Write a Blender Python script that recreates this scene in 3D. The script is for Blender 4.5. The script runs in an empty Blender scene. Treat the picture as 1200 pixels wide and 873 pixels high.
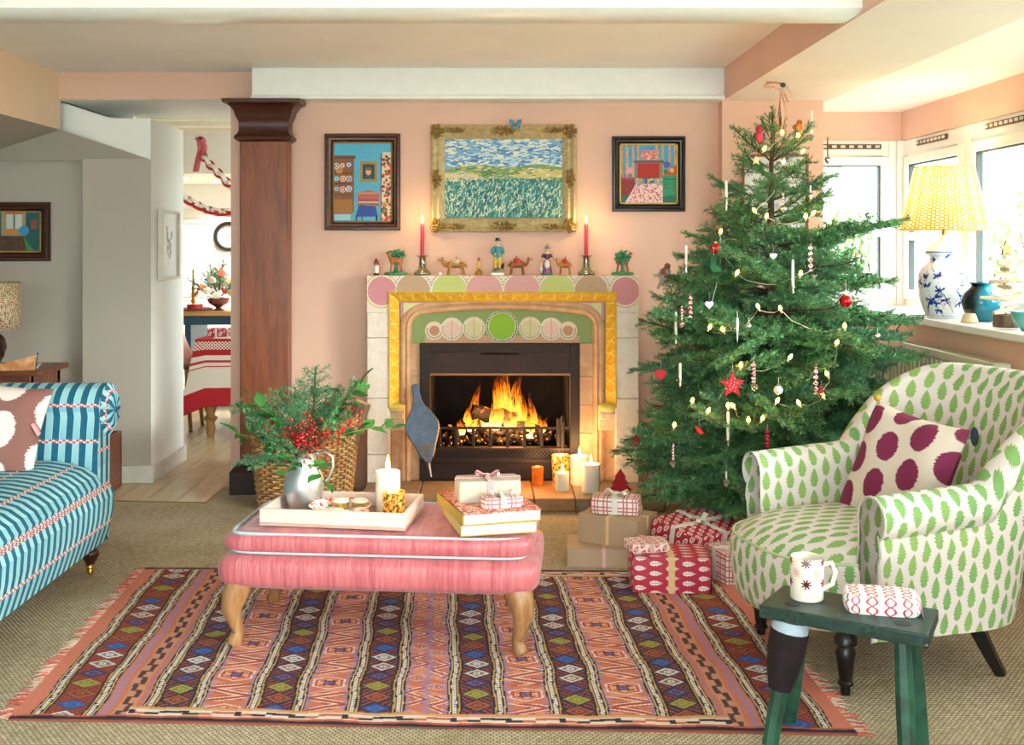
import bpy, bmesh, math, random
import numpy as np
from mathutils import Vector, Matrix

random.seed(7)
scene = bpy.context.scene
COL = scene.collection
PI = math.pi

# ------------------------------------------------------------------ camera
FPX, CH, VPX, VPY = 1296.0, 1.32, 575.0, 287.0
cam = bpy.data.cameras.new('camera')
cam.sensor_width = 36.0
cam.lens = FPX / 1200.0 * 36.0
cam.shift_x = (600.0 - VPX) / 1200.0
cam.shift_y = -(436.5 - VPY) / 1200.0
cam.clip_start = 0.05
cam.clip_end = 200
camo = bpy.data.objects.new('camera', cam)
COL.objects.link(camo)
camo.location = (0, 0, CH)
camo.rotation_euler = (PI / 2, 0, 0)
scene.camera = camo

# ------------------------------------------------------------------ sky, sun, exposure
world = bpy.data.worlds.new('sky')
scene.world = world
world.use_nodes = True
bg = world.node_tree.nodes['Background']
bg.inputs[0].default_value = (0.93, 0.97, 1.0, 1)
bg.inputs[1].default_value = 5.2

sun_l = bpy.data.lights.new('sun', 'SUN')
sun_l.energy = 4.5
sun_l.angle = math.radians(20)
sun_l.color = (1.0, 0.95, 0.88)
sun = bpy.data.objects.new('sun', sun_l)
COL.objects.link(sun)
sun.rotation_euler = Vector((-0.75, 0.60, -0.23)).to_track_quat('-Z', 'Y').to_euler()

vs = scene.view_settings
vs.view_transform = 'Standard'
vs.look = 'None'
vs.gamma = 1.0
vs.use_curve_mapping = False
vs.exposure = 0.95

def portal(name, loc, d, sx, sy):
    l = bpy.data.lights.new(name, 'AREA')
    l.shape = 'RECTANGLE'; l.size = sx; l.size_y = sy
    l.cycles.is_portal = True
    o = bpy.data.objects.new(name, l); COL.objects.link(o)
    o.location = loc
    o.rotation_euler = Vector(d).to_track_quat('-Z', 'Y').to_euler()
    return o
portal('window_portal_bay', (2.42, 2.64, 1.45), (-1, 0, 0), 7.6, 1.05)
portal('window_portal_bay_end', (2.1, 6.47, 1.45), (0, -1, 0), 0.6, 1.05)
portal('window_portal_front', (-0.1, -1.45, 1.12), (0, 1, 0), 4.4, 2.2)
portal('window_portal_dining', (-3.0, 10.63, 1.25), (0, -1, 0), 1.0, 1.0)
portal('window_portal_dining_side', (0.33, 8.6, 1.2), (-1, 0, 0), 3.4, 2.1)

# ------------------------------------------------------------------ pixel helpers
def P(u, v, Y):
    return Vector(((u - VPX) * Y / FPX, Y, CH - (v - VPY) * Y / FPX))
def G(u, v, z=0.0):
    Y = FPX * (CH - z) / (v - VPY)
    return Vector(((u - VPX) * Y / FPX, Y, z))

def lin(c):
    if isinstance(c, str):
        c = c.lstrip('#')
        c = tuple(int(c[i:i + 2], 16) / 255 for i in (0, 2, 4))
    f = lambda x: x / 12.92 if x <= 0.04045 else ((x + 0.055) / 1.055) ** 2.4
    return (f(c[0]), f(c[1]), f(c[2]), 1.0)

# ------------------------------------------------------------------ node expressions
class E:
    def __init__(s, b, sock): s.b, s.s = b, sock
    def _m(s, op, o=None, rev=False):
        return s.b.math(op, o, s) if rev else s.b.math(op, s, o)
    def __add__(s, o): return s._m('ADD', o)
    __radd__ = __add__
    def __sub__(s, o): return s._m('SUBTRACT', o)
    def __rsub__(s, o): return s._m('SUBTRACT', o, True)
    def __mul__(s, o): return s._m('MULTIPLY', o)
    __rmul__ = __mul__
    def __truediv__(s, o): return s._m('DIVIDE', o)
    def __lt__(s, o): return s._m('LESS_THAN', o)
    def __gt__(s, o): return s._m('GREATER_THAN', o)
    def fract(s): return s._m('FRACT')
    def floor(s): return s._m('FLOOR')
    def abs(s): return s._m('ABSOLUTE')
    def sin(s): return s._m('SINE')
    def sqrt(s): return s._m('SQRT')
    def min(s, o): return s._m('MINIMUM', o)
    def max(s, o): return s._m('MAXIMUM', o)
    def mod(s, o): return s._m('FLOORED_MODULO', o)
    def clamp(s):
        r = s._m('ADD', 0.0); r.s.node.use_clamp = True; return r
    def step(s, a, b):           # smoothstep a..b -> 0..1
        n = s.b.node('ShaderNodeMapRange'); n.interpolation_type = 'SMOOTHSTEP'
        s.b.plug(n.inputs[0], s); n.inputs[1].default_value = a; n.inputs[2].default_value = b
        return E(s.b, n.outputs[0])

class NB:
    def __init__(s, name):
        s.m = bpy.data.materials.new(name); s.m.use_nodes = True
        s.nt = s.m.node_tree; s.p = s.nt.nodes['Principled BSDF']
        s.out = s.nt.nodes['Material Output']; s._t = {}
    def node(s, t): return s.nt.nodes.new(t)
    def plug(s, inp, v):
        if isinstance(v, E): s.nt.links.new(v.s, inp)
        elif isinstance(v, str): inp.default_value = lin(v)
        elif isinstance(v, (tuple, list)) and len(v) == 3 and inp.type == 'RGBA': inp.default_value = (*v, 1)
        else: inp.default_value = v
    def math(s, op, a, b=None, c=None):
        n = s.node('ShaderNodeMath'); n.operation = op
        s.plug(n.inputs[0], a)
        if b is not None: s.plug(n.inputs[1], b)
        if c is not None: s.plug(n.inputs[2], c)
        return E(s, n.outputs[0])
    def coord(s, kind='Object'):
        if kind not in s._t:
            n = s.node('ShaderNodeTexCoord'); s._t[kind] = E(s, n.outputs[kind])
        return s._t[kind]
    def xyz(s, kind='Object'):
        n = s.node('ShaderNodeSeparateXYZ'); s.plug(n.inputs[0], s.coord(kind))
        return [E(s, o) for o in n.outputs]
    def vec(s, x, y, z=0.0):
        n = s.node('ShaderNodeCombineXYZ')
        for i, v in enumerate((x, y, z)): s.plug(n.inputs[i], v)
        return E(s, n.outputs[0])
    def noise(s, scale=5, detail=3, rough=0.5, vec=None, dist=0.0, col=False):
        n = s.node('ShaderNodeTexNoise')
        s.plug(n.inputs['Vector'], vec if vec is not None else s.coord())
        n.inputs['Scale'].default_value = scale; n.inputs['Detail'].default_value = detail
        n.inputs['Roughness'].default_value = rough; n.inputs['Distortion'].default_value = dist
        return E(s, n.outputs[1 if col else 0])
    def voronoi(s, scale=5, vec=None, feature='F1', out=0, rnd=1.0):
        n = s.node('ShaderNodeTexVoronoi'); n.feature = feature
        s.plug(n.inputs['Vector'], vec if vec is not None else s.coord())
        n.inputs['Scale'].default_value = scale; n.inputs['Randomness'].default_value = rnd
        return E(s, n.outputs[out])
    def wave(s, scale=5, dist=1.0, detail=2, vec=None, dscale=1.0, axis='X'):
        n = s.node('ShaderNodeTexWave'); n.bands_direction = axis
        s.plug(n.inputs['Vector'], vec if vec is not None else s.coord())
        n.inputs['Scale'].default_value = scale; n.inputs['Distortion'].default_value = dist
        n.inputs['Detail'].default_value = detail; n.inputs['Detail Scale'].default_value = dscale
        return E(s, n.outputs[1])
    def mix(s, f, a, b):
        n = s.node('ShaderNodeMix'); n.data_type = 'RGBA'
        s.plug(n.inputs[0], f); s.plug(n.inputs[6], a); s.plug(n.inputs[7], b)
        return E(s, n.outputs[2])
    def ramp(s, f, stops):
        n = s.node('ShaderNodeValToRGB'); s.plug(n.inputs[0], f)
        cr = n.color_ramp
        while len(cr.elements) < len(stops): cr.elements.new(0.5)
        for e, (p, c) in zip(cr.elements, stops): e.position = p; e.color = lin(c) if isinstance(c, str) else c
        return E(s, n.outputs[0])
    def attr(s, name='Col'):
        n = s.node('ShaderNodeAttribute'); n.attribute_name = name
        return E(s, n.outputs['Color'])
    def bump(s, h, strength=0.3, dist=0.01):
        n = s.node('ShaderNodeBump'); n.inputs['Strength'].default_value = strength
        n.inputs['Distance'].default_value = dist; s.plug(n.inputs['Height'], h)
        s.nt.links.new(n.outputs[0], s.p.inputs['Normal'])
    def done(s, col, rough=0.6, metal=0.0, **kw):
        s.plug(s.p.inputs['Base Color'], col); s.plug(s.p.inputs['Roughness'], rough)
        s.p.inputs['Metallic'].default_value = metal
        for k, v in kw.items(): s.plug(s.p.inputs[k.replace('_', ' ')], v)
        return s.m

_plain = {}
def plain(name, c, rough=0.6, metal=0.0, var=0.08, vscale=14, bump=0.0, bscale=60, **kw):
    if name in _plain: return _plain[name]
    b = NB(name)
    base = lin(c)
    n = b.noise(vscale, 3)
    lo = tuple(x * (1 - var) for x in base[:3]); hi = tuple(min(1, x * (1 + var)) for x in base[:3])
    col = b.mix(n.step(0.3, 0.7), lo, hi)
    if bump: b.bump(b.noise(bscale, 3), bump, 0.004)
    _plain[name] = b.done(col, rough, metal, **kw)
    return _plain[name]

def emis(name, c, strength):
    if name in _plain: return _plain[name]
    b = NB(name)
    b.done(c, 0.6, Emission_Color=c, Emission_Strength=strength)
    _plain[name] = b.m
    return b.m

def wood(name, c1, c2, rough=0.35, scale=6, axis='Z', **kw):
    if name in _plain: return _plain[name]
    b = NB(name)
    x, y, z = b.xyz()
    s = {'X': (0.12, 1, 1), 'Y': (1, 0.12, 1), 'Z': (1, 1, 0.12)}[axis]
    v = b.vec(x * s[0], y * s[1], z * s[2])
    g = b.noise(scale * 4, 5, 0.6, v, 0.6)
    g2 = b.noise(scale * 18, 3, 0.6, v)
    col = b.mix((g * 0.7 + g2 * 0.3).step(0.32, 0.68), c1, c2)
    b.bump(g2, 0.08, 0.003)
    _plain[name] = b.done(col, rough, **kw)
    return _plain[name]

def glass_mat(name, tint='#ffffff', tr=0.9, rough=0.02):
    if name in _plain: return _plain[name]
    b = NB(name)
    t = b.node('ShaderNodeBsdfTransparent'); t.inputs[0].default_value = lin(tint)
    g = b.node('ShaderNodeBsdfGlossy'); g.inputs['Roughness'].default_value = rough
    m = b.node('ShaderNodeMixShader'); m.inputs[0].default_value = 1 - tr
    b.nt.links.new(t.outputs[0], m.inputs[1]); b.nt.links.new(g.outputs[0], m.inputs[2])
    b.nt.links.new(m.outputs[0], b.out.inputs[0])
    _plain[name] = b.m
    return b.m

# ------------------------------------------------------------------ mesh builder
class MB:
    def __init__(s):
        s.v, s.f, s.uv, s.mi, s.cur, s.has_uv = [], [], [], [], 0, False
    def _add(s, vs, fs, uvs=None):
        o = len(s.v)
        s.v.extend(tuple(x) for x in vs)
        s.uv.extend(uvs if uvs else [(0, 0)] * len(vs))
        if uvs: s.has_uv = True
        s.f.extend(tuple(i + o for i in f) for f in fs)
        s.mi.extend([s.cur] * len(fs))
        return s
    def box(s, c, d, rot=None):
        hx, hy, hz = d[0] / 2, d[1] / 2, d[2] / 2
        vs = [Vector((x, y, z)) for x in (-hx, hx) for y in (-hy, hy) for z in (-hz, hz)]
        if rot is not None: vs = [rot @ v for v in vs]
        c = Vector(c)
        return s._add([v + c for v in vs], [(0, 1, 3, 2), (4, 6, 7, 5), (0, 4, 5, 1), (2, 3, 7, 6), (0, 2, 6, 4), (1, 5, 7, 3)])
    def bb(s, x0, x1, y0, y1, z0, z1):
        return s.box(((x0 + x1) / 2, (y0 + y1) / 2, (z0 + z1) / 2), (abs(x1 - x0), abs(y1 - y0), abs(z1 - z0)))
    def poly(s, pts, uvs=None): return s._add(pts, [tuple(range(len(pts)))], uvs)
    def grid(s, rows, uvs=None, cu=False, cv=False):
        R, C = len(rows), len(rows[0])
        vs = [p for r in rows for p in r]
        fs = []
        for i in range(R if cv else R - 1):
            for j in range(C if cu else C - 1):
                a = i * C + j; b = i * C + (j + 1) % C
                d = ((i + 1) % R) * C + j; c = ((i + 1) % R) * C + (j + 1) % C
                fs.append((a, b, c, d))
        return s._add(vs, fs, [q for r in uvs for q in r] if uvs else None)
    def tube(s, path, rad, n=8, cap=True, closed=False, flat=1.0):
        path = [Vector(p) for p in path]; N = len(path)
        if not isinstance(rad, (list, tuple)): rad = [rad] * N
        rows = []; prev = None
        for i, p in enumerate(path):
            if closed: t = path[(i + 1) % N] - path[i - 1]
            else: t = path[min(i + 1, N - 1)] - path[max(i - 1, 0)]
            if t.length < 1e-9: t = Vector((0, 0, 1))
            t.normalize()
            if prev is None:
                a = Vector((0, 0, 1)) if abs(t.z) < 0.9 else Vector((1, 0, 0))
                x = t.cross(a).normalized()
            else:
                x = prev - t * prev.dot(t)
                x = x.normalized() if x.length > 1e-6 else t.orthogonal().normalized()
            prev = x; y = t.cross(x)
            rows.append([p + (x * math.cos(2 * PI * k / n) + y * math.sin(2 * PI * k / n) * flat) * rad[i] for k in range(n)])
        o = len(s.v)
        s.grid(rows, cu=True, cv=closed)
        if cap and not closed:
            s.f.append(tuple(o + k for k in range(n))[::-1]); s.mi.append(s.cur)
            s.f.append(tuple(o + (N - 1) * n + k for k in range(n))); s.mi.append(s.cur)
        return s
    def lathe(s, prof, n=24, c=(0, 0, 0), rot=None, uvscale=None, cap=True):
        c = Vector(c); rows = []; uvs = []
        L = 0; pr = None
        for r, z in prof:
            if pr: L += math.hypot(r - pr[0], z - pr[1])
            pr = (r, z)
            row = []; ur = []
            for k in range(n + (1 if uvscale else 0)):
                a = 2 * PI * k / n
                p = Vector((r * math.cos(a), r * math.sin(a), z))
                if rot is not None: p = rot @ p
                row.append(p + c); ur.append((k / n, L))
            rows.append(row); uvs.append(ur)
        o = len(s.v); m = len(rows[0])
        s.grid(rows, uvs if uvscale else None, cu=not uvscale)
        if cap:
            if prof[0][0] > 1e-5: s.f.append(tuple(o + k for k in range(m))[::-1]); s.mi.append(s.cur)
            if prof[-1][0] > 1e-5: s.f.append(tuple(o + (len(rows) - 1) * m + k for k in range(m))); s.mi.append(s.cur)
        return s
    def ell(s, c, r, n=14, m=9, rot=None):
        if not isinstance(r, (tuple, list)): r = (r, r, r)
        c = Vector(c); rows = []
        for i in range(m + 1):
            th = PI * i / m
            row = []
            for k in range(n):
                a = 2 * PI * k / n
                p = Vector((r[0] * math.sin(th) * math.cos(a), r[1] * math.sin(th) * math.sin(a), -r[2] * math.cos(th)))
                if rot is not None: p = rot @ p
                row.append(p + c)
            rows.append(row)
        return s.grid(rows, cu=True)
    def prism(s, pts, d):          # pts: list of 3D points, d: extrusion vector
        n = len(pts); d = Vector(d); pts = [Vector(p) for p in pts]
        vs = pts + [p + d for p in pts]
        fs = [tuple(range(n))[::-1], tuple(range(n, 2 * n))]
        fs += [(i, (i + 1) % n, n + (i + 1) % n, n + i) for i in range(n)]
        return s._add(vs, fs)
    def mesh(s, name, mats, smooth=True, angle=38, recalc=True, merge=False):
        me = bpy.data.meshes.new(name)
        me.from_pydata(s.v, [], s.f)
        if s.has_uv:
            l = me.uv_layers.new(name='UVMap')
            idx = np.empty(len(me.loops), dtype=np.int32); me.loops.foreach_get('vertex_index', idx)
            l.data.foreach_set('uv', np.array(s.uv, dtype=np.float32)[idx].ravel())
        if not isinstance(mats, (list, tuple)): mats = [mats]
        for m in mats: me.materials.append(m)
        if len(mats) > 1: me.polygons.foreach_set('material_index', s.mi)
        if recalc or merge:
            bm = bmesh.new(); bm.from_mesh(me)
            if merge or not s.has_uv: bmesh.ops.remove_doubles(bm, verts=bm.verts, dist=1e-6)
            if recalc: bmesh.ops.recalc_face_normals(bm, faces=bm.faces)
            bm.to_mesh(me); bm.free()
        if smooth:
            me.polygons.foreach_set('use_smooth', [True] * len(me.polygons))
            me.set_sharp_from_angle(angle=math.radians(angle))
        me.update()
        return me
    def build(s, name, mats, parent=None, loc=None, rot=None, bevel=0, seg=2, subsurf=0, remesh=0, smooth=True, angle=38, recalc=True, wn=False):
        me = s.mesh(name, mats, smooth, angle, recalc)
        o = bpy.data.objects.new(name, me); COL.objects.link(o)
        if parent: o.parent = parent
        if loc is not None: o.location = loc
        if rot is not None: o.rotation_euler = rot
        if bevel:
            m = o.modifiers.new('bevel', 'BEVEL'); m.width = bevel; m.segments = seg; m.limit_method = 'ANGLE'; m.harden_normals = False
        if remesh:
            m = o.modifiers.new('remesh', 'REMESH'); m.mode = 'VOXEL'; m.voxel_size = remesh; m.use_smooth_shade = True
            m = o.modifiers.new('smooth', 'SMOOTH'); m.factor = 0.6; m.iterations = 3
        if subsurf:
            m = o.modifiers.new('subsurf', 'SUBSURF'); m.levels = subsurf; m.render_levels = subsurf
        return o

def tag(o, label=None, cat=None, group=None, kind=None):
    if label: o['label'] = label
    if cat: o['category'] = cat
    if group: o['group'] = group
    if kind: o['kind'] = kind
    return o
def thing(name, label, cat, loc=(0, 0, 0), rotz=0.0, group=None):
    o = bpy.data.objects.new(name, None); COL.objects.link(o)
    o.empty_display_size = 0.05
    o.location = loc; o.rotation_euler = (0, 0, rotz)
    return tag(o, label, cat, group)
def copy_tree(o, parent=None):
    c = o.copy(); COL.objects.link(c); c.parent = parent
    for ch in list(o.children): copy_tree(ch, c)
    return c
def linked(mesh, name, parent=None, loc=(0, 0, 0), rot=(0, 0, 0), scale=None):
    o = bpy.data.objects.new(name, mesh); COL.objects.link(o)
    o.parent = parent; o.location = loc
    if isinstance(rot, Matrix): o.rotation_euler = rot.to_euler()
    else: o.rotation_euler = rot
    if scale is not None: o.scale = scale if isinstance(scale, (tuple, list, Vector)) else (scale,) * 3
    return o
def struct(o, label=None):
    o['kind'] = 'structure'
    if label: o['label'] = label
    return o
def rotm(ax, a): return Matrix.Rotation(a, 3, ax)
def dirm(d, up=(0, 0, 1)):       # matrix with +Z along d
    return Vector(d).to_track_quat('Z', 'Y').to_matrix()
def smoothstep(a, b, x):
    t = max(0, min(1, (x - a) / (b - a))); return t * t * (3 - 2 * t)

# ------------------------------------------------------------------ small raster painter for flat prints
class Canvas:
    def __init__(s, w, h, bgc, W=1.0, H=1.0):
        s.w, s.h, s.W, s.H = w, h, W, H
        s.a = np.zeros((h, w, 3), dtype=np.float32); s.a[:] = lin(bgc)[:3]
        xs = np.linspace(0, W, w); ys = np.linspace(0, H, h)
        s.X, s.Y = np.meshgrid(xs, ys)            # y up
    def put(s, m, c): s.a[m] = lin(c)[:3]; return s
    def rect(s, x0, x1, y0, y1, c): return s.put((s.X >= x0) & (s.X <= x1) & (s.Y >= y0) & (s.Y <= y1), c)
    def circ(s, x, y, r, c, ry=None): return s.put(((s.X - x) / r) ** 2 + ((s.Y - y) / (ry or r)) ** 2 <= 1, c)
    def line(s, x0, y0, x1, y1, w, c):
        dx, dy = x1 - x0, y1 - y0; L2 = dx * dx + dy * dy + 1e-12
        t = np.clip(((s.X - x0) * dx + (s.Y - y0) * dy) / L2, 0, 1)
        return s.put((s.X - x0 - t * dx) ** 2 + (s.Y - y0 - t * dy) ** 2 <= (w / 2) ** 2, c)
    def poly(s, pts, c):
        m = np.zeros(s.X.shape, bool); n = len(pts)
        for i in range(n):
            x0, y0 = pts[i]; x1, y1 = pts[(i + 1) % n]
            cond = ((y0 > s.Y) != (y1 > s.Y))
            with np.errstate(divide='ignore', invalid='ignore'):
                xi = (x1 - x0) * (s.Y - y0) / (y1 - y0 if y1 != y0 else 1e-9) + x0
            m ^= cond & (s.X < xi)
        return s.put(m, c)
    def jitter(s, amt, seed=0):
        r = np.random.RandomState(seed)
        s.a *= (1 + amt * (r.rand(s.h, s.w, 1) - 0.5) * 2)
        s.a = np.clip(s.a, 0, 1); return s

def attr_mat(name, rough=0.7, bumpscale=0, bstr=0.2):
    if name in _plain: return _plain[name]
    b = NB(name)
    if bumpscale: b.bump(b.noise(bumpscale, 2), bstr, 0.003)
    _plain[name] = b.done(b.attr('Col'), rough)
    return _plain[name]

def canvas_obj(cv, name, mat, fn, parent=None, loc=None, mask=None):
    """grid whose vertices carry the canvas colours; fn(x, y arrays in canvas units) -> (n,3) local positions"""
    h, w = cv.h, cv.w
    co = np.asarray(fn(cv.X.ravel(), cv.Y.ravel()), dtype=np.float32)
    me = bpy.data.meshes.new(name)
    i, j = np.meshgrid(np.arange(h - 1), np.arange(w - 1), indexing='ij')
    a = (i * w + j).ravel()
    q = np.stack([a, a + 1, a + w + 1, a + w], 1).astype(np.int32)
    if mask is not None: q = q[mask.ravel()[a]]
    nf = len(q)
    me.vertices.add(h * w); me.vertices.foreach_set('co', co.ravel())
    me.loops.add(nf * 4); me.loops.foreach_set('vertex_index', q.ravel())
    me.polygons.add(nf)
    me.polygons.foreach_set('loop_start', np.arange(nf, dtype=np.int32) * 4)
    me.polygons.foreach_set('use_smooth', np.ones(nf, bool))
    ca = me.color_attributes.new('Col', 'FLOAT_COLOR', 'POINT')
    ca.data.foreach_set('color', np.concatenate([cv.a.reshape(-1, 3), np.ones((h * w, 1), np.float32)], 1).ravel())
    me.update(calc_edges=True); me.validate()
    me.materials.append(mat)
    o = bpy.data.objects.new(name, me); COL.objects.link(o)
    if parent: o.parent = parent
    if loc is not None: o.location = loc
    return o
# ================================================================== ROOM SHELL
def wallpaint(name, c, rough=0.75):
    return plain(name, c, rough, var=0.025, vscale=2.5, bump=0.05, bscale=45)
PINK = wallpaint('pink_paint', '#e7bda8')
PINK_CEIL = wallpaint('pale_pink_ceiling', '#f3e2da')
PEACH = wallpaint('peach_paint', '#efd3ba')
WHITE = wallpaint('white_paint', '#f7f6f3')
CEIL = wallpaint('ceiling_paint', '#f8f6f5')
SHADE_GREY = wallpaint('shade_grey_paint', '#b9b0a5')  # darkened grey: shade of the alcove and pier put into the colour
GLOSSW = plain('white_gloss', '#f2f1ec', 0.35, var=0.02)
DKBASE = plain('dark_skirting', '#2a1d18', 0.4)

CZ = 2.26      # main ceiling
LZ = 2.09      # low ceiling, underside of the drops

def S(name, mb, mats, label=None, bevel=0.0, parent=None):
    o = mb.build(name, mats, parent=parent, bevel=bevel)
    if parent is None: struct(o, label)
    return o

# ---- floor slab, oak boards of the passage, wall-to-wall sisal
S('floor', MB().bb(-4.0, 2.7, -1.6, 10.8, -0.15, -0.014), plain('screed', '#6b6257', 0.9))
floor = bpy.data.objects['floor']
oak = wood('oak_boards', '#b89a74', '#d9c19b', 0.3, 4, 'Y')
mb = MB(); mb.bb(-0.078, 0.078, -2.5, 2.5, -0.0135, 0.0)
pm = mb.mesh('plank', oak)
for i in range(19):
    linked(pm, 'plank', floor, (-3.62 + 0.16 * i, 8.05 + (0.13 if i % 2 else 0), 0))
pm2 = MB().bb(-0.078, 0.078, -0.0, 0.62, -0.0135, 0.0).mesh('plank', oak)

b = NB('sisal_weave')
x, y, z = b.xyz()
row = (y * 95.0)
xo = x * 62.0 + (row.floor().mod(2.0)) * 0.5
cx = (xo.fract() - 0.5).abs(); cy = (row.fract() - 0.5).abs()
h = (1.0 - (cx * 2.0) * (cx * 2.0)) * (1.0 - (cy * 2.0) * (cy * 2.0))
n1 = b.noise(3.0, 3); n2 = b.noise(160, 2); n3 = b.noise(40, 2)
col = b.mix((n1 * 0.3 + n2 * 0.45 + n3 * 0.35 - 0.05).step(0.3, 0.75), '#ae9872', '#efe2c6')
col = b.mix((h.step(0.05, 0.6) * 1.0), '#7a6a50', col)
b.bump(h, 0.6, 0.006)
SISAL = b.done(col, 0.9)
c1, c2, c3 = G(263, 571), G(241, 590), G(128, 588)
pts = [(-3.7, -1.5, -0.014), (2.16, -1.5, -0.014), (2.16, 6.3, -0.014), (1.5, 6.3, -0.014), (1.5, 6.02, -0.014), (-1.40, 6.02, -0.014),
       (c1.x, c1.y, -0.014), (c2.x, c2.y, -0.014), (c3.x, c3.y, -0.014), (-3.7, c3.y, -0.014)]
S('floor_carpet', MB().prism(pts, (0, 0, 0.017)), SISAL, 'beige woven sisal carpet covering the living room floor')
tr = MB(); tr.tube([c1 + Vector((0, 0, .004)), c2 + Vector((0, 0, .004)), c3 + Vector((0, 0, .004))], 0.004, 6)
S('trim_1', tr, plain('brass_strip', '#c9a35a', 0.3, 1.0))

# ---- back wall with the fireplace hole
mb = MB()
mb.bb(-1.41, -0.40, 6.0, 6.55, -0.014, 2.3); mb.bb(0.50, 1.30, 6.0, 6.55, -0.014, 2.3)
mb.bb(-0.40, 0.50, 6.0, 6.55, 0.82, 2.3); mb.bb(-0.40, 0.50, 6.0, 6.55, -0.014, 0.05)
mb.bb(-0.40, 0.50, 6.52, 6.55, 0.05, 0.82)
S('wall_back', mb, PINK)
# pier between the chimney wall and the bay
S('wall_pier', MB().bb(1.235, 1.775, 5.9, 6.7, -0.014, 2.3), PINK)
# bay: end wall and long side wall
mb = MB(); mb.bb(1.775, 2.60, 6.44, 6.56, -0.014, 0.95); mb.bb(1.775, 2.60, 6.44, 6.56, 1.926, 2.3)
mb.bb(1.775, 2.14, 6.32, 6.44, -0.014, 0.93)
S('wall_bay_end', mb, PINK)
mb = MB(); mb.bb(2.14, 2.50, -1.5, 6.44, -0.014, 0.93); mb.bb(2.39, 2.50, -1.5, 6.44, 1.926, 2.3); mb.bb(2.39, 2.5, -1.5, -1.16, .93, 1.926)
S('wall_right', mb, PINK)
mb = MB(); mb.bb(2.095, 2.40, -1.5, 6.44, 0.93, 0.968); mb.bb(1.775, 2.12, 6.27, 6.44, 0.93, 0.968)
S('trim_2', mb, GLOSSW, 'white painted windowsill along the bay', 0.006)
S('baseboard_right', MB().bb(2.12, 2.14, -1.5, 6.32, 0.003, 0.10), DKBASE, None, 0.004)
# ceilings and drops
S('ceiling', MB().bb(-3.85, 1.30, -1.6, 6.9, CZ, CZ + 0.05), CEIL)
mb = MB(); mb.bb(1.24, 1.80, -1.5, 6.0, LZ, 2.3)
lc = S('ceiling_low', mb, [PINK, PINK_CEIL])
for p in lc.data.polygons:
    if p.normal.z < -0.5: p.material_index = 1
S('ceiling_bay', MB().bb(1.795, 2.45, -1.5, 6.5, LZ + 0.004, 2.3), WHITE)
mb = MB(); mb.bb(-1.266, 1.24, 5.86, 6.0, 2.112, CZ); mb.bb(-1.266, 1.24, 5.835, 6.0, LZ, 2.112)
S('trim_3', mb, GLOSSW, 'white boxed beam along the top of the fireplace wall', 0.004)
mb = MB()
prof = [(3.69, 2.30), (3.69, 2.112), (3.72, 2.095), (3.87, 2.095), (3.90, 2.112), (3.90, 2.30)]
mb.prism([(-2.36, yy, zz) for yy, zz in prof], (3.60, 0, 0))
S('trim_4', mb, GLOSSW, 'white boxed ceiling beam crossing the room')
mb = MB(); mb.bb(-2.36, -1.266, 6.02, 6.86, 2.112, 2.33)
ld = S('wall_lintel', mb, [PINK, WHITE])
for p in ld.data.polygons:
    if p.normal.y > -0.5: p.material_index = 1
S('wall_left', MB().bb(-2.5, -2.352, -1.5, 6.05, 1.95, 2.3), PEACH)
# alcove behind and left of the sofa
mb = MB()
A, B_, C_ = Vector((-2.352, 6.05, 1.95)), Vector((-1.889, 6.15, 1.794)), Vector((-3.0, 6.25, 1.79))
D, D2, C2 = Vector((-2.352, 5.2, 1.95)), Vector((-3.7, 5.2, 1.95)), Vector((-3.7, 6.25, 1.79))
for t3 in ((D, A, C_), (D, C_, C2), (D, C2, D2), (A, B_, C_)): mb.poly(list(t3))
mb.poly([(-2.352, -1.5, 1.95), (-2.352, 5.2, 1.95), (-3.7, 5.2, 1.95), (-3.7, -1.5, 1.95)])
struct(mb.build('ceiling_alcove', SHADE_GREY, smooth=False, recalc=False))
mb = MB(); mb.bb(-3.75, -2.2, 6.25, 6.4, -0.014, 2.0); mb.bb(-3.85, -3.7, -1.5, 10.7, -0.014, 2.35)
S('wall_alcove', mb, SHADE_GREY)
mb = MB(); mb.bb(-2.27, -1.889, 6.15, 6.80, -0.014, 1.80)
pr = S('wall_jamb', mb, [SHADE_GREY, WHITE])  # front takes the shade-darkened grey, passage side stays white
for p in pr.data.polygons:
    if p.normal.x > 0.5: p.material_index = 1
f = [P(75, 117, 6.06), P(75, 153, 6.06), P(177.5, 187, 6.15), P(177.5, 139, 6.15), P(128, 138, 6.12)]
f[2].x = -1.889; f[3].x = -1.889
for q in f: q.y = 6.145
f[0].z += .01
f[0].x = f[1].x = -2.42; f[1].z += .01
S('wall_bulkhead', MB().prism(f, (0, 0.65, 0)), WHITE)
mb = MB(); mb.bb(-2.29, -1.872, 6.13, 6.15, 0.0, 0.095); mb.bb(-1.889, -1.87, 6.15, 6.80, 0.0, 0.095); mb.bb(-3.7, -2.29, 6.23, 6.25, 0, .095)
S('baseboard_left', mb, plain('skirting_grey', '#dedad3', 0.5), None, 0.003)
# wall behind the camera with a broad window, left end closed by the alcove wall
mb = MB(); mb.bb(-3.8, -2.3, -1.6, -1.5, -0.014, 2.3); mb.bb(2.1, 2.5, -1.6, -1.5, -0.014, 2.3)
mb.bb(-2.3, 2.1, -1.6, -1.5, -0.014, 0.02); mb.bb(-2.3, 2.1, -1.6, -1.5, 2.22, 2.3)
S('wall_front', mb, PINK)
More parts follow.
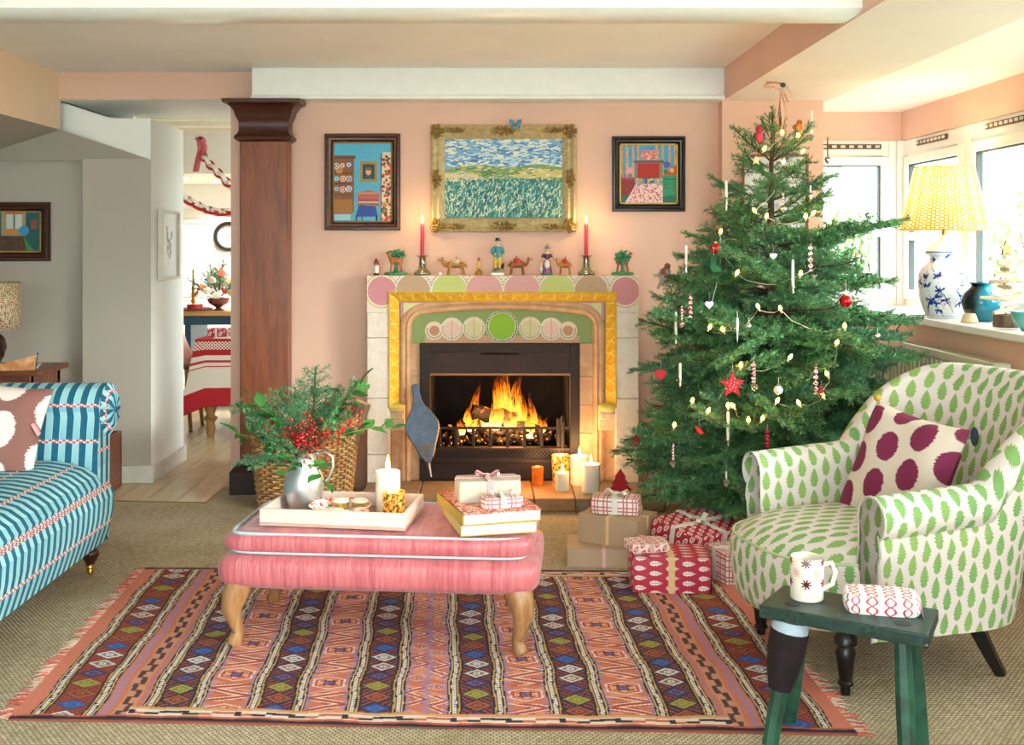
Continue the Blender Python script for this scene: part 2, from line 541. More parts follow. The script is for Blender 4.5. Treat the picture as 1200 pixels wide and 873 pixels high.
# ---- dining room shell beyond the passage
mb = MB(); mb.bb(-3.75, -3.40, 10.6, 10.7, -0.014, 2.35); mb.bb(-2.62, 0.4, 10.6, 10.7, -0.014, 2.35)
mb.bb(-3.40, -2.62, 10.6, 10.7, -0.014, 0.78); mb.bb(-3.40, -2.62, 10.6, 10.7, 1.665, 2.35)
S('wall_dining_back', mb, WHITE)
mb = MB(); mb.bb(0.3, 0.4, 6.5, 6.9, -0.014, 2.35); mb.bb(0.3, 0.4, 10.3, 10.7, -0.014, 2.35); mb.bb(0.3, 0.4, 6.9, 10.3, -0.014, 0.1); mb.bb(0.3, 0.4, 6.9, 10.3, 2.25, 2.35)
mb.bb(-1.41, 0.4, 6.56, 6.86, -.014, 2.35)
S('wall_dining_right', mb, WHITE)
S('wall_dining_left', MB().bb(-3.75, -2.2, 6.81, 6.86, -0.014, 2.35), WHITE)
S('ceiling_dining', MB().bb(-3.75, 0.4, 6.75, 10.7, 2.32, 2.37), WHITE)
S('ceiling_kitchen', MB().bb(-3.75, 0.3, 9.0, 10.6, 1.90, 2.32), WHITE)
cream = plain('cream_beam', '#ece6d3', 0.5, var=0.03)
for i, yy in enumerate((7.3, 7.75, 8.2, 8.65)):
    S('trim_%d' % (5 + i), MB().bb(-3.7, 0.3, yy, yy + 0.11, 2.20, 2.32), cream, None, 0.006)

# ---- windows
PANE = glass_mat('window_glass', '#f4fbfa', 0.94)
GASK = plain('dark_gasket', '#3a4448', 0.6)
VENT = plain('vent_brown', '#5b4634', 0.6)
SLOT = plain('vent_cream', '#d9cfc0', 0.6)
def window(name, p0, p1, inward, fanlight=False, vent=True, bars=()):
    """rectangular window between corner p0 (low) and p1 (high) in a vertical plane; inward = unit vector into the room"""
    p0, p1 = Vector(p0), Vector(p1); inward = Vector(inward)
    ax = Vector((p1.x - p0.x, p1.y - p0.y, 0)); W = ax.length; ax.normalize()
    H = p1.z - p0.z
    M = Matrix((ax, -inward, Vector((0, 0, 1)))).transposed()
    def bx(mb, x0, x1, y0, y1, z0, z1):
        return mb.box(p0 + M @ Vector(((x0 + x1) / 2, (y0 + y1) / 2, (z0 + z1) / 2)), (x1 - x0, y1 - y0, z1 - z0), M)
    fw = 0.045
    mb = MB()
    bx(mb, 0, fw, -0.03, 0.05, 0, H); bx(mb, W - fw, W, -0.03, 0.05, 0, H)
    bx(mb, fw, W - fw, -0.03, 0.05, 0, fw); bx(mb, fw, W - fw, -0.03, 0.05, H - fw - 0.05, H)
    fr = mb.build(name, GLOSSW, bevel=0.004); struct(fr)
    x0, x1, z0, z1 = fw, W - fw, fw, H - fw - 0.05
    cw = 0.05
    mb = MB()
    bx(mb, x0, x0 + cw, -0.045, 0.03, z0, z1); bx(mb, x1 - cw, x1, -0.045, 0.03, z0, z1)
    bx(mb, x0 + cw, x1 - cw, -0.045, 0.03, z0, z0 + cw); bx(mb, x0 + cw, x1 - cw, -0.045, 0.03, z1 - cw, z1)
    for bz in bars: bx(mb, x0 + cw, x1 - cw, -0.04, 0.03, bz - 0.022, bz + 0.022)
    cs = mb.build('casement', GLOSSW, parent=fr, bevel=0.004)
    mb = MB(); g = 0.007
    bx(mb, x0 + cw, x0 + cw + g, -0.03, 0.0, z0 + cw, z1 - cw); bx(mb, x1 - cw - g, x1 - cw, -0.03, 0.0, z0 + cw, z1 - cw)
    bx(mb, x0 + cw, x1 - cw, -0.03, 0.0, z1 - cw - g, z1 - cw)
    mb.build('gasket', GASK, parent=cs)
    lo = z0 + cw
    for bz in list(bars) + [None]:
        hi = bz - 0.022 if bz else z1 - cw
        mb = MB(); bx(mb, x0 + cw, x1 - cw, -0.004, 0.004, lo, hi)
        mb.build('pane', PANE, parent=cs)
        if bz: lo = bz + 0.022
    if vent:
        m0, m1 = W * 0.5 - min(0.2, W * .38), W * 0.5 + min(0.2, W * .38)
        mb = MB(); bx(mb, m0, m1, -0.045, -0.03, H - 0.05, H - 0.022)
        vo = mb.build('vent', VENT, parent=fr, bevel=0.003)
        mb = MB(); k = int((m1 - m0) / 0.05)
        for i in range(k):
            a = m0 + (i + 0.25) * (m1 - m0) / k
            bx(mb, a, a + 0.026, -0.05, -0.045, H - 0.043, H - 0.029)
        mb.build('vent_slots', SLOT, parent=vo)
    return fr
window('window_1', (1.775, 6.46, 0.968), (2.36, 6.46, 1.926), (0, -1, 0), bars=(0.42,))
ys = [6.44, 5.56, 4.72, 3.88, 3.04, 2.20, 1.36, .52, -.32, -1.16]
for i in range(9):
    window('window_%d' % (i + 2), (2.43, ys[i + 1], 0.968), (2.43, ys[i], 1.926), (-1, 0, 0), bars=(0.40,) if i == 0 else ())
mb = MB().bb(2.36, 2.44, 6.40, 6.50, 0.968, 1.926)
S('trim_9', mb, GLOSSW, None, 0.004)
window('window_11', (-3.40, 10.64, 0.78), (-2.62, 10.64, 1.665), (0, -1, 0), vent=False, bars=(0.45,))
window('window_12', (0.34, 6.9, 0.1), (0.34, 10.3, 2.25), (-1, 0, 0), vent=False)  # unseen window, added to throw daylight on the passage jamb
window('window_13', (-2.3, -1.55, 0.02), (2.1, -1.55, 2.22), (0, 1, 0), vent=False)  # unseen front window, widened and taken to the floor to brighten the ceiling

# ================================================================== FIREPLACE
FX = lambda u, Y=5.82: (u - VPX) * Y / FPX
FZ = lambda v, Y=5.82: CH - (v - VPY) * Y / FPX
b = NB('limestone'); n = b.noise(18, 4, 0.6); n2 = b.noise(120, 2)
b.bump(n * 0.6 + n2 * 0.4, 0.25, 0.006)
STONE = b.done(b.mix((n * .6 + n2 * .4).step(.3, .7), '#e2d0be', '#f1e5d8'), 0.8)
b = NB('warm_stone'); n = b.noise(14, 4, 0.6); b.bump(b.noise(90, 2), .15, .004)
STONE2 = b.done(b.mix(n.step(.3, .7), '#c79a74', '#d9b48f'), 0.75)
fp = thing('fireplace', 'stone fireplace with painted circles, yellow border and burning fire', 'fireplace', (FX(589), 6.0, 0.067))
FO = Vector(fp.location)
def fbuild(mb, name, mat, bevel=0, parent=None, **k):
    mb.v = [tuple(Vector(v) - FO) for v in mb.v]
    return mb.build(name, mat, parent=parent or fp, bevel=bevel, **k)
XL, XR = FX(430), FX(748.5)
ZT = FZ(323); ZB = 0.067
YI = [FX(456.5), FX(721.5)]            # outer edges of the yellow band
zy = FZ(343)
zsplit = FZ(366)
# jamb blocks
for side in (0, 1):
    x0, x1 = (XL, YI[0]) if side == 0 else (YI[1], XR)
    cuts = [ZB, FZ(533), FZ(467), FZ(396), zsplit]
    for i in range(4):
        fbuild(MB().bb(x0, x1, 5.82, 6.0, cuts[i] + .001, cuts[i + 1] - .001), 'stone_block', STONE, 0.004)
# lintel with painted circles
lt = fbuild(MB().bb(XL, XR, 5.823, 6.0, zy, ZT), 'lintel', STONE, 0.003)
fbuild(MB().bb(XL, YI[0], 5.823, 6.0, zsplit + .001, zy), 'stone_block', STONE)
fbuild(MB().bb(YI[1], XR, 5.823, 6.0, zsplit + .001, zy), 'stone_block', STONE)
WL, HL = XR - XL, ZT - zsplit
cv = Canvas(620, 84, '#e8dccb', WL, HL)
px = 5.82 / FPX
cols = ['#d48f93', '#c3a283', '#c9cf7d', '#dea6a0', '#dea6a0', '#c9cf7d', '#c3a283', '#d48f93']
cen = [447.5, 484, 527, 567.5, 612, 653, 693, 733]
rad = [17, 20, 20.5, 21, 21, 20.5, 19.5, 16.5]
for i in range(8):
    cx_ = (cen[i] - 430) * px; r_ = rad[i] * px; cy_ = HL - (341 - 323) * px
    ii = i if i < 4 else 7 - i
    for k in range(40):
        a = 2 * PI * k / 40
        if i in (0, 7) or math.sin(a) > 0.25:
            dc = '#cdb04b' if (i in (0, 3, 4, 7)) else '#c98d86'
            cv.circ(cx_ + (r_ + .0115) * math.cos(a), cy_ + (r_ + .0115) * math.sin(a), 0.0048, dc)
for i in range(8):
    cx_ = (cen[i] - 430) * px; r_ = rad[i] * px; cy_ = HL - (341 - 323) * px
    cv.circ(cx_, cy_, r_ + .003, '#efe4d6'); cv.circ(cx_, cy_, r_, cols[i])
cv.jitter(0.05, 3)
PAINTM = attr_mat('painted_stone', 0.8, 110, 0.2)
canvas_obj(cv, 'painted_circles', PAINTM, lambda x, y: np.stack([x + XL - FO.x, np.full_like(x, 5.8215 - FO.y), y + zsplit - FO.z], 1), fp,
           mask=(cv.Y >= zy - zsplit) | (cv.X <= YI[0] - XL - .004) | (cv.X >= YI[1] - XL + .001))
# yellow splayed border
b = NB('yellow_paint'); x, y, z = b.xyz(); tt = b.coord('UV')
sx = b.node('ShaderNodeSeparateXYZ'); b.plug(sx.inputs[0], tt); U, V = E(b, sx.outputs[0]), E(b, sx.outputs[1])
per = (U * 14.0).fract() - 0.5
w = ((per.abs() - (V - 0.5).abs() * 0.62).abs() < 0.045) * ((V - .5).abs() < 0.38)
YEL = b.done(b.mix(w, b.mix(b.noise(30, 3).step(.3, .7), '#cf9e1c', '#dcb02c'), '#e8cf6a'), 0.6)
mb = MB()
xo0, xo1, zo, zb0 = YI[0], YI[1], zy, FZ(478)
bw = 11 * px
def yb(p, q, pi, qi):
    L = (Vector(q) - Vector(p)).length
    mb.poly([p, q, qi, pi], [(0, 0), (L, 0), (L, 1), (0, 1)])
yo, yi = 5.812, 5.86
yb((xo0, yo, zb0), (xo0, yo, zo), (xo0 + bw, yi, zb0), (xo0 + bw, yi, zo - bw))
yb((xo0, yo, zo), (xo1, yo, zo), (xo0 + bw, yi, zo - bw), (xo1 - bw, yi, zo - bw))
yb((xo1, yo, zo), (xo1, yo, zb0), (xo1 - bw, yi, zo - bw), (xo1 - bw, yi, zb0))
for q in ((xo0 - .004, xo0 + .001, zb0, zo + .004), (xo1 - .001, xo1 + .004, zb0, zo + .004)):
    mb.bb(q[0], q[1], yo, 5.83, q[2], q[3])
mb.bb(xo0, xo1, yo, 5.83, zo - .001, zo + .004)
fbuild(mb, 'yellow_border', YEL, recalc=False)
# corbel stops at the feet of the border
for s_, uu in ((0, 463), (1, 713)):
    xx = FX(uu)
    mb = MB(); mb.bb(xx - .05, xx + .05, 5.83, 5.95, FZ(505), FZ(478)); mb.ell((xx, 5.85, FZ(479)), (.052, .04, .03))
    mb.bb(xx - .042, xx + .042, 5.825, 5.95, FZ(492), FZ(484))
    fbuild(mb, 'corbel', [plain('corbel_cream', '#e6c9a0', .7, var=.12)], .008)
    fbuild(MB().ell((xx, 5.842, FZ(477)), (.054, .036, .02)), 'corbel_cap', plain('corbel_yellow', '#d9c95e', .6, var=.1))
# inner stonework: jamb mouldings and Tudor arch
ai0, ai1 = FX(468), FX(709)
def arch(cx0, cx1, zsh, zap, r, n=10):
    """points of a four-centred arch from left foot to right foot (no feet)"""
    L = []; xm = (cx0 + cx1) / 2
    for k in range(n + 1):
        a = PI - k / n * (PI / 2 - 0.18)
        L.append((cx0 + r + r * math.cos(a), zsh + r * math.sin(a)))
    x_, z_ = L[-1]
    for k in range(1, 9):
        t = k / 8
        L.append((x_ + (xm - x_) * t, z_ + (zap - z_) * t + math.sin(t * PI) * .008))
    return L + [(2 * xm - x, z) for x, z in L[-2::-1]]
mid = arch(FX(474.5), FX(702.5), FZ(385), FZ(357), 0.10)
path = [(FX(474.5), ZB)] + [(FX(474.5), FZ(470)), (FX(474.5), FZ(400))] + mid + [(FX(702.5), FZ(400)), (FX(702.5), FZ(470)), (FX(702.5), ZB)]
# swept moulding profile (offset in plane o, depth y)
prof = [(-.034, 5.90), (-.033, 5.872), (-.024, 5.862), (-.012, 5.858), (-.004, 5.868), (.0, 5.872), (.008, 5.862), (.02, 5.866), (.03, 5.885), (.033, 5.93)]
rows = []
for i, (x_, z_) in enumerate(path):
    a_ = Vector(path[max(i - 1, 0)]); c_ = Vector(path[min(i + 1, len(path) - 1)])
    t = (c_ - a_).normalized(); nrm = Vector((t.y, -t.x))      # points to the inside of the opening
    rows.append([(x_ + nrm.x * o, yy, z_ + nrm.y * o) for o, yy in prof])
fbuild(MB().grid(rows), 'arch_moulding', STONE2, recalc=False)
# spandrel back panel (green edge) with pale triangular insets
GREENP = plain('sage_paint', '#8fa065', 0.7, var=.08)
sp = [(ai0 - .03, zo - bw)] + [(ai0 - .03, FZ(480))] + [(ai0 + .02, FZ(480))] + [(x, z + .012) for x, z in mid] + [(ai1 + .0, FZ(480)), (ai1 + .03, FZ(480)), (ai1 + .03, zo - bw)]
fbuild(MB().prism([(x, 5.878, z) for x, z in sp], (0, .1, 0)), 'spandrel', GREENP)
for sgn in (-1, 1):
    xm = FX(589); k = lambda u: xm + sgn * -(FX(u) - xm)
    tri = [(k(468.5), FZ(354)), (k(558), FZ(355)), (k(520), FZ(359.5)), (k(490), FZ(364)), (k(478), FZ(369)), (k(468.5), FZ(376))]
    ce = [(k(472), FZ(355.5)), (k(545), FZ(356)), (k(518), FZ(358.5)), (k(490), FZ(362)), (k(478), FZ(366.5)), (k(472), FZ(371.5))]
    so = fbuild(MB().prism([(x, 5.872, z) for x, z in tri], (0, .02, 0)), 'spandrel_rim', plain('pink_line', '#d78fa0', .7))
    fbuild(MB().prism([(x, 5.868, z) for x, z in ce], (0, .02, 0)), 'spandrel_inset', plain('pale_lime', '#d6d59a', .7))
# painted panel inside the arch
inn = arch(FX(481), FX(696), FZ(388), FZ(362), 0.075)
z0p = FZ(403.5)
xm = FX(589)
x0p, x1p = FX(478), FX(699)
cv = Canvas(440, 88, '#8fa065', x1p - x0p, FZ(361) - z0p)
cuv = lambda u: (u - 478) * px
cvv = lambda v: (403.5 - v) * px
cv.rect(cuv(497), cuv(681), 0, cvv(395), '#cfa284')
for (u, v, r, oc, ic) in ((508, 389, 11, '#e9d6bc', '#c79272'), (529, 387, 13.5, '#ecdcc8', '#ecc9b8'), (555, 386, 13.5, '#e6d6b8', '#dccf9f'),
                          (622, 386, 13.5, '#e6d6b8', '#dccf9f'), (647, 387, 13.5, '#ecdcc8', '#ecc9b8'), (667, 389, 11, '#e9d6bc', '#c79272')):
    cv.circ(cuv(u), cvv(v), r * px, oc); 
    for k in range(26):
        a = 2 * PI * k / 26
        if math.sin(a) < 0.35: cv.circ(cuv(u) + (r - 2.3) * px * math.cos(a), cvv(v) + (r - 2.3) * px * math.sin(a), .0036, '#7d7a52')
    cv.circ(cuv(u), cvv(v), (r - (5 if r < 12 else 4)) * px, ic)
    if r > 12: cv.line(cuv(u), cvv(v - 12), cuv(u), cvv(v + 13), .003, '#a98a6c')
cv.circ(cuv(588.5), cvv(384), 19 * px, '#e9e2cf')
for k in range(40):
    a = 2 * PI * k / 40
    cv.circ(cuv(588.5) + 17.5 * px * math.cos(a), cvv(384) + 17.5 * px * math.sin(a), .0045, '#2a2c33')
cv.circ(cuv(588.5), cvv(384), 15.8 * px, '#93bf3a')
cv.jitter(.05, 5)
canvas_obj(cv, 'painted_panel', PAINTM, lambda x, y: np.stack([x + x0p - FO.x, np.full_like(x, 5.905 - FO.y), y + z0p - FO.z], 1), fp)
fbuild(MB().bb(x0p, x1p, 5.906, 6.0, z0p, FZ(361)), 'arch_infill', GREENP)
# inner jambs under the corbels
for x0, x1 in ((FX(456.5), FX(480)), (FX(698), FX(721.5))):
    fbuild(MB().bb(x0, x1, 5.885, 6.0, ZB, FZ(470)), 'inner_jamb', STONE2)
# slips beside the metal insert
for x0, x1 in ((FX(479), FX(492)), (FX(679), FX(699))):
    for a_, b_ in ((553, 510), (510, 477), (477, 443), (443, 403.5)):
        fbuild(MB().bb(x0, x1, 5.892, 6.0, FZ(a_) + .001 if a_ < 553 else ZB, FZ(b_) - .001), 'slip', STONE2, .002)
# metal insert
IRON = plain('dark_iron', '#2e1f1b', 0.7, 0.0, var=.15)
IRON2 = plain('hood_iron', '#3a2622', 0.7, 0.0, var=.2, vscale=6)
SOOT = plain('soot', '#120c0a', 0.95, var=.4)
ux0, ux1 = FX(491), FX(680.5)
fo0, fo1 = FX(503.5), FX(669)
zi_t, zi_b = FZ(403.5), ZB
mb = MB(); mb.bb(ux0, fo0, 5.872, 5.99, zi_b, zi_t); mb.bb(fo1, ux1, 5.872, 5.99, zi_b, zi_t); mb.bb(fo0, fo1, 5.872, 5.99, FZ(414), zi_t)
fbuild(mb, 'insert_frame', IRON, .004)
mb = MB(); mb.prism([(fo0, 5.885, FZ(414)), (fo0, 5.875, FZ(440)), (fo0, 5.89, FZ(441)), (fo0, 5.97, FZ(414))], (fo1 - fo0, 0, 0))
hd = fbuild(mb, 'hood', IRON2)
fbuild(MB().bb(FX(563), FX(608), 5.877, 5.886, FZ(417), FZ(414.6)), 'vent_slot', SOOT)
fbuild(MB().bb(fo0, fo1, 5.873, 5.90, FZ(441.5), FZ(439)), 'hood_lip', plain('hot_lip', '#8a5a3a', .4, .7))
mb = MB(); mb.bb(fo0 - .02, fo0, 5.95, 6.5, ZB, .82); mb.bb(fo1, fo1 + .02, 5.95, 6.5, ZB, .82); mb.bb(fo0, fo1, 6.48, 6.5, ZB, .82); mb.bb(fo0, fo1, 5.98, 6.5, .80, .82); mb.bb(fo0, fo1, 5.9, 6.5, .062, ZB + .01)
fbuild(mb, 'firebox', SOOT)
# apron with mesh vent, ledge, grate bars
zg0, zg1 = FZ(527), FZ(504)
b = NB('mesh_iron'); x, y, z = b.xyz()
hh = ((x * 300.0).sin() * ((z * 300.0) + (x * 300.0).floor() * 0).sin()).step(-.2, .3)
b.bump(hh, .6, .004); MESHI = b.done(b.mix(hh, '#1a1312', '#4a3935'), .5, .5)
fbuild(MB().bb(fo0, fo1, 5.885, 5.90, FZ(540), FZ(529)), 'vent_mesh', MESHI)
mb = MB(); mb.bb(fo0, fo1, 5.872, 5.93, FZ(531), FZ(527)); mb.bb(fo0, fo1, 5.872, 5.95, FZ(545), FZ(540)); mb.bb(fo0, fo1, 5.892, 5.95, ZB, FZ(545))
fbuild(mb, 'apron', IRON, .003)
mb = MB(); mb.bb(fo0, fo1, 5.888, 5.90, zg1 - .008, zg1 + .006); fbuild(mb, 'grate_rail', IRON, .002)
for k in range(8):
    xx = FX(514 + k * 20.2)
    fbuild(MB().bb(xx - .009, xx + .009, 5.886, 5.902, zg0, zg1 + (.0 if k < 7 else .05)), 'grate_bar', IRON, .003)
fbuild(MB().lathe([(.012, zg0), (.012, zg1 + .02), (.016, zg1 + .03), (.006, zg1 + .06), (0.0, zg1 + .075)], 10, (FX(660), 5.89, 0)), 'finial', IRON)

# embers, logs, flames
b = NB('embers'); n = b.voronoi(38, out=0); n2 = b.noise(20, 3)
hot = ((1.0 - n * 2.0) * n2).step(.12, .5)
b.bump(n, .8, .02)
EMB = b.done(b.mix(hot, '#1a0b05', '#7a2a08'), .9, Emission_Color=b.mix(hot, '#802000', '#ffb040'), Emission_Strength=hot * 1.1)
mb = MB(); rr = random.Random(4)
for k in range(170):
    xx = rr.uniform(fo0 + .03, fo1 - .03); yy = rr.uniform(5.92, 6.25)
    mb.ell((xx, yy, FZ(525) + rr.uniform(-.02, .04) + .02 * math.sin((xx - fo0) * 4)), (rr.uniform(.012, .03), rr.uniform(.012, .03), rr.uniform(.01, .022)), 6, 4)
o = fbuild(mb, 'embers', EMB); o['kind'] = 'stuff'
b = NB('charred_log'); n = b.noise(25, 4, .6); b.bump(n, .6, .012)
hot = n.step(.60, .72)
CHAR = b.done(b.mix(n.step(.4, .6), '#0c0706', '#2b1a12'), .9, Emission_Color='#ff6a10', Emission_Strength=hot * 2.0)
lb = FZ(512, 6.05)
for i, (a_, c_, r_) in enumerate((((.02, 6.10, lb + .07), (.26, 6.02, lb + .03), .045), ((-.16, 6.12, lb + .045), (.10, 6.16, lb + .05), .045), ((-.10, 6.02, lb + .14), (.14, 6.08, lb + .095), .04))):
    a_, c_ = Vector(a_), Vector(c_)
    pth = [a_.lerp(c_, t / 6) + Vector((0, 0, .006 * math.sin(t * 2))) for t in range(7)]
    lo = thing('fire_log', ['charred log slanting down towards the gold candle holder', 'charred log lying flat at the back of the grate', 'charred log propped on top of the burning fire'][i], 'log', tuple(a_), 0, 'logs on the fire')
    mm = MB().tube([p - a_ for p in pth], [r_ * (1 + .08 * math.sin(3 * t + i)) for t in range(7)], 12)
    mm.build('bark', CHAR, parent=lo)
# flames: solid tongues, colour and density by height (they emit the light)
b = NB('flame')
sx = b.node('ShaderNodeSeparateXYZ'); b.plug(sx.inputs[0], b.coord('UV')); U, V = E(b, sx.outputs[0]), E(b, sx.outputs[1])
n = b.noise(11, 4, .65, b.vec(U * 1.6, V * 0.55, 0.0), .9)
dens = ((1.0 - V) * .95 + (n - 0.5) * 3.2 - 0.30).step(0.0, .6)
em = b.node('ShaderNodeEmission')
b.plug(em.inputs[0], b.ramp(V + (n - .5) * .5, [(0, '#ffe49a'), (.25, '#ffb840'), (.6, '#f07010'), (1, '#a82c04')]))
b.plug(em.inputs[1], (1.0 - V * .8) * 2.4)
trn = b.node('ShaderNodeBsdfTransparent'); mx = b.node('ShaderNodeMixShader')
b.plug(mx.inputs[0], dens * .72); b.nt.links.new(trn.outputs[0], mx.inputs[1]); b.nt.links.new(em.outputs[0], mx.inputs[2])
b.nt.links.new(mx.outputs[0], b.out.inputs[0]); FLAME = b.m
fl = thing('fire_flames', 'orange and yellow flames rising from the burning logs', 'fire', (FX(585), 6.08, lb))
rr = random.Random(12)
spec = [(-.17, .20, .035), (-.20, .10, .03), (-.13, .30, .035), (-.15, .15, .05), (-.07, .14, .05), (-.02, .22, .06), (.03, .36, .06), (.05, .40, .05), (.0, .33, .05), (.09, .33, .05), (.08, .2, .06),
        (.14, .17, .05), (.17, .22, .045), (.13, .30, .035), (.21, .15, .04), (.24, .11, .03), (.19, .26, .03), (-.10, .09, .05), (.06, .12, .06), (.13, .1, .05), (-.04, .1, .05), (.20, .09, .05)]
for i, (dx, hgt, wd) in enumerate(spec):
    rows, uvs = [], []
    ph = rr.uniform(0, 6); dy = rr.uniform(-.11, .08); lean = rr.uniform(-.05, .05)
    base = .03 + (.02 if abs(dx) < .1 else -.005) - .02 * (dx > .1)
    for k in range(13):
        t = k / 12
        w_ = wd * .72 * (math.sin(PI * min(1, t * .85 + .15)) ** .8) * (1 - t) ** .35 + .001
        cx_ = dx + lean * t * t + .016 * math.sin(ph + t * 7) * t
        rows.append([(cx_ + w_ * math.cos(2 * PI * q / 10), dy + w_ * .55 * math.sin(2 * PI * q / 10), base + hgt * t) for q in range(11)])
        uvs.append([(i * .37 + q / 10, t) for q in range(11)])
    MB().grid(rows, uvs).build('flame', FLAME, parent=fl)
fpt = bpy.data.lights.new('fire_glow', 'POINT'); fpt.energy = 14; fpt.color = (1, .50, .16); fpt.shadow_soft_size = .12
fpo = bpy.data.objects.new('fire_glow', fpt); COL.objects.link(fpo); fpo.location = (FX(595), 5.93, .38)

# hearth of stone slabs
hearth = thing('hearth', 'low stone slab hearth in front of the fire', 'hearth', (.1, 5.7, .003))
b = NB('hearth_stone'); n = b.noise(9, 5, .65); n2 = b.noise(60, 3); b.bump(n * .5 + n2 * .5, .3, .008)
HST = b.done(b.mix((n * .6 + n2 * .4).step(.3, .7), '#7b6653', '#a58c72'), .6)
HST2 = plain('hearth_tile', '#9c7048', .5, var=.25, vscale=9, bump=.15)
hx = [-.655, -.36, .02, .215, .42, .86]
for i in range(5):
    linked(MB().bb(hx[i] + .0015 - .1, hx[i + 1] - .0015 - .1, -.24, .175, 0, .064).mesh('slab', HST if i in (0, 1, 4) else HST2), 'slab', hearth)
for o in hearth.children:
    m = o.modifiers.new('bevel', 'BEVEL'); m.width = .006; m.segments = 2

# ---- pilaster (dark stained wood)
MAHO = wood('mahogany', '#70361a', '#944e28', 0.32, 5, 'Z')
MAHO2 = wood('mahogany_dark', '#3a1a0e', '#552714', 0.35, 5, 'X')
pc = (FX(310.5, 5.9))
pl = thing('pilaster', 'dark stained wooden pilaster with moulded capital beside the fireplace wall', 'column', (pc, 5.925, 0.003))
MB().bb(-.127, .127, -.06, .06, .17, 1.97).build('shaft', MAHO, parent=pl, bevel=.006)
mb = MB()
def moulding(mb, prof):     # prof: (offset, z); frames front and two sides
    rows = [[(-.127 - o, .06, z), (-.127 - o, -.06 - o, z), (.127 + o, -.06 - o, z), (.127 + o, .06, z)] for o, z in prof]
    mb.grid(rows); mb.poly(rows[0]); mb.poly(rows[-1])
moulding(mb, [(.002, 1.865), (.022, 1.875), (.027, 1.89), (.012, 1.905), (.004, 1.925), (.004, 1.97), (.012, 1.985), (.02, 2.0), (.028, 2.03), (.055, 2.06), (.075, 2.065), (.08, 2.085), (.004, 2.086)])
mb.build('capital', MAHO2, parent=pl)
mb = MB(); moulding(mb, [(.045, 0), (.045, .12), (.035, .13), (.025, .15), (.006, .17)])
mb.build('plinth', plain('plinth_dark', '#2c1811', .4), parent=pl, bevel=.003)
# ================================================================== RUG
RW, RH = 2.31, 1.46
nx, ny = 640, 410
cv = Canvas(nx, ny, '#c9745a', RW, RH)
rs = np.random.RandomState(3)
X = cv.X - RW / 2; Y = cv.Y.copy()
Xw = X + .004 * np.sin(Y * 9 + X * 2) + .003 * np.sin(Y * 23 + 1)
Yw = Y + .003 * np.sin(X * 31)
a = np.abs(Xw)
sgn = np.sign(Xw)
SAL, SAL2 = '#cf7e62', '#d99076'
cv.put(np.sin(Yw * 37 + np.sin(X * 11) * 2) > .2, SAL2)
# hexagon medallions of the wide salmon bands
def hexes(c0, c1, off):
    c = (c0 + c1) / 2; hw = (c1 - c0) / 2
    inb = (a > c0) & (a < c1)
    lx = (a - c) * np.where(sgn > 0, 1, -1); 
    t = (Yw + off + np.where(sgn > 0, .06, 0)) / .135
    k = np.floor(t); fy = (t - k - .5) * .135
    alt = (k % 2 == 0)
    d = np.maximum(np.abs(fy) * 1.0 + np.abs(lx) * .45, np.abs(lx) * .98)
    R = hw * .93
    cv.put(inb & alt & (d < R * .86), '#e9cdbb'); cv.put(inb & alt & (d < R * .74), '#b9503f')
    cv.put(inb & alt & (d < R * .60), '#e2a284')
    cv.put(inb & alt & (d < R * .5) & ((np.abs(np.abs(lx) - .014) < .004) | (np.abs(np.abs(fy) - .014) < .004)), '#7a2f33')
    cv.put(inb & alt & (d < R * .2), '#5560a0')
    # hooked zigzag between
    z = np.abs(((Yw + off) / .045) % 2 - 1)
    zz = np.abs(lx / hw * .5 + .5 - z)
    cv.put(inb & ~alt & (zz < .13), '#a5473c'); cv.put(inb & ~alt & (np.abs(zz - .25) < .06), '#ecd3c2')
    cv.put(inb & ~alt & (np.abs(zz - .45) < .05) & (np.sin(Yw * 300) > 0), '#5a3040')
    tri = inb & ((np.abs(lx) + np.abs((fy % .045) - .0225)) > hw * 1.02)
    cv.put(tri & (rs.rand(ny, nx) > .4), '#8d83b5')
hexes(0.0, .062, 0.0); hexes(.228, .348, .05); hexes(.512, .642, .0)
def diamonds(c, hw, off, ground):
    d0 = np.abs(a - c); inb = d0 < hw
    cv.put(inb, ground)
    t = (Yw + off + np.where(sgn > 0, .05, 0)) / .078; k = np.floor(t); fy = (t - k - .5) * .078
    lx = a - c
    dd = np.abs(lx) / hw + np.abs(fy) / .037
    cs = ['#d9d3cb', '#2f4f92', '#a05a38', '#a09a45', '#3b3560', '#cfc8c0']
    for q in range(6):
        m = inb & (k % 6 == q)
        cv.put(m & (dd < .92), cs[q]); cv.put(m & (dd < .62), ['#6a6a86', '#3f6bb0', '#6b2f2b', '#7a7a3a', '#6d5a8a', '#7a5a55'][q])
        cv.put(m & (dd < .42) & ((np.abs(np.abs(lx) - .008) < .004) | (np.abs(np.abs(fy) - .008) < .004)), cs[q])
    cv.put(inb & (dd > 1.12) & ((np.floor(Yw / .008) + np.floor(lx / .008)) % 3 == 0), '#a64a38')
    # flanking stripes
    e = d0 - hw
    dk = '#23202e'
    for lo, hi, col in ((0, .007, dk), (.007, .0115, '#c9a05a'), (.0115, .016, dk), (.016, .027, '#e3d8cc'), (.027, .032, dk), (.032, .036, '#d9b98a'), (.036, .041, dk)):
        cv.put((e >= lo) & (e < hi), col)
    cv.put((e >= .019) & (e < .024) & (np.sin(Yw * 420) > .2), '#6a5a60')
for c_, off in ((.145, 0.0), (.43, .03), (.725, .055)): diamonds(c_, .043, off, '#2f2a3e')
m = (a > .809) & (a < .95); cv.put(m, '#c9765a')
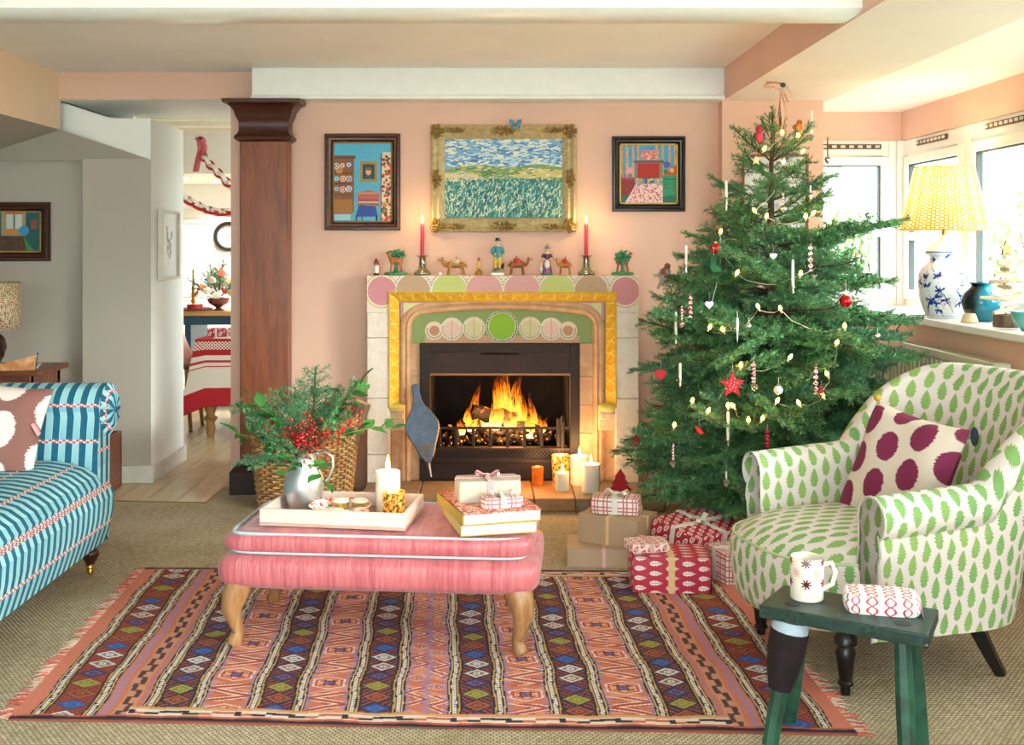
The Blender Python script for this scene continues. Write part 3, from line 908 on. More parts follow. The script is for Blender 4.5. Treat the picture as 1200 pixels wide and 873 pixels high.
cv.put(m & (np.abs(a - .818) < .004) & (np.sin(Yw * 260) > 0), '#7d78b0'); cv.put(m & (np.abs(a - .905) < .012) & (np.sin(Yw * 200 + a * 900) > .1), '#8f86b8')
st = np.abs(((Yw / .10) % 2) - 1)
zc = .855 + .009 * np.sign(np.sin(Yw * 2 * PI / .10))
cv.put((np.abs(a - .855) < .024), '#c98c70'); cv.put(np.abs(a - zc) < .008, '#54343a'); cv.put((np.abs(np.sin(Yw * 2 * PI / .10)) < .22) & (np.abs(a - .855) < .017), '#54343a')
diamonds(1.015, .05, .02, '#7a3128')
cv.put(a > 1.108, '#cf7a62')
# meander borders at the two long edges
for edge in (0, 1):
    yy = Yw if edge == 0 else RH - Yw
    m = (yy < .088) & (a < .84)
    cv.put(m, '#cf7d63'); cv.put(m & (yy > .074) & (yy < .081), '#c9b060')
    cv.put(m & (yy > .030) & (yy < .070), '#e3d2c4')
    ph = (X / .15) % 1
    up = ph < .5
    cv.put(m & (np.where(up, (yy > .048) & (yy < .063), (yy > .036) & (yy < .050))), '#33252e')
    cv.put(m & (((X / .15 + .25) // 1) % 2 == 0) & (np.where(up, (yy > .048) & (yy < .063), (yy > .036) & (yy < .050))), '#c46a50')
    cv.put(m & (np.abs(ph - .5) < .06) & (yy > .036) & (yy < .063), '#33252e')
    cv.put((yy < .026), '#b85c48'); cv.put(yy < .016, '#222032')
cv.a *= (1 + .16 * (rs.rand(ny, nx, 1) - .5)) * (1 + .10 * np.sin(Y[..., None] * 520)); cv.a = np.clip(cv.a, 0, 1)
rc = [Vector((-1.335, 3.06)), Vector((.985, 2.965)), Vector((-1.40, 4.49)), Vector((.925, 4.44))]
rug = thing('kilim_rug', 'flatwoven kilim rug with salmon and navy diamond stripes under the ottoman', 'rug', (-.2, 3.74, .003))
def rugmap(x, y):
    s = x / RW; t = y / RH
    px_ = (rc[0].x * (1 - s) + rc[1].x * s) * (1 - t) + (rc[2].x * (1 - s) + rc[3].x * s) * t
    py_ = (rc[0].y * (1 - s) + rc[1].y * s) * (1 - t) + (rc[2].y * (1 - s) + rc[3].y * s) * t
    py_ = py_ + .008 * np.sin(s * 9) * (1 - t)
    pz = .0075 + .0012 * np.sin(x * 23) * np.sin(y * 17)
    return np.stack([px_ + .2, py_ - 3.74, pz], 1)
b = NB('kilim_wool'); b.bump(b.noise(420, 2), .35, .003); KIL = b.done(b.attr('Col'), .95)
canvas_obj(cv, 'woven_face', KIL, rugmap, rug)
cc = [(c.x + .2, c.y - 3.74, 0) for c in (rc[0], rc[1], rc[3], rc[2])]
MB().prism(cc, (0, 0, .006)).build('backing', plain('rug_back', '#8a4a3a', .95), parent=rug)
rr = random.Random(5)
for side in (0, 1):
    mb = MB()
    for k in range(260):
        t = k / 259
        p0 = (rc[0].lerp(rc[2], t) if side == 0 else rc[1].lerp(rc[3], t))
        sx_ = -1 if side == 0 else 1
        L = rr.uniform(.02, .055); dy = rr.uniform(-.02, .02)
        q = Vector((p0.x + .2, p0.y - 3.74, .005)); e = q + Vector((sx_ * L, dy, -.003))
        mb.cur = 0 if rr.random() < .6 else 1
        mb.tube([q, q.lerp(e, .5) + Vector((0, rr.uniform(-.004, .004), .002)), e], [.0022, .002, .001], 4)
    o = mb.build('fringe', [plain('fringe_red', '#d2685a', .95), plain('fringe_cream', '#cdb9a4', .95)], parent=rug); o['kind'] = 'stuff'

# ================================================================== soft shapes
def sgnpow(v, e): return math.copysign(abs(v) ** e, v)
def softbox(mb, c, h, e1=.28, e2=.22, n=56, m=22, sag=None):
    """superellipsoid with half sizes h"""
    rows = []
    for i in range(m + 1):
        th = -PI / 2 + PI * i / m
        row = []
        for k in range(n):
            ph = 2 * PI * k / n
            p = Vector((h[0] * sgnpow(math.cos(th), e1) * sgnpow(math.cos(ph), e2), h[1] * sgnpow(math.cos(th), e1) * sgnpow(math.sin(ph), e2), h[2] * sgnpow(math.sin(th), e1)))
            if sag: p = sag(p)
            row.append(p + Vector(c))
        rows.append(row)
    return mb.grid(rows, cu=True)
def ring(h, e2, z, n=64, c=(0, 0)): return [Vector((c[0] + h[0] * sgnpow(math.cos(2 * PI * k / n), e2), c[1] + h[1] * sgnpow(math.sin(2 * PI * k / n), e2), z)) for k in range(n)]
def pillow_mesh(name, mat, s, thick, n=26, pinch=.07):
    mb = MB()
    for sd in (1, -1):
        rows, uvs = [], []
        for i in range(n + 1):
            row, ur = [], []
            for j in range(n + 1):
                x, y = -1 + 2 * j / n, -1 + 2 * i / n
                zz = sd * thick * (max(0, (1 - x ** 4) * (1 - y ** 4))) ** .55 * (1 - .12 * math.sin(5 * x + 3 * y) * .4)
                xx = x * (1 - pinch * (1 - y * y)); yy = y * (1 - pinch * (1 - x * x))
                row.append((xx * s / 2, yy * s / 2, zz)); ur.append((j / n, i / n))
            rows.append(row); uvs.append(ur)
        mb.grid(rows, uvs)
    return mb.mesh(name, mat, angle=80)
def uvs_of(b):
    sx = b.node('ShaderNodeSeparateXYZ'); b.plug(sx.inputs[0], b.coord('UV'))
    return E(b, sx.outputs[0]), E(b, sx.outputs[1])

# ================================================================== OTTOMAN
b = NB('moire_pink'); x, y, z = b.xyz()
w1 = b.noise(26, 4, .6, b.vec(x, y * .07, z * .10), 1.2)
w2 = b.noise(60, 3, .6, b.vec(x, y * .08, z * .08))
cr = b.noise(9, 3, .5, b.vec(x * 2.2, y, z * .4))
b.bump(cr * .8 + w2 * .2, .55, .03)
MOIRE = b.done(b.mix((w1 * .55 + w2 * .45).step(.3, .72), '#b5525b', '#d2777b'), .38, Sheen_Weight=.3)
ot = thing('ottoman', 'long pink moire silk footstool on carved wooden legs', 'ottoman', (-.352, 3.80, .011), math.radians(-5.0))
def sagw(p): return p + Vector((0, 0, -.006 * math.sin(p.x * 9) * (p.z > 0)))
softbox(MB(), (0, 0, .245), (.53, .262, .068), .5, .16, 80, 26).build('base', MOIRE, parent=ot)
softbox(MB(), (0, .0, .338), (.512, .25, .048), .55, .16, 80, 26, sagw).build('cushion', MOIRE, parent=ot)
otc = ot.children[-1]
PIPE = plain('blue_piping', '#bcd0d6', .6)
for z_, h_ in ((.368, (.4845, .2365)), (.308, (.4845, .2365))):
    MB().tube(ring(h_, .16, z_, 90), .0055, 6, closed=True).build('piping', PIPE, parent=bpy.data.objects['cushion'])
OTW = wood('pale_walnut', '#8f5f38', '#b98a5c', .35, 7, 'Z')
for sx_ in (-1, 1):
    for sy_ in (-1, 1):
        p = [(.455, .205, .20), (.468, .215, .165), (.478, .225, .12), (.468, .218, .075), (.458, .212, .04), (.468, .222, .012), (.475, .228, 0)]
        MB().tube([(sx_ * q[0], sy_ * q[1], q[2]) for q in p], [.046, .044, .034, .024, .020, .026, .020], 12).build('leg', OTW, parent=ot)

# ================================================================== SOFA
b = NB('sofa_stripe'); U, V = uvs_of(b)
f = (U / .054).fract()
dark = f < .5
edge = ((f - .5).abs() < .035).max((f > .965).max(f < .035))
col = b.mix(dark, b.mix((V * 9.0).fract(), '#86c6d4', '#a6dbe3'), b.mix(b.noise(50, 2), '#0d5876', '#17708f'))
col = b.mix(edge * (1.0 - dark) , col, '#c6e6ea')
g = (V / .145).fract() - .5
hb = ((f * 4.0).fract() - .5).abs() * 2.0
blob = g.abs() < (.045 * (1.0 - hb * hb) + .010)
col = b.mix(blob, col, b.mix(g * (((f * 2.0).fract() > .5) * 2.0 - 1.0) > 0.0, '#e9dcd2', '#d34a5c'))
b.bump(b.noise(220, 2), .2, .002)
SOFAF = b.done(col, .85)
SX0, SX1 = -2.42, -1.545
sofa = thing('sofa', 'teal and pale blue striped sofa with rolled arm and turned legs', 'sofa', (-1.95, 3.55, .003))
SO = Vector(sofa.location)
def so(mb, name, mat, **k):
    mb.v = [tuple(Vector(v) - SO) for v in mb.v]
    return mb.build(name, mat, parent=sofa, **k)
def arm(mirror, ymid):
    prof = [(4.335, .36), (4.34, .45), (4.36, .58), (4.372, .64)]
    cyy, czz, r = 4.47, .655, .108
    for k in range(15):
        a_ = math.radians(165 - k * 17.5)
        prof.append((cyy + r * math.cos(a_) * 1.08, czz + r * math.sin(a_)))
    prof += [(4.475, .54), (4.47, .5)]
    out = [(4.475, .56), (4.485, .45), (4.48, .3), (4.47, .13)]
    if mirror: prof = [(2 * ymid - y, z) for y, z in prof]; out = [(2 * ymid - y, z) for y, z in out]
    mb = MB()
    for pf in (prof, out):
        L = [0]
        for i in range(1, len(pf)): L.append(L[-1] + math.hypot(pf[i][0] - pf[i - 1][0], pf[i][1] - pf[i - 1][1]))
        xs = [SX0 + (SX1 - SX0) * k / 14 for k in range(15)]
        mb.grid([[(x, y, z) for x in xs] for y, z in pf], [[(x, l + .03) for x in xs] for l in L])
    so(mb, 'arm', SOFAF, recalc=False)
    # front end of the arm: lower panel and gathered scroll
    mb = MB()
    cap = [(4.335, .36)] + prof[1:] + out[1:] if not mirror else prof + out[1:]
    cen_ = Vector((SX1 + .006, sum(p[0] for p in cap) / len(cap), .55))
    for i in range(len(cap)):
        p, q = cap[i], cap[(i + 1) % len(cap)]
        mb.poly([(SX1, p[0], p[1]), (SX1, q[0], q[1]), tuple(cen_)], [(p[0], p[1]), (q[0], q[1]), (cen_.y, cen_.z)])
    so(mb, 'arm_front', SOFAF)
    yc = cyy if not mirror else 2 * ymid - cyy
    mb = MB()
    for k in range(18):
        a_ = 2 * PI * k / 18
        d = Vector((0, math.cos(a_), math.sin(a_)))
        c0 = Vector((SX1 + .02, yc, czz))
        p0, p1, p2 = c0 + d * .012, c0 + d * .06, Vector((SX1 - .004, yc, czz)) + d * .100
        w = .010
        n_ = Vector((0, -d.z, d.y))
        rows = []
        for pp, ww in ((p0, .004), (p1, .012), (p2, .019)):
            rows.append([pp - n_ * ww, pp + Vector((.010, 0, 0)), pp + n_ * ww])
        mb.grid(rows, [[(k * .03 + j * .012, i * .05) for j in range(3)] for i in range(3)])
    mb.tube([(SX1 + .022, yc, czz), (SX1 + .034, yc, czz)], [.016, .012], 10)
    so(mb, 'scroll', SOFAF)
arm(False, 0); arm(True, 3.55)
# seat and front
def sweepY(name, pf, y0, y1, bul=0.0, v0=0.0):
    ys_ = [y0 + (y1 - y0) * k / 24 for k in range(25)]
    L = [v0]
    for i in range(1, len(pf)): L.append(L[-1] + math.hypot(pf[i][0] - pf[i - 1][0], pf[i][1] - pf[i - 1][1]))
    mb = MB()
    rows = [[(x + bul * (1 - (2 * k / 24 - 1) ** 8) * 0, y, z) for k, y in enumerate(ys_)] for x, z in pf]
    mb.grid(rows, [[(y, l) for y in ys_] for l in L])
    for yy in (y0, y1): mb.poly([(x, yy, z) for x, z in pf], [(x, z) for x, z in pf])
    return so(mb, name, SOFAF, recalc=False)
sweepY('seat', [(-2.3, .36), (-2.3, .455), (-2.1, .468), (-1.9, .478), (-1.7, .476), (-1.64, .466), (-1.58, .448), (-1.54, .42), (-1.522, .39), (-1.526, .362), (-1.54, .352)], 2.78, 4.325, v0=.02)
sweepY('front_rail', [(-1.54, .36), (-1.524, .352), (-1.514, .32), (-1.518, .26), (-1.532, .19), (-1.552, .13), (-1.6, .115)], 2.72, 4.45, v0=.06)
mb = MB(); mb.bb(-2.4, -1.60, 2.74, 4.45, .12, .355); so(mb, 'frame', plain('sofa_under', '#2b2622', .9))
pf = [(-2.22, .44), (-2.25, .6), (-2.27, .66)]
for k in range(13):
    a_ = math.radians(15 + k * 18); pf.append((-2.37 + .105 * math.cos(a_), .67 + .105 * math.sin(a_)))
pf += [(-2.42, .5), (-2.42, .13)]
sweepY('backrest', pf, 2.75, 4.36)
DKW = wood('dark_mahogany', '#2c120d', '#4a2018', .3, 8, 'Z')
BRASS = plain('brass', '#c79a45', .28, 1.0)
for (lx, ly) in ((-1.60, 4.42), (-2.34, 4.42), (-1.60, 2.8), (-2.34, 2.8)):
    mb = MB().lathe([(.034, .125), (.036, .112), (.024, .105), (.034, .095), (.036, .08), (.026, .06), (.017, .045), (.019, .04)], 16, (lx, ly, .003))
    mb.cur = 1; mb.lathe([(.017, .042), (.019, .03), (.012, .024), (.014, .018), (.014, .006), (.009, 0.0005)], 12, (lx, ly, .003))
    so(mb, 'leg', [DKW, BRASS])

# cushion on the sofa
def ikat(name, spot, ground, sc=2.6, ang=0.0, rx=.36, ry=.40):
    b = NB(name); U, V = uvs_of(b)
    n = b.noise(1.0, 3, .6, b.vec(U * 5.0, V * 60.0, 0.0)); n2 = b.noise(6, 2, .5, b.vec(U, V, 0.0))
    su = U * sc + .15; k = su.floor(); sv = V * sc * .86 + (k.mod(2.0)) * .5 + .1
    fx = su.fract() - .5 + (n - .5) * .22; fy = sv.fract() - .5 + (n2 - .5) * .12
    d = ((fx / rx) * (fx / rx) + (fy / ry) * (fy / ry)).sqrt()
    b.bump(b.noise(180, 2, .5), .15, .002)
    return b.done(b.mix(d.step(.94, 1.03), spot, ground), .85)
IK1 = ikat('ikat_pink', '#f0dcd8', '#8e5f58', 2.2, rx=.34, ry=.40)
IK2 = ikat('ikat_plum', '#7c2048', '#d9c8b8', 3.3, rx=.37, ry=.40)
cu = thing('scatter_cushion', 'brown cushion with large pale pink spots leaning on the striped sofa arm', 'cushion', P(-8, 556, 4.14))
cm = pillow_mesh('cushion_cover', IK1, .37, .065)
R = rotm('Z', math.radians(14)) @ rotm('X', math.radians(66))
o = linked(cm, 'cover', cu, (-.03, .06, .158), R @ rotm('Z', math.radians(-9)))
lab = MB().box((0, 0, 0), (.012, .03, .05)); lab.build('care_label', plain('label_pink', '#e7a3a8', .8), parent=cu, loc=(.135, .06, .16), rot=(0, -.5, .3))
MB().ell((0, 0, 0), .012).build('tassel', plain('magenta_tassel', '#b3285f', .8), parent=cu, loc=(.15, -.01, .0))

# ================================================================== ARMCHAIR
b = NB('leaf_fabric'); U, V = uvs_of(b)
su = U / .046; k = su.floor(); sv = V / .074 + k.mod(2.0) * .5
fx = (su.fract() - .5); fy = sv.fract() - .5
t = fy + .5
tt = ((t - .06) / .9).clamp()
body = b.math('POWER', tt, .62) * (1.0 - tt) * 2.85
wdt = body * .40
ser = ((t * 7.0 - fx.abs() * 4.0).fract()) * .15 * body
leaf = fx.abs() < (wdt - ser)
vein = fx.abs() < .02
gcol = b.mix(b.noise(2.5, 2, .5, b.vec(U, V, 0.0)).step(.35, .65), '#87a850', '#639a52')
gcol = b.mix(b.noise(90, 2, .5, b.vec(U, V, 0.0)) * .25, gcol, '#c3d49c')
col = b.mix(leaf, '#dccfc9', gcol)
b.bump(b.noise(260, 2), .12, .002)
LEAF = b.done(col, .85)
CHO = Vector((1.222, 3.55, .003))
ch = thing('armchair', 'tub armchair upholstered in white fabric with green leaf print', 'armchair', CHO, math.radians(-75))
path = []
for k in range(13): path.append((-.345, -.235 + .33 * k / 12, 0.0))
for k in range(1, 40):
    a_ = PI - PI * k / 40
    e = .82
    path.append((.345 * sgnpow(math.cos(a_), e), .095 + .285 * abs(math.sin(a_)) ** e, math.degrees(PI - a_) if a_ > PI / 2 else math.degrees(a_)))
for k in range(13): path.append((.345, .095 - .33 * k / 12, 0.0))
N = len(path)
rowsI, uvI, rowsO, uvO, secs = [], [], [], [], []
Lp = 0
for i in range(N):
    x_, y_, ph = path[i]
    p_ = path[max(i - 1, 0)]; q_ = path[min(i + 1, N - 1)]
    t_ = Vector((q_[0] - p_[0], q_[1] - p_[1])).normalized(); n_ = Vector((-t_.y, t_.x))
    if i: Lp += math.hypot(x_ - path[i - 1][0], y_ - path[i - 1][1])
    rise = math.sin(min(1, max(0, ph - 4) / 62) * PI / 2) ** .85
    armf = (y_ + .235) / .33 if ph == 0 else 1
    H = .60 + .02 * armf + .285 * rise
    r = .064 - .022 * rise
    lean = .13 * rise
    off = .012
    sec = [(-.075 * (1 - rise) - .05 * rise, .33), (-.055, .42)]
    zi = H - r
    for k in range(1, 6): sec.append((-.052 + (.0) * k / 5, .42 + (zi - .03 - .42) * k / 5))
    for k in range(12):
        a_ = math.radians(180 - k * 21)
        sec.append((off + (r + .0) * math.cos(a_), zi + r * math.sin(a_)))
    ou = [(off + .03, H - 1.45 * r), (off + .042 , H - 2.2 * r - .02), (.045, .42), (.03, .28), (.012, .185)]
    lf = lambda n0, z0: n0 + lean * smoothstep(.35, .95, z0)
    def pt(n0, z0):
        nn = lf(n0, z0); return Vector((x_ + n_.x * nn, y_ + n_.y * nn, z0))
    secs.append((sec, ou, pt))
    l = 0; row, ur = [], []
    for k, (a0, z0) in enumerate(sec):
        if k: l += math.hypot(a0 - sec[k - 1][0], z0 - sec[k - 1][1])
        row.append(pt(a0, z0)); ur.append((Lp * 1.0, l))
    rowsI.append(row); uvI.append(ur)
    m = 14; row, ur = [], []
    for k in range(len(ou)):
        row.append(pt(*ou[k])); ur.append((Lp * 1.12, ou[k][1]))
    rowsO.append(row); uvO.append(ur)
MB().grid(rowsI, uvI).build('tub_inside', LEAF, parent=ch, recalc=False, angle=75)
MB().grid(rowsO, uvO).build('tub_outside', LEAF, parent=ch, recalc=False, angle=75)
PIPEC = plain('cream_piping', '#e9e2d6', .8)
for i in (0, N - 1):
    sec, ou, pt = secs[i]
    loop = [pt(*s_) + Vector((0, -.004, 0)) for s_ in sec + ou]
    c_ = sum(loop, Vector()) / len(loop)
    mb = MB(); 
    cz = c_ + Vector((0, -.012, 0))
    for k in range(len(loop)):
        p, q = loop[k], loop[(k + 1) % len(loop)]
        mb.poly([p, q, cz], [(p.x, p.z), (q.x, q.z), (cz.x, cz.z)])
    af = mb.build('arm_front', LEAF, parent=ch, angle=80)
    MB().tube(loop, .0045, 6).build('arm_piping', PIPEC, parent=af)
# seat
ns = 72
def plan(k, s=1.0):
    a_ = 2 * PI * k / ns
    cx_, sy_ = math.cos(a_), math.sin(a_)
    x_ = .335 * sgnpow(cx_, .62) * (1 - .14 * max(0, -sy_)) ; y_ = (.36 * sgnpow(sy_, .8) if sy_ > 0 else -.37 * abs(sy_) ** .78)
    return Vector((x_ * s, y_ * s - .06, 0))
rows, uvs = [], []
for i in range(13):
    s_ = (i / 12)
    rows.append([plan(k, s_ * .985) + Vector((0, 0, .385 + .065 * (1 - s_ ** 5.0))) for k in range(ns + 1)])
    uvs.append([(p.x, -p.y) for p in rows[-1]])
MB().grid(rows, uvs).build('seat', LEAF, parent=ch, recalc=False, angle=80)
chs = [o for o in ch.children if o.name.startswith('seat')][0]
rows, uvs = [], []
Lq = [0]
for k in range(ns): Lq.append(Lq[-1] + (plan(k + 1) - plan(k)).length)
for s_, z_ in ((.985, .388), (1.01, .37), (1.018, .32), (1.005, .26), (.975, .21), (.94, .185), (.5, .183)):
    rows.append([plan(k, s_) + Vector((0, 0, z_)) for k in range(ns + 1)]); uvs.append([(Lq[k], z_) for k in range(ns + 1)])
MB().grid(rows, uvs).build('seat_front', LEAF, parent=ch, recalc=False, angle=80)
MB().tube([plan(k, .992) + Vector((0, 0, .389)) for k in range(ns)], .0045, 6, closed=True).build('seat_piping', plain('leaf_piping', '#b9c79a', .8), parent=chs)
EBON = plain('ebonised_wood', '#17120f', .3, var=.3)
for sx_ in (-1, 1):
    MB().lathe([(.032, .215), (.034, .19), (.024, .183), (.033, .17), (.034, .15), (.022, .142), (.03, .125), (.026, .10), (.021, .06), (.018, .042), (.023, .036), (.023, .03), (.015, .026), (.014, 0)], 16, (sx_ * .25, -.255, 0)).build('leg', EBON, parent=ch)
    MB().tube([(sx_ * .22, .20, .215), (sx_ * .225, .22, .14), (sx_ * .24, .255, .06), (sx_ * .25, .285, 0.004)], [.032, .029, .023, .020], 4).build('leg', EBON, parent=ch)
# cushion on the armchair
cu = thing('scatter_cushion', 'cream cushion with plum ikat spots in the leaf print armchair', 'cushion', (1.30, 3.60, .445))
cm = pillow_mesh('cushion_cover', IK2, .40, .062)
fw = Vector((-.83, -.42, .36)).normalized()
xr = Vector((.42, -.86, .0)); xr = (xr - fw * xr.dot(fw)).normalized(); yu = fw.cross(xr)
M = Matrix((xr, yu, fw)).transposed() @ rotm('Z', math.radians(-6))
linked(cm, 'cover', cu, (.035, -.0, .135), M)
tp = M @ Vector((-.2, .2, 0)) + Vector((.035, 0, .135))
MB().ell((0, 0, 0), .012).build('pompom', plain('mustard_pompom', '#b8901e', .9), parent=cu, loc=tp + Vector((0, 0, .01)))
tp = M @ Vector((.2, .2, 0)) + Vector((.035, 0, .135))
MB().ell((0, 0, 0), (.012, .012, .03)).build('edge_trim', plain('navy_trim', '#1d2738', .9), parent=cu, loc=tp + Vector((0.01, 0, -.02)))

# ================================================================== GREEN STOOL
b = NB('worn_green'); n = b.noise(14, 4, .65); n2 = b.noise(70, 3, .6)
b.bump(n2, .2, .003)
col = b.mix(n.step(.35, .62), '#16302a', '#1f463a'); col = b.mix((n2 * .5 + n * .5).step(.50, .58), col, '#1b2028'); col = b.mix((n2 * n).step(.38, .44), col, '#b9b09a')
WGREEN = b.done(col, .4)
b = NB('worn_green_leg'); n = b.noise(12, 4, .6); WGREEN2 = b.done(b.mix(n.step(.35, .65), '#163a2c', '#2a5c48'), .45)
st_p = [G(889, 711, .37), G(1088, 747, .37), G(1100, 716, .37), G(918, 687, .37)]
sc_ = sum(st_p, Vector()) / 4; sc_.z = .003
stl = thing('milking_stool', 'small worn green painted wooden stool beside the armchair', 'stool', sc_)
pts = [Vector((p.x - sc_.x, p.y - sc_.y, .338)) for p in st_p]
MB().prism(pts, (0, 0, .034)).build('top', WGREEN, parent=stl, bevel=.004)
dirx = (pts[1] - pts[0]).normalized(); diry = (pts[3] - pts[0]).normalized()
def sp_(fx_, fy_): return pts[0] + (pts[1] - pts[0]) * fx_ + (pts[3] - pts[0]) * fy_
for fx_, fy_, ox, oy in ((.17, .26, -.05, -.025), (.17, .74, -.05, .03), (.83, .26, .02, -.03), (.83, .74, .02, .03)):
    a_ = sp_(fx_, fy_); e_ = a_ + dirx * ox + diry * oy; e_.z = 0
    lg = MB().tube([a_, a_.lerp(e_, .5), e_], [.021, .024, .022], 8).build('leg', WGREEN2, parent=stl, angle=25)
    MB().lathe([(.02, 0), (.02, .001), (.008, .0015), (0, .0016)], 16, a_ + Vector((0, 0, .0342))).build('leg_tenon', plain('tenon_dark', '#1d2422', .5), parent=lg)
# dark cloth bound round one leg
a_ = sp_(.17, .26); e_ = a_ + dirx * -.05 + diry * -.025; e_.z = 0
q0, q1 = a_.lerp(e_, .10), a_.lerp(e_, .56)
MB().tube([q0, q0.lerp(q1, .3), q0.lerp(q1, .7), q1], [.05, .05, .042, .030], 14).build('leg_wrap', plain('dark_velvet', '#1c0a12', .9, var=.5, vscale=30), parent=stl)
MB().tube([a_.lerp(e_, .02), a_.lerp(e_, .11)], [.045, .049], 14).build('wrap_cuff', plain('pale_blue_cloth', '#aebfcb', .9), parent=stl)
# ================================================================== CHRISTMAS TREE
TX, TY = 1.30, 5.12
b = NB('fir_needles')
oi = b.node('ShaderNodeObjectInfo'); rnd = E(b, oi.outputs['Random'])
n = b.noise(150, 2, .6); n2 = b.noise(9, 2)
col = b.mix((n * .65 + n2 * .35).step(.36, .64), '#14381f', '#6fae66')
col = b.mix(rnd * .55, col, b.mix(n, '#184a38', '#86c79a'))
NEED = b.done(col, .32)
BARK = plain('fir_bark', '#5a4030', .9, var=.25, vscale=40, bump=.4)
def needle_mesh(name, segs, spacing, per, ln, wd, seed, mats, stems):
    rs = np.random.RandomState(seed)
    Bs, As = [], []
    for p, q in segs:
        p, q = np.array(p, float), np.array(q, float); L = np.linalg.norm(q - p)
        k = max(1, int(L / spacing)); t = (np.arange(k) + rs.rand(k)) / k
        Bs.append(np.repeat(p[None] + (q - p)[None] * t[:, None], per, 0)); As.append(np.repeat(((q - p) / (L + 1e-9))[None], k * per, 0))
    B = np.concatenate(Bs); A = np.concatenate(As); M = len(B)
    up = np.array([0, 0, 1.0]); side = np.cross(A, up); side /= (np.linalg.norm(side, axis=1, keepdims=True) + 1e-9)
    u2 = np.cross(side, A)
    th = rs.uniform(-1.0, PI + 1.0, M)
    rad = side * np.cos(th)[:, None] + u2 * (np.sin(th) * .8)[:, None]
    d = A * rs.uniform(.45, .8, M)[:, None] + rad; d /= np.linalg.norm(d, axis=1, keepdims=True)
    l = ln * rs.uniform(.7, 1.1, M)
    w = np.cross(d, rs.normal(size=(M, 3))); w /= np.linalg.norm(w, axis=1, keepdims=True); w *= wd / 2
    tip = B + d * l[:, None]; mid = B + d * (l * .45)[:, None]
    V = np.stack([B, mid + w, tip, mid - w], 1).reshape(-1, 3)
    nv0 = len(stems.v)
    verts = np.concatenate([np.array(stems.v, float).reshape(-1, 3), V])
    me = bpy.data.meshes.new(name)
    F = list(stems.f) + [tuple(x) for x in (np.arange(M * 4).reshape(-1, 4) + nv0).tolist()]
    me.from_pydata(verts.tolist(), [], F)
    for m in mats: me.materials.append(m)
    me.polygons.foreach_set('material_index', [1] * len(stems.f) + [0] * M)
    me.update()
    return me
def fir_branch(name, L, seed, droop=.10, tw=.42, up=.04, dens=1.0, spread=1.0):
    r = random.Random(seed); segs = []; stems = MB()
    def curve(t): return Vector((L * t, .03 * L * math.sin(t * 4 + seed), -droop * L * t * t + up * L * t ** 4))
    n = max(6, int(L / .034)); pts = [curve(i / n) for i in range(n + 1)]
    for i in range(n):
        if i >= n * .12: segs.append((pts[i], pts[i + 1]))
    stems.tube(pts[::2] if n > 8 else pts, [.008 * L / .6 * (1 - .75 * i / len(pts[::2] if n > 8 else pts)) + .0012 for i in range(len(pts[::2] if n > 8 else pts))], 5)
    for i in range(1, n):
        t = i / n
        if t < .18: continue
        for sd in (-1, 1):
            if r.random() < .06: continue
            ll = (tw * L * (1 - t) ** .8 * (.55 + .6 * min(1, t * 2.2)) + .03) * r.uniform(.75, 1.15) * spread
            ang = math.radians(r.uniform(42, 60)) * sd
            d = Vector((math.cos(ang), math.sin(ang), r.uniform(-.28, .42))).normalized()
            p = pts[i]; q = p + d * ll + Vector((0, 0, -.10 * ll))
            m = p.lerp(q, .5) + Vector((.05 * ll, 0, .03 * ll))
            segs += [(p, m), (m, q)]
            stems.tube([p, m, q], [.0022, .0016, .001], 3, cap=False)
            if ll > .10:
                for k in range(int(ll / .04)):
                    tt = .3 + .6 * k / max(1, int(ll / .04)); pp = p.lerp(m, tt * 2) if tt < .5 else m.lerp(q, tt * 2 - 1)
                    for s2 in (-1, 1):
                        a2 = ang + s2 * math.radians(48)
                        l2 = ll * (1 - tt) * .5 + .022
                        q2 = pp + Vector((math.cos(a2), math.sin(a2), r.uniform(-.3, .35))) * l2
                        segs.append((pp, q2))
    return needle_mesh(name, segs, .0042 / dens, 3, .021, .0030, seed, [NEED, BARK], stems)
TR = {}
for cls, L in (('a', .70), ('b', .54), ('c', .38), ('d', .22)):
    TR[cls] = (L, [fir_branch('branch', L, 11 * ord(cls) + k, droop=.12 if cls in 'ab' else .02, up=.08 if cls in 'ab' else .1) for k in range(2)])
tree = thing('christmas_tree', 'bushy green fir Christmas tree hung with ornaments and fairy lights', 'christmas tree', (TX, TY, .003))
tk = MB().tube([(0, 0, .05), (.005, .005, .6), (-.005, 0, 1.2), (.0, 0, 1.7), (.005, -.005, 1.93)], [.034, .030, .021, .010, .004], 10)
tk.build('trunk', BARK, parent=tree)
b = NB('tub_wood'); n = b.noise(12, 4); TUB = b.done(b.mix(n, '#6a4526', '#8d6238'), .7)
MB().lathe([(.15, 0), (.17, .04), (.185, .16), (.19, .2), (.17, .2), (.165, .17), (.0, .165)], 28).build('tub', TUB, parent=tree)
def rad_at(z):
    zs = [(.15, .60), (.32, .70), (.55, .69), (.88, .62), (1.19, .50), (1.40, .38), (1.58, .27), (1.72, .19), (1.85, .10), (2.0, .02)]
    for (z0, r0), (z1, r1) in zip(zs, zs[1:]):
        if z <= z1: return r0 + (r1 - r0) * max(0, (z - z0)) / (z1 - z0)
    return .02
rr = random.Random(21)
def add_branch(z, az, length, el, roll=0.0, y=0):
    cls = min(TR, key=lambda c: abs(math.log(TR[c][0] / length)))
    L, ms = TR[cls]; s = length / L
    M = rotm('Z', az) @ rotm('Y', -el) @ rotm('X', roll)
    linked(ms[rr.randrange(2)], 'branch', tree, (0, 0, z), M, (s, s * rr.uniform(.9, 1.1), s))
ang0 = 0
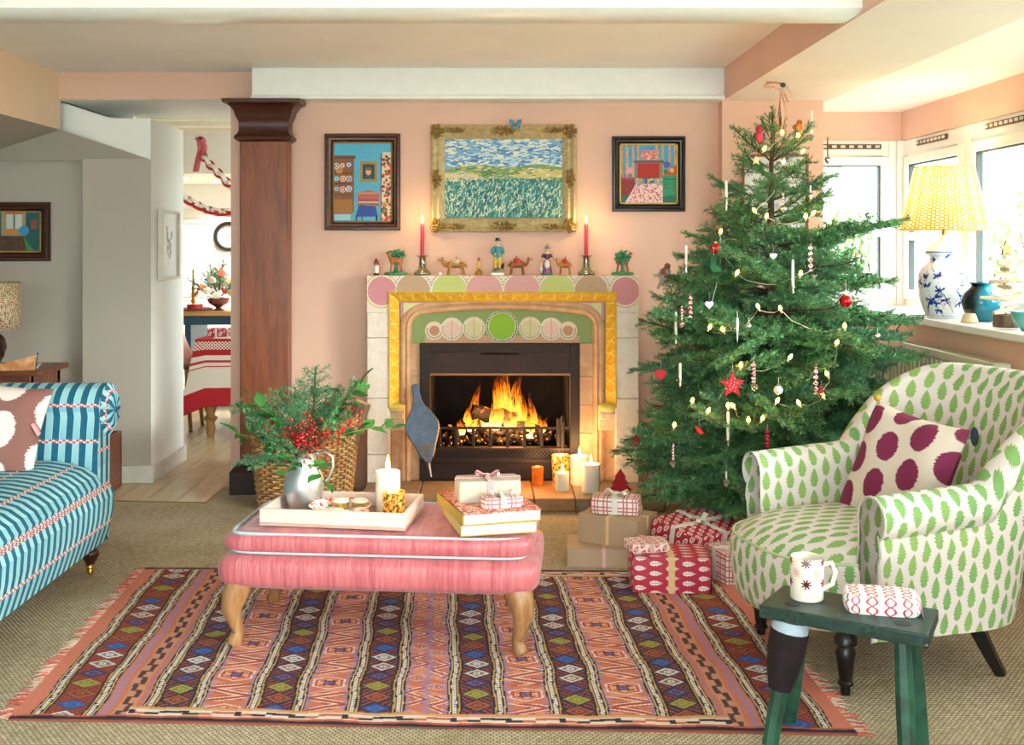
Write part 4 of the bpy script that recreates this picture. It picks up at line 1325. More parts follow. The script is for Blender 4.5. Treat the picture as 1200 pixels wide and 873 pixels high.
levels = [.26, .36, .46, .56, .66, .77, .88, .99, 1.10, 1.20, 1.30, 1.41, 1.52, 1.62]
for i, z in enumerate(levels):
    k = 10 if z < .8 else (8 if z < 1.15 else (6 if z < 1.35 else 4))
    el = math.radians(-4 + 30 * (z / 1.75) ** 2.2)
    ang0 += 2.4
    for j in range(k):
        az = ang0 + 2 * PI * j / k + rr.uniform(-.2, .2)
        e = el + math.radians(rr.uniform(-6, 7))
        Rz = rad_at(z + .05 * math.sin(e))
        # leave a little air towards the wall and the bay
        if z < .35: e += math.radians(-2)
        add_branch(z + rr.uniform(-.03, .03), az, max(.1, Rz * rr.uniform(.84, 1.05) / max(.6, math.cos(e))), e, rr.uniform(-.5, .5))
    for j in range(k - 2 if z < 1.3 else 2):
        az = ang0 + 2 * PI * (j + .5) / (k - 2) + rr.uniform(-.3, .3)
        add_branch(z + .05, az, max(.09, rad_at(z) * rr.uniform(.4, .62)), el + math.radians(rr.uniform(-4, 14)), rr.uniform(-.3, .3))
for az, L_, e in ((-.55, .26, 38), (.9, .2, 40), (2.2, .2, 44), (3.5, .26, 34), (4.6, .2, 46), (5.5, .22, 26)):
    add_branch(1.70, az, L_, math.radians(e))
for az, e in ((0.3, 62), (2.4, 60), (4.3, 64)): add_branch(1.80, az, .13, math.radians(e))
add_branch(1.86, .4, .10, math.radians(86))
add_branch(1.28, -.35, .62, math.radians(17)); add_branch(.92, -.15, .68, math.radians(8)); add_branch(.93, 3.55, .66, math.radians(10))
add_branch(.52, 3.45, .74, math.radians(-3)); add_branch(.45, 3.1, .74, math.radians(-5)); add_branch(.30, 3.6, .74, math.radians(-4)); add_branch(.40, 3.75, .76, math.radians(-7)); add_branch(.34, 4.3, .70, math.radians(-9)); add_branch(.34, 4.9, .68, math.radians(-8))

# ------------------------------------------------------------------ things on the tree
def on_tree(u, v, k=.93):
    Y = 4.9
    for _ in range(4):
        p = P(u, v, Y); r = rad_at(p.z) * k; dx = p.x - TX
        Y = TY - math.sqrt(max(.0, r * r - dx * dx)) * .95
    return P(u, v, Y)
LW = plain('light_wire', '#d9d3b8', .5); BULB = emis('warm_bulb', '#ffae34', 30.0); BCAP = plain('bulb_socket', '#c9b98a', .5)
lights = [(895, 176), (917, 157), (935, 161), (940, 179), (917, 191), (885, 248), (898, 255), (944, 255), (952, 251), (984, 245), (938, 322), (863, 321), (844, 273), (831, 385), (848, 388), (889, 361),
          (915, 363), (990, 384), (980, 403), (970, 440), (965, 465), (937, 474), (910, 471), (893, 492), (877, 494), (860, 477), (853, 477), (829, 483), (811, 471), (790, 500), (868, 430), (925, 420)]
fl_ = thing('fairy_lights', 'string of warm white fairy lights wound around the Christmas tree', 'string lights', (TX, TY, 1.0))
LO = Vector(fl_.location)
lp = [on_tree(u, v, .97) - LO for u, v in lights]
lw = [on_tree(u, v, .70) - LO for u, v in lights]
wp = []
for i in range(len(lp) - 1):
    p, q = lp[i], lp[i + 1]
    wp.append(p)
    p, q = lw[i], lw[i + 1]
    for k in range(1, 5):
        t = k / 5; m = p.lerp(q, t); m.z -= .05 * math.sin(PI * t) * (q - p).length / .3; m.x += .012 * math.sin(t * 9 + i); wp.append(m)
wp.append(lp[-1])
MB().tube(wp, .0014, 5).build('wire', LW, parent=fl_)
bm_ = MB().lathe([(0.0, -.004), (.004, -.002), (.0072, .004), (.0066, .012), (.003, .019), (0, .022)], 10)
bmesh_b = bm_.mesh('bulb', BULB)
sm_ = MB().lathe([(.004, -.014), (.0045, -.001)], 8).mesh('socket', BCAP)
for p in lp:
    o = linked(bmesh_b, 'bulb', fl_, p, (rr.uniform(-.6, .6), rr.uniform(-.6, .6), 0)); linked(sm_, 'socket', o)

IVORY = plain('ivory_wax', '#efeadb', .45, var=.03); WICK = plain('wick', '#2a2420', .9)
CLIPM = plain('clip_metal', '#b9b4a4', .3, .9)
def tree_candle(u, v0, v1):
    p = on_tree(u, v1, .9); h = (v1 - v0) * p.y / FPX
    c = thing('clip_candle', 'slim unlit ivory candle clipped upright to a fir branch', 'candle', p, 0, 'unlit candles clipped to the tree')
    MB().lathe([(.0062, 0), (.0062, h * .9), (.005, h * .97), (.001, h)], 12).build('candle_stick', IVORY, parent=c)
    mb = MB().lathe([(.016, .0), (.018, .003), (.009, .002), (.008, .012)], 12); mb.box((0, 0, -.012), (.006, .016, .024)); mb.build('clip', CLIPM, parent=c)
    MB().tube([(0, 0, h), (.001, 0, h + .006)], .0008, 4).build('wick', WICK, parent=c)
for a_ in ((951, 129, 160), (851, 211, 240), (804, 287, 313), (929, 304, 337), (792, 365, 396), (853, 482, 516), (1019, 285, 312), (797, 425, 446)): tree_candle(*a_)
REDG = plain('red_bauble', '#b5161f', .12, .55, var=.1); CAPG = plain('bauble_cap', '#c9b37a', .3, .9)
def ribbon(mb, p0, p1, w=.006):
    p0, p1 = Vector(p0), Vector(p1); mb.tube([p0, p0.lerp(p1, .5) + Vector((.002, 0, 0)), p1], w, 6, flat=.3)
def bauble(u, v, r, mat, label, rib, ln=.05, name='bauble', grp=None):
    p = on_tree(u, v, 1.02)
    t = thing(name, label, 'ornament', p, 0, grp)
    MB().ell((0, 0, 0), r, 20, 14).build('ball', mat, parent=t)
    cp_ = MB().lathe([(r * .3, r * .93), (r * .32, r * 1.18), (r * .1, r * 1.2)], 12).build('cap', CAPG, parent=t)
    mb = MB(); ribbon(mb, (0, 0, r * 1.15), (0, 0, r * 1.15 + ln), .003); mb.build('hanger', rib, parent=cp_)
RIBR = plain('red_ribbon', '#c02c3a', .8); RIBW = plain('white_ribbon', '#e9e2d8', .8); RIBB = plain('brown_ribbon', '#43261f', .8)
bauble(838, 291, .024, REDG, 'glossy red glass bauble above the green felt stocking', RIBR)
bauble(991, 353, .026, REDG, 'glossy red glass bauble on a white bow hanger', RIBW, .06)
SILV = plain('silver_glass', '#d7d9da', .12, .9, var=.15, vscale=60); CLEAR = plain('frosted_glass', '#e8eef0', .15, 0.3, var=.05)
bauble(912, 457, .019, CLEAR, 'small round clear glass bauble with silver sheen', RIBW, .03)
for u, v in ((1028, 394), (877, 382), (1005, 300)): bauble(u, v, .013, SILV, 'tiny round silver bauble on the fir tree', RIBW, .02, grp='tiny silver baubles')
def acorn(u, v, r, rib, ln, label, grp):
    p = on_tree(u, v, 1.02); t = thing('acorn_ornament', label, 'ornament', p, rr.uniform(0, 3), grp)
    MB().lathe([(0, -1.3 * r), (.25 * r, -1.15 * r), (.75 * r, -.5 * r), (.95 * r, .15 * r), (.9 * r, .5 * r)], 16).build('nut', SILV, parent=t)
    MB().lathe([(1.02 * r, .35 * r), (1.05 * r, .6 * r), (.7 * r, 1.0 * r), (.15 * r, 1.2 * r), (.12 * r, 1.4 * r)], 16).build('cup', plain('acorn_cup', '#8a8378', .35, .8), parent=t)
    mb = MB(); ribbon(mb, (0, 0, 1.3 * r), (0, 0, 1.3 * r + ln), .004); mb.build('hanger', rib, parent=t)
for u, v, ln in ((970, 188, .09), (1017, 253, .07)): acorn(u, v, .014, RIBB, ln, 'silver acorn ornament on a dark brown ribbon', 'acorns on brown ribbons')
RIBC = None
b = NB('candy_stripe'); x, y, z = b.xyz(); CANDY = b.done(b.mix(((x + y) * 60.0 + z * 75.0).fract() < .5, '#f0e6e0', '#c8283c'), .7)
for u, v, ln in ((789, 544, .07), (884, 454, .07), (799, 380, .06), (918, 245, .05)): acorn(u, v, .014, CANDY, ln, 'silver acorn ornament on a candy striped ribbon', 'acorns on striped ribbons')
for u, v, ln in ((851, 566, .03), (882, 588, .05), (950, 230, .03)): acorn(u, v, .013, RIBW, ln, 'small silver acorn ornament on a thin white thread', 'acorns on white threads')
def heart(u, v, s, mat, label, grp=None):
    p = on_tree(u, v, 1.02); t = thing('heart_ornament', label, 'ornament', p, 0, grp)
    pts = []
    for k in range(28):
        a_ = 2 * PI * k / 28
        pts.append((s * .0625 * 16 * math.sin(a_) ** 3 * .5, -.004, s * .0625 * .5 * (13 * math.cos(a_) - 5 * math.cos(2 * a_) - 2 * math.cos(3 * a_) - math.cos(4 * a_))))
    MB().prism(pts, (0, .008, 0)).build('heart', mat, parent=t, bevel=.002)
    mb = MB(); ribbon(mb, (0, 0, s * .25), (0, 0, s * .25 + .045), .0015); mb.build('hanger', RIBW, parent=t)
heart(831, 357, .036, CLEAR, 'flat white glass heart hanging from a fir branch', None)
heart(750, 568, .034, SILV, 'silver heart hanging low beside the felt tree', None)
heart(906, 300, .03, SILV, 'small silver heart in the middle of the fir tree')
def flat_felt(name, label, u, v, pts, mat, th=.008, detail=None, k=1.03):
    p = on_tree(u, v, k); t = thing(name, label, 'ornament', p, rr.uniform(-.2, .2))
    MB().prism([(x, -th / 2, z) for x, z in pts], (0, th, 0)).build('felt_shape', mat, parent=t, bevel=.002)
    zt = max(z for _, z in pts)
    mb = MB(); ribbon(mb, (0, 0, zt - .004), (0, 0, zt + .04), .0016); mb.build('hanger', RIBW if name != 'felt_tree' else RIBB, parent=t)
    return t
REDF = plain('red_felt', '#a8202c', .95, bump=.3, bscale=200); GRF = plain('green_felt', '#1f5a38', .95)
star = [((.058 if k % 2 == 0 else .027) * math.sin(PI * k / 5), (.058 if k % 2 == 0 else .027) * math.cos(PI * k / 5)) for k in range(10)]
t = flat_felt('felt_star', 'red felt star with white stitching on the fir tree', 858, 451, star, REDF)
mb = MB()
for k in range(14):
    a_ = k * 2.4; q = .006 + .0021 * k
    mb.box((q * math.cos(a_), -.0055, q * math.sin(a_)), (.0055, .0012, .0016), rotm('Y', a_))
mb.build('stitches', plain('white_thread', '#efe6dc', .9), parent=t)
flat_felt('felt_tree', 'dark red felt tree ornament hanging from the lowest fir branch', 727, 564, [(-.008, -.055), (.008, -.055), (.008, -.042), (.055, -.042), (.028, -.012), (.040, -.012), (.02, .018), (.028, .018), (0, .06), (-.028, .018), (-.02, .018), (-.040, -.012), (-.028, -.012), (-.055, -.042), (-.008, -.042)], REDF)
flat_felt('felt_stocking', 'dark green felt stocking below the red bauble', 836, 309, [(-.014, .035), (.014, .035), (.012, -.005), (.034, -.02), (.030, -.036), (.0, -.036), (-.016, -.02)], GRF)
flat_felt('felt_leaf', 'small bright red felt leaf deep in the fir branches', 819, 504, [(-.018, .018), (0, .012), (.014, -.004), (.024, -.016), (.004, -.018), (-.01, -.004)], plain('bright_red', '#cf1f24', .8))
flat_felt('felt_heart', 'dark red felt heart at the side of the fir tree', 774, 438, [(0, -.03), (.024, -.004), (.022, .014), (.01, .02), (0, .012), (-.01, .02), (-.022, .014), (-.024, -.004)], REDF)
flat_felt('felt_bell', 'small dark red felt bell on a low side branch', 745, 515, [(-.026, -.026), (.026, -.026), (.018, -.01), (.014, .012), (0, .022), (-.014, .012), (-.018, -.01)], plain('maroon_felt', '#6d1f1c', .9))
def twist(u, v0, v1, mat, label, grp):
    p = on_tree(u, (v0 + v1) / 2, 1.02); h = (v1 - v0) * p.y / FPX / 2
    t = thing('ribbon_twist', label, 'ornament', p, 0, grp)
    rows = []
    for k in range(21):
        a_ = k * .75; z_ = -h + 2 * h * k / 20; w = .010
        rows.append([(w * math.cos(a_), w * math.sin(a_), z_), (-w * math.cos(a_), -w * math.sin(a_), z_)])
    MB().grid(rows).build('twisted_strip', mat, parent=t)
    mb = MB(); ribbon(mb, (0, 0, h), (0, 0, h + .02), .0012); mb.build('hanger', RIBW, parent=t)
for a_ in ((950, 285, 318), (956, 430, 462), (883, 424, 448), (809, 345, 372)): twist(*a_, CANDY, 'red and white striped twisted ribbon ornament', 'striped twists on the tree')
for a_ in ((899, 503, 524), (962, 452, 466)): twist(*a_, RIBR, 'plain red twisted ribbon ornament', 'red twists on the tree')
p = on_tree(864, 385, 1.02); t = thing('icicle_ornament', 'white spun glass icicle ornament in the fir tree', 'ornament', p)
MB().lathe([(0, -.07), (.003, -.04), (.006, 0), (.007, .03), (.003, .045), (0, .047)], 10).build('icicle', CLEAR, parent=t)
MB().tube([(0, 0, .045), (0, 0, .075)], .001, 4).build('hanger', RIBW, parent=t)
def bird(u, v, s, rz, cols, label, tail=.03, k=.95):
    p = on_tree(u, v, k); t = thing('bird_ornament', label, 'ornament', p, rz)
    mb = MB(); mb.ell((0, 0, 0), (.020 * s, .016 * s, .022 * s), rot=rotm('Y', -.4)); mb.ell((.012 * s, 0, .024 * s), .013 * s)
    mb.build('body', plain(label[:14] + '_body', cols[0], .9), parent=t, remesh=.002)
    MB().ell((.012 * s, 0, .002 * s), (.013 * s, .014 * s, .018 * s)).build('breast', plain(label[:14] + '_breast', cols[1], .9), parent=t)
    MB().prism([(-.010 * s, -.006 * s, 0), (-.010 * s, .006 * s, 0), (-.02 * s - tail * .5, .008 * s, -tail), (-.02 * s - tail * .5, -.008 * s, -tail)], (.004, 0, .003)).build('tail', plain(label[:14] + '_tail', cols[2], .9), parent=t)
    for sd in (-1, 1): MB().ell((-.004 * s, sd * .015 * s, .002), (.016 * s, .004 * s, .011 * s), rot=rotm('Y', .5)).build('wing', plain(label[:14] + '_tail', cols[2], .9), parent=t)
    MB().lathe([(.003 * s, 0), (0, .010 * s)], 6, (.023 * s, 0, .024 * s), rotm('Y', PI / 2)).build('beak', plain('beak_dark', '#3a2d1d', .5), parent=t)
bird(935, 150, 1.0, -1.2, ('#b26a34', '#e58436', '#8a6a48'), 'orange breasted robin ornament perched near the tree top')
bird(780, 319, 1.15, .8, ('#8a5a34', '#a5683a', '#8d8a88'), 'brown bird ornament with long grey tail on outer branch', .075)
bird(890, 160, 1.35, -1.9, ('#b3343f', '#c8485a', '#46557f'), 'crimson bird ornament with blue wing near the tree top')
# ribbon bow at the leader
p = P(915, 152, TY); t = thing('ribbon_topper', 'red and cream striped ribbon bow tied to the tree top', 'bow', p)
b = NB('ribbon_stripe'); x, y, z = b.xyz(); RSTR = b.done(b.mix((z * 95.0 + x * 60.0).fract() < .45, '#ecdcc0', '#c2584a'), .8)
def strip(pts, w, mat, nm):
    rows = []
    for q in pts: q = Vector(q); rows.append([q + Vector((-w * .22, -w * .2, -w * .25)), q + Vector((w * .22, w * .2, w * .25))])
    m = MB().grid(rows); o = m.build(nm, mat, parent=t); md = o.modifiers.new('solid', 'SOLIDIFY'); md.thickness = .0015; return o
strip([(-.012, -.012, .0), (-.018, -.016, .05), (-.014, -.014, .11), (-.002, -.012, .17), (.006, -.012, .20)], .075, RSTR, 'tail')
strip([(.010, -.010, .01), (.012, -.014, .06), (.006, -.012, .12), (.006, -.012, .19)], .06, RSTR, 'tail')
strip([(.006, -.012, .20), (-.03, -.012, .21), (-.075, -.01, .212), (-.08, -.01, .198), (-.03, -.012, .192), (.004, -.012, .19)], .05, RSTR, 'loop')
strip([(.006, -.012, .20), (.03, -.012, .17), (.042, -.012, .14), (.03, -.012, .125), (.012, -.012, .17), (.006, -.012, .19)], .05, RSTR, 'loop')
MB().ell((.006, -.012, .205), (.012, .012, .012)).build('knot', plain('knot_green', '#2d4a36', .8), parent=t)
p = on_tree(886, 188, 1.02); t = thing('star_ornament', 'small cream star ornament under the crimson bird', 'ornament', p)
MB().prism([(.4 * x, -.003, .4 * z) for x, z in star], (0, .006, 0)).build('star', plain('cream_card', '#e6d19a', .7), parent=t)
mb = MB(); ribbon(mb, (0, 0, .02), (0, 0, .05), .001); mb.build('hanger', RIBW, parent=t)
# ================================================================== PICTURES
def frame_prof(name, label, u0, v0, u1, v1, Y, fw, prof, mat, cv, cat='picture', tilt=0.0, liner=None, depth=.03, axis='front'):
    """mitred frame hung flat on the wall plane Y; fw frame width in metres; prof: (t across 0..1, height)"""
    a_, c_ = P(u0, v1, Y), P(u1, v0, Y)
    W, H = c_.x - a_.x, c_.z - a_.z
    t = thing(name, label, cat, ((a_.x + c_.x) / 2, Y - .004, (a_.z + c_.z) / 2))
    w2, h2 = W / 2, H / 2
    rows = []
    for q, hh in prof:
        i = q * fw
        rows.append([(-w2 + i, -hh, -h2 + i), (w2 - i, -hh, -h2 + i), (w2 - i, -hh, h2 - i), (-w2 + i, -hh, h2 - i)])
    mb = MB(); mb.grid(rows, cu=True)
    fr = mb.build('frame', mat, parent=t, angle=20)
    iw, ih = W - 2 * fw, H - 2 * fw
    cv.X = cv.X / cv.W * iw; cv.Y = cv.Y / cv.H * ih
    canvas_obj(cv, 'painting', PICM, lambda x, y: np.stack([x - iw / 2, np.full_like(x, -depth * .35), y - ih / 2], 1), t)
    MB().bb(-w2 + .004, w2 - .004, -depth * .3, 0.002, -h2 + .004, h2 - .004).build('backing', plain('picture_back', '#6a5844', .9), parent=t)
    if liner:
        mb = MB(); g = .008
        for x0, x1, z0, z1 in ((-iw / 2, iw / 2, ih / 2 - g, ih / 2), (-iw / 2, iw / 2, -ih / 2, -ih / 2 + g), (-iw / 2, -iw / 2 + g, -ih / 2, ih / 2), (iw / 2 - g, iw / 2, -ih / 2, ih / 2)):
            mb.bb(x0, x1, -depth * .5, -depth * .3, z0, z1)
        mb.build('slip', liner, parent=t)
    return t, W, H
PICM = attr_mat('picture_print', .55, 160, .25)
BPROF = [(0, 0), (0, .02), (.12, .03), (.35, .032), (.55, .024), (.75, .022), (.85, .016), (1, .008)]
rs = np.random.RandomState(9)
# --- left: interior with dresser, chair, curtain
c = Canvas(120, 168, '#4fb0cf', 100, 140)
for i in range(0, 100, 5):
    for j in range(2, 140, 5): c.circ(i + (j % 2) * 2.5, j, .7, '#7b86b8')
c.rect(0, 36, 16, 112, '#8a5428'); c.rect(0, 38, 110, 116, '#6a3c1a'); c.rect(0, 33, 14, 40, '#a8702f'); c.rect(0, 30, 4, 14, '#9fd0dd')
for z in (47, 66, 84): c.rect(0, 33, z, z + 2, '#5f3616')
for (x, y, col, c2) in ((6, 98, '#3a62b0', '#e6dcc8'), (16, 99, '#e3d8bc', '#bb4a3a'), (27, 100, '#e8e0d2', '#3d5fa8'), (6, 76, '#cfd8de', '#3f9aa8'), (17, 76, '#c24a3a', '#e8d9b8'), (27, 76, '#3a4f9a', '#d9c9d0'), (6, 58, '#d8c45a', '#4a6fb0'), (17, 57, '#b03f46', '#e3d5c0'), (27, 58, '#3f6fb5', '#e8e2d8'), (11, 90, '#a0522d', '#d9a05a')):
    c.circ(x, y, 5.2, c2); c.circ(x, y, 3.6, col); c.circ(x, y, 1.8, c2)
c.rect(46, 74, 70, 106, '#a8863a'); c.rect(50, 70, 75, 101, '#24413f'); c.poly([(53, 75), (67, 75), (64, 84), (56, 84)], '#31506a'); c.circ(60, 88, 4.6, '#d9a877', 6); c.circ(60, 93, 4.8, '#7a5a2a', 3)
c.poly([(42, 26), (78, 28), (78, 52), (60, 56), (42, 52)], '#c25a3c')
for j in range(30, 54, 4): c.rect(43, 77, j, j + 1.6, ['#e0b04a', '#4a8f6a', '#d9d0c0', '#7a3a8a', '#e06a3a', '#3a7fb0'][(j // 4) % 6])
c.poly([(38, 10), (76, 10), (72, 28), (44, 30)], '#2b4ba0'); c.rect(38, 41, 0, 12, '#3a2a1a'); c.rect(72, 75, 0, 12, '#3a2a1a'); c.rect(48, 50, 0, 10, '#3a2a1a')
c.poly([(84, 122), (98, 122), (100, 0), (80, 0)], '#e3cfa8')
for k in range(90): c.circ(82 + rs.rand() * 17, rs.rand() * 120, 1.8 + rs.rand(), ['#c23a2c', '#7a1f2a', '#3f6a3a', '#d97a3a'][k % 4])
c.rect(80, 82, 0, 120, '#7a1f2a'); c.jitter(.10, 1)
frame_prof('framed_painting', 'naive blue interior painting with dresser and chair in brown wooden frame', 381, 157, 469.5, 270, 6.0, .044, BPROF, wood('frame_walnut', '#3a1f12', '#5d3520', .35, 9, 'X'), c, liner=plain('slip_gilt', '#7a5a34', .5, .4))
# --- centre: plain generic landscape of strokes in a gilt frame
c = Canvas(250, 164, '#7fb0cf', 150, 98)
for k in range(420):
    x, y = rs.rand() * 150, 62 + rs.rand() * 36
    col = ['#e8ead8', '#d3e0dc', '#f0ead0', '#3f78b8', '#5a9ccc', '#bfd8dc'][rs.randint(6)]
    c.line(x, y, x + 4 + rs.rand() * 5, y + rs.uniform(-2, 2), 1.8, col)
c.poly([(0, 44), (0, 60), (40, 66), (80, 62), (120, 67), (150, 63), (150, 44)], '#7d9d4f')
c.poly([(60, 46), (150, 50), (150, 60), (110, 62)], '#cfc57a'); c.poly([(0, 46), (60, 46), (30, 58), (0, 56)], '#d9c9a0')
for k in range(200):
    x = rs.rand() * 150; y = 46 + rs.rand() * 18
    c.line(x, y, x + 6, y + rs.uniform(-1, 1.5), 1.0, ['#3f6a34', '#a8b84f', '#e3dcb8', '#5f8a4a', '#8aa8a0', '#d9b860'][rs.randint(6)])
c.poly([(0, 0), (150, 0), (150, 46), (90, 50), (0, 45)], '#3f8a86')
for k in range(1500):
    x, y = rs.rand() * 150, rs.rand() * 48
    L = 2 + 4.5 * (1 - y / 48); a_ = 1.2 + rs.uniform(-.7, .7)
    c.line(x, y, x + L * math.cos(a_), y + L * math.sin(a_), 1.0, ['#1f5a6a', '#e3ead0', '#2f7a52', '#7fc0b8', '#16405f', '#b8d8b0'][rs.randint(6)])
c.jitter(.08, 2)
b = NB('gilt'); n = b.noise(45, 3, .6); b.bump(b.noise(120, 3), .25, .004)
GILT = b.done(b.mix(n.step(.3, .7), '#b7a172', '#d2bf92'), .42, .3)
GILT2 = plain('antique_gilt', '#9c7f48', .35, .5, var=.25, vscale=70)
GPROF = [(0, 0), (0, .03), (.08, .042), (.2, .046), (.32, .036), (.45, .030), (.6, .034), (.72, .028), (.85, .022), (1, .010)]
t, W, H = frame_prof('framed_painting', 'landscape painting of blue green brush strokes in ornate gilt frame', 505, 147, 675, 272, 6.0, .076, GPROF, GILT, c)
rr = random.Random(3)
def ornament(cx_, cz_, w_, h_, nm, sp=1.0):
    mb = MB()
    for k in range(16):
        a_ = k * 2.399; q = math.sqrt(k / 16)
        mb.ell((cx_ + w_ * q * math.cos(a_), -.046 - .010 * (1 - q), cz_ + h_ * q * math.sin(a_)), (.012 * sp, .010, .008 * sp), 8, 5, rotm('Y', a_))
    for k in range(6):
        a_ = k * PI / 3
        mb.tube([(cx_, -.048, cz_), (cx_ + w_ * .8 * math.cos(a_), -.052, cz_ + h_ * .8 * math.sin(a_)), (cx_ + w_ * 1.2 * math.cos(a_ + .3), -.046, cz_ + h_ * 1.2 * math.sin(a_ + .3))], [.007, .006, .003], 5)
    mb.build(nm, GILT2, parent=t)
for sx_ in (-1, 1):
    for sz_ in (-1, 1): ornament(sx_ * (W / 2 - .036), sz_ * (H / 2 - .036), .034, .034, 'corner_ornament')
    ornament(0, sx_ * (H / 2 - .034), .06, .022, 'centre_ornament'); ornament(sx_ * (W / 2 - .034), 0, .022, .045, 'centre_ornament')
    for sz_ in (-1, 1): ornament(sx_ * (W / 2 - .13), sz_ * (H / 2 - .03), .05, .012, 'leaf_scroll', .7)
# --- right: bedroom
c = Canvas(118, 122, '#3f9fd0', 100, 104)
for x in (2, 11, 22, 30, 62, 72, 84, 94): c.rect(x, x + 3.6, 40, 104, '#e0a030')
for k in range(160): c.circ(rs.rand() * 100, 50 + rs.rand() * 54, .9, '#6a58a0')
c.rect(36, 68, 76, 92, '#e08a78')
for k in range(40): c.circ(37 + rs.rand() * 30, 77 + rs.rand() * 14, 1.3, ['#c83a3a', '#f0d8b8', '#4a8f6a', '#d95a8a'][k % 4])
c.rect(26, 74, 44, 74, '#8d7468'); c.rect(24, 76, 71, 75, '#6a544a'); c.rect(31, 68, 44, 70, '#b01f1a')
c.rect(0, 26, 14, 42, '#8f2f2a'); 
for z in (20, 28, 35): c.rect(0, 25, z, z + 1, '#6a1f1c')
c.rect(0, 26, 0, 14, '#1f6a5a'); c.rect(74, 100, 0, 50, '#2c9468')
for z in (12, 27, 34, 42): c.rect(75, 99, z, z + 1, '#1f5a44'); c.circ(79, z + 4, 1, '#20302a'); c.circ(95, z + 4, 1, '#20302a')
c.poly([(74, 0), (100, 0), (100, 12), (86, 16), (74, 11)], '#156a52')
c.poly([(8, 0), (74, 0), (74, 34), (60, 36), (28, 34)], '#efcfc8')
for k in range(170):
    y = rs.rand() * 34; x = 10 + y * .55 + rs.rand() * (62 - y * .5)
    c.circ(x, y, 1.0, ['#c8304a', '#d9556a', '#a8203a'][k % 3])
for x, col in ((26, '#8fa58a'), (44, '#2f6a4a'), (60, '#8fb0a0')): c.rect(x, x + 13, 35, 44, col)
for k in range(36): c.circ(27 + rs.rand() * 45, 36 + rs.rand() * 8, 1.2, ['#e0c040', '#2a3a6a', '#e8e0d0', '#d97a4a'][k % 4])
c.circ(18, 58, 5.5, '#e59aa0'); c.rect(0, 26, 42, 46, '#a83a5a')
for x, col in ((2, '#3a5aa0'), (8, '#8a3a8a'), (14, '#d9485a'), (19, '#2c8a5a')): c.rect(x, x + 3, 43, 51, col)
c.poly([(75, 50), (100, 50), (100, 72), (92, 64), (84, 58)], '#c8402c'); c.circ(81, 68, 6, '#4a5aa0'); c.circ(90, 58, 4, '#e0b83a'); c.circ(79, 56, 4, '#2c7a4a')
c.jitter(.10, 4)
EBF = plain('black_frame', '#1c1412', .35, var=.3)
frame_prof('framed_painting', 'naive bedroom painting with red headboard and striped walls in black frame', 717, 160, 802.5, 248, 6.0, .040, BPROF, EBF, c, liner=plain('slip_gold', '#b08a40', .4, .5))
# --- alcove picture
c = Canvas(90, 70, '#1f5a5c', 100, 76)
c.poly([(26, 0), (80, 0), (72, 34), (36, 34)], '#4a3528')
for k in range(200): c.circ(30 + rs.rand() * 44, rs.rand() * 32, .8, '#6a5038')
c.rect(38, 76, 30, 74, '#a8946a'); c.rect(46, 70, 44, 70, '#c9d0cc'); c.rect(57, 59, 44, 70, '#3a5a4a'); c.rect(45, 71, 70, 73, '#c86a2c'); c.rect(46, 60, 34, 44, '#c8873c'); c.circ(73, 40, 8, '#3f8fc0', 9)
c.rect(84, 94, 44, 60, '#a8482c'); c.rect(87, 91, 47, 57, '#3a6a6a'); c.rect(24, 30, 44, 58, '#b8a03a'); c.poly([(10, 0), (28, 0), (36, 30)], '#3f8a4a'); c.poly([(78, 0), (90, 0), (72, 30)], '#3f8a4a')
c.rect(0, 22, 0, 76, '#1a4f52'); c.jitter(.1, 6)
frame_prof('framed_painting', 'dark teal interior painting in brown frame on the grey alcove wall', -36, 237, 60, 306, 6.25, .05, BPROF, wood('frame_dark', '#2a140c', '#4a281a', .35, 9, 'X'), c, liner=plain('slip_gold', '#b08a40'))
# --- white mounted print on the pier
c = Canvas(50, 70, '#e6e8ea', 100, 150); c.rect(26, 76, 36, 116, '#cfd6dc'); c.rect(30, 72, 40, 112, '#dde3e6')
for k in range(30): c.circ(34 + rs.rand() * 34, 44 + rs.rand() * 60, 3, ['#b8c4cc', '#e0b8b8', '#c8cfd4'][k % 3])
frame_prof('framed_print', 'pale mounted print in thin orange wood frame behind the tree', 869, 181, 946, 300, 5.9, .014, BPROF[:4] + [(1, .012)], wood('frame_pine', '#9a5a2c', '#b8743c', .4, 8), c)
# butterfly above the gilt frame
bt = thing('butterfly', 'small blue butterfly decoration perched above the gilt frame', 'decoration', P(604, 147, 5.955))
BLU = plain('butterfly_blue', '#3f87b5', .5, var=.3, vscale=90)
for sx_ in (-1, 1):
    MB().prism([(0, 0, .0), (sx_ * .012, -.004, .028), (sx_ * .034, -.012, .034), (sx_ * .032, -.012, .012), (sx_ * .012, -.002, .002)], (0, .0015, 0)).build('wing', BLU, parent=bt)
    MB().prism([(0, 0, .0), (sx_ * .014, -.002, .004), (sx_ * .026, -.008, -.004), (sx_ * .02, -.008, -.02), (sx_ * .008, -.002, -.014)], (0, .0015, 0)).build('wing', BLU, parent=bt)
MB().tube([(0, -.002, -.016), (0, -.004, 0), (0, -.002, .018)], [.001, .0028, .001], 6).build('body', plain('butterfly_dark', '#20242c', .6), parent=bt)

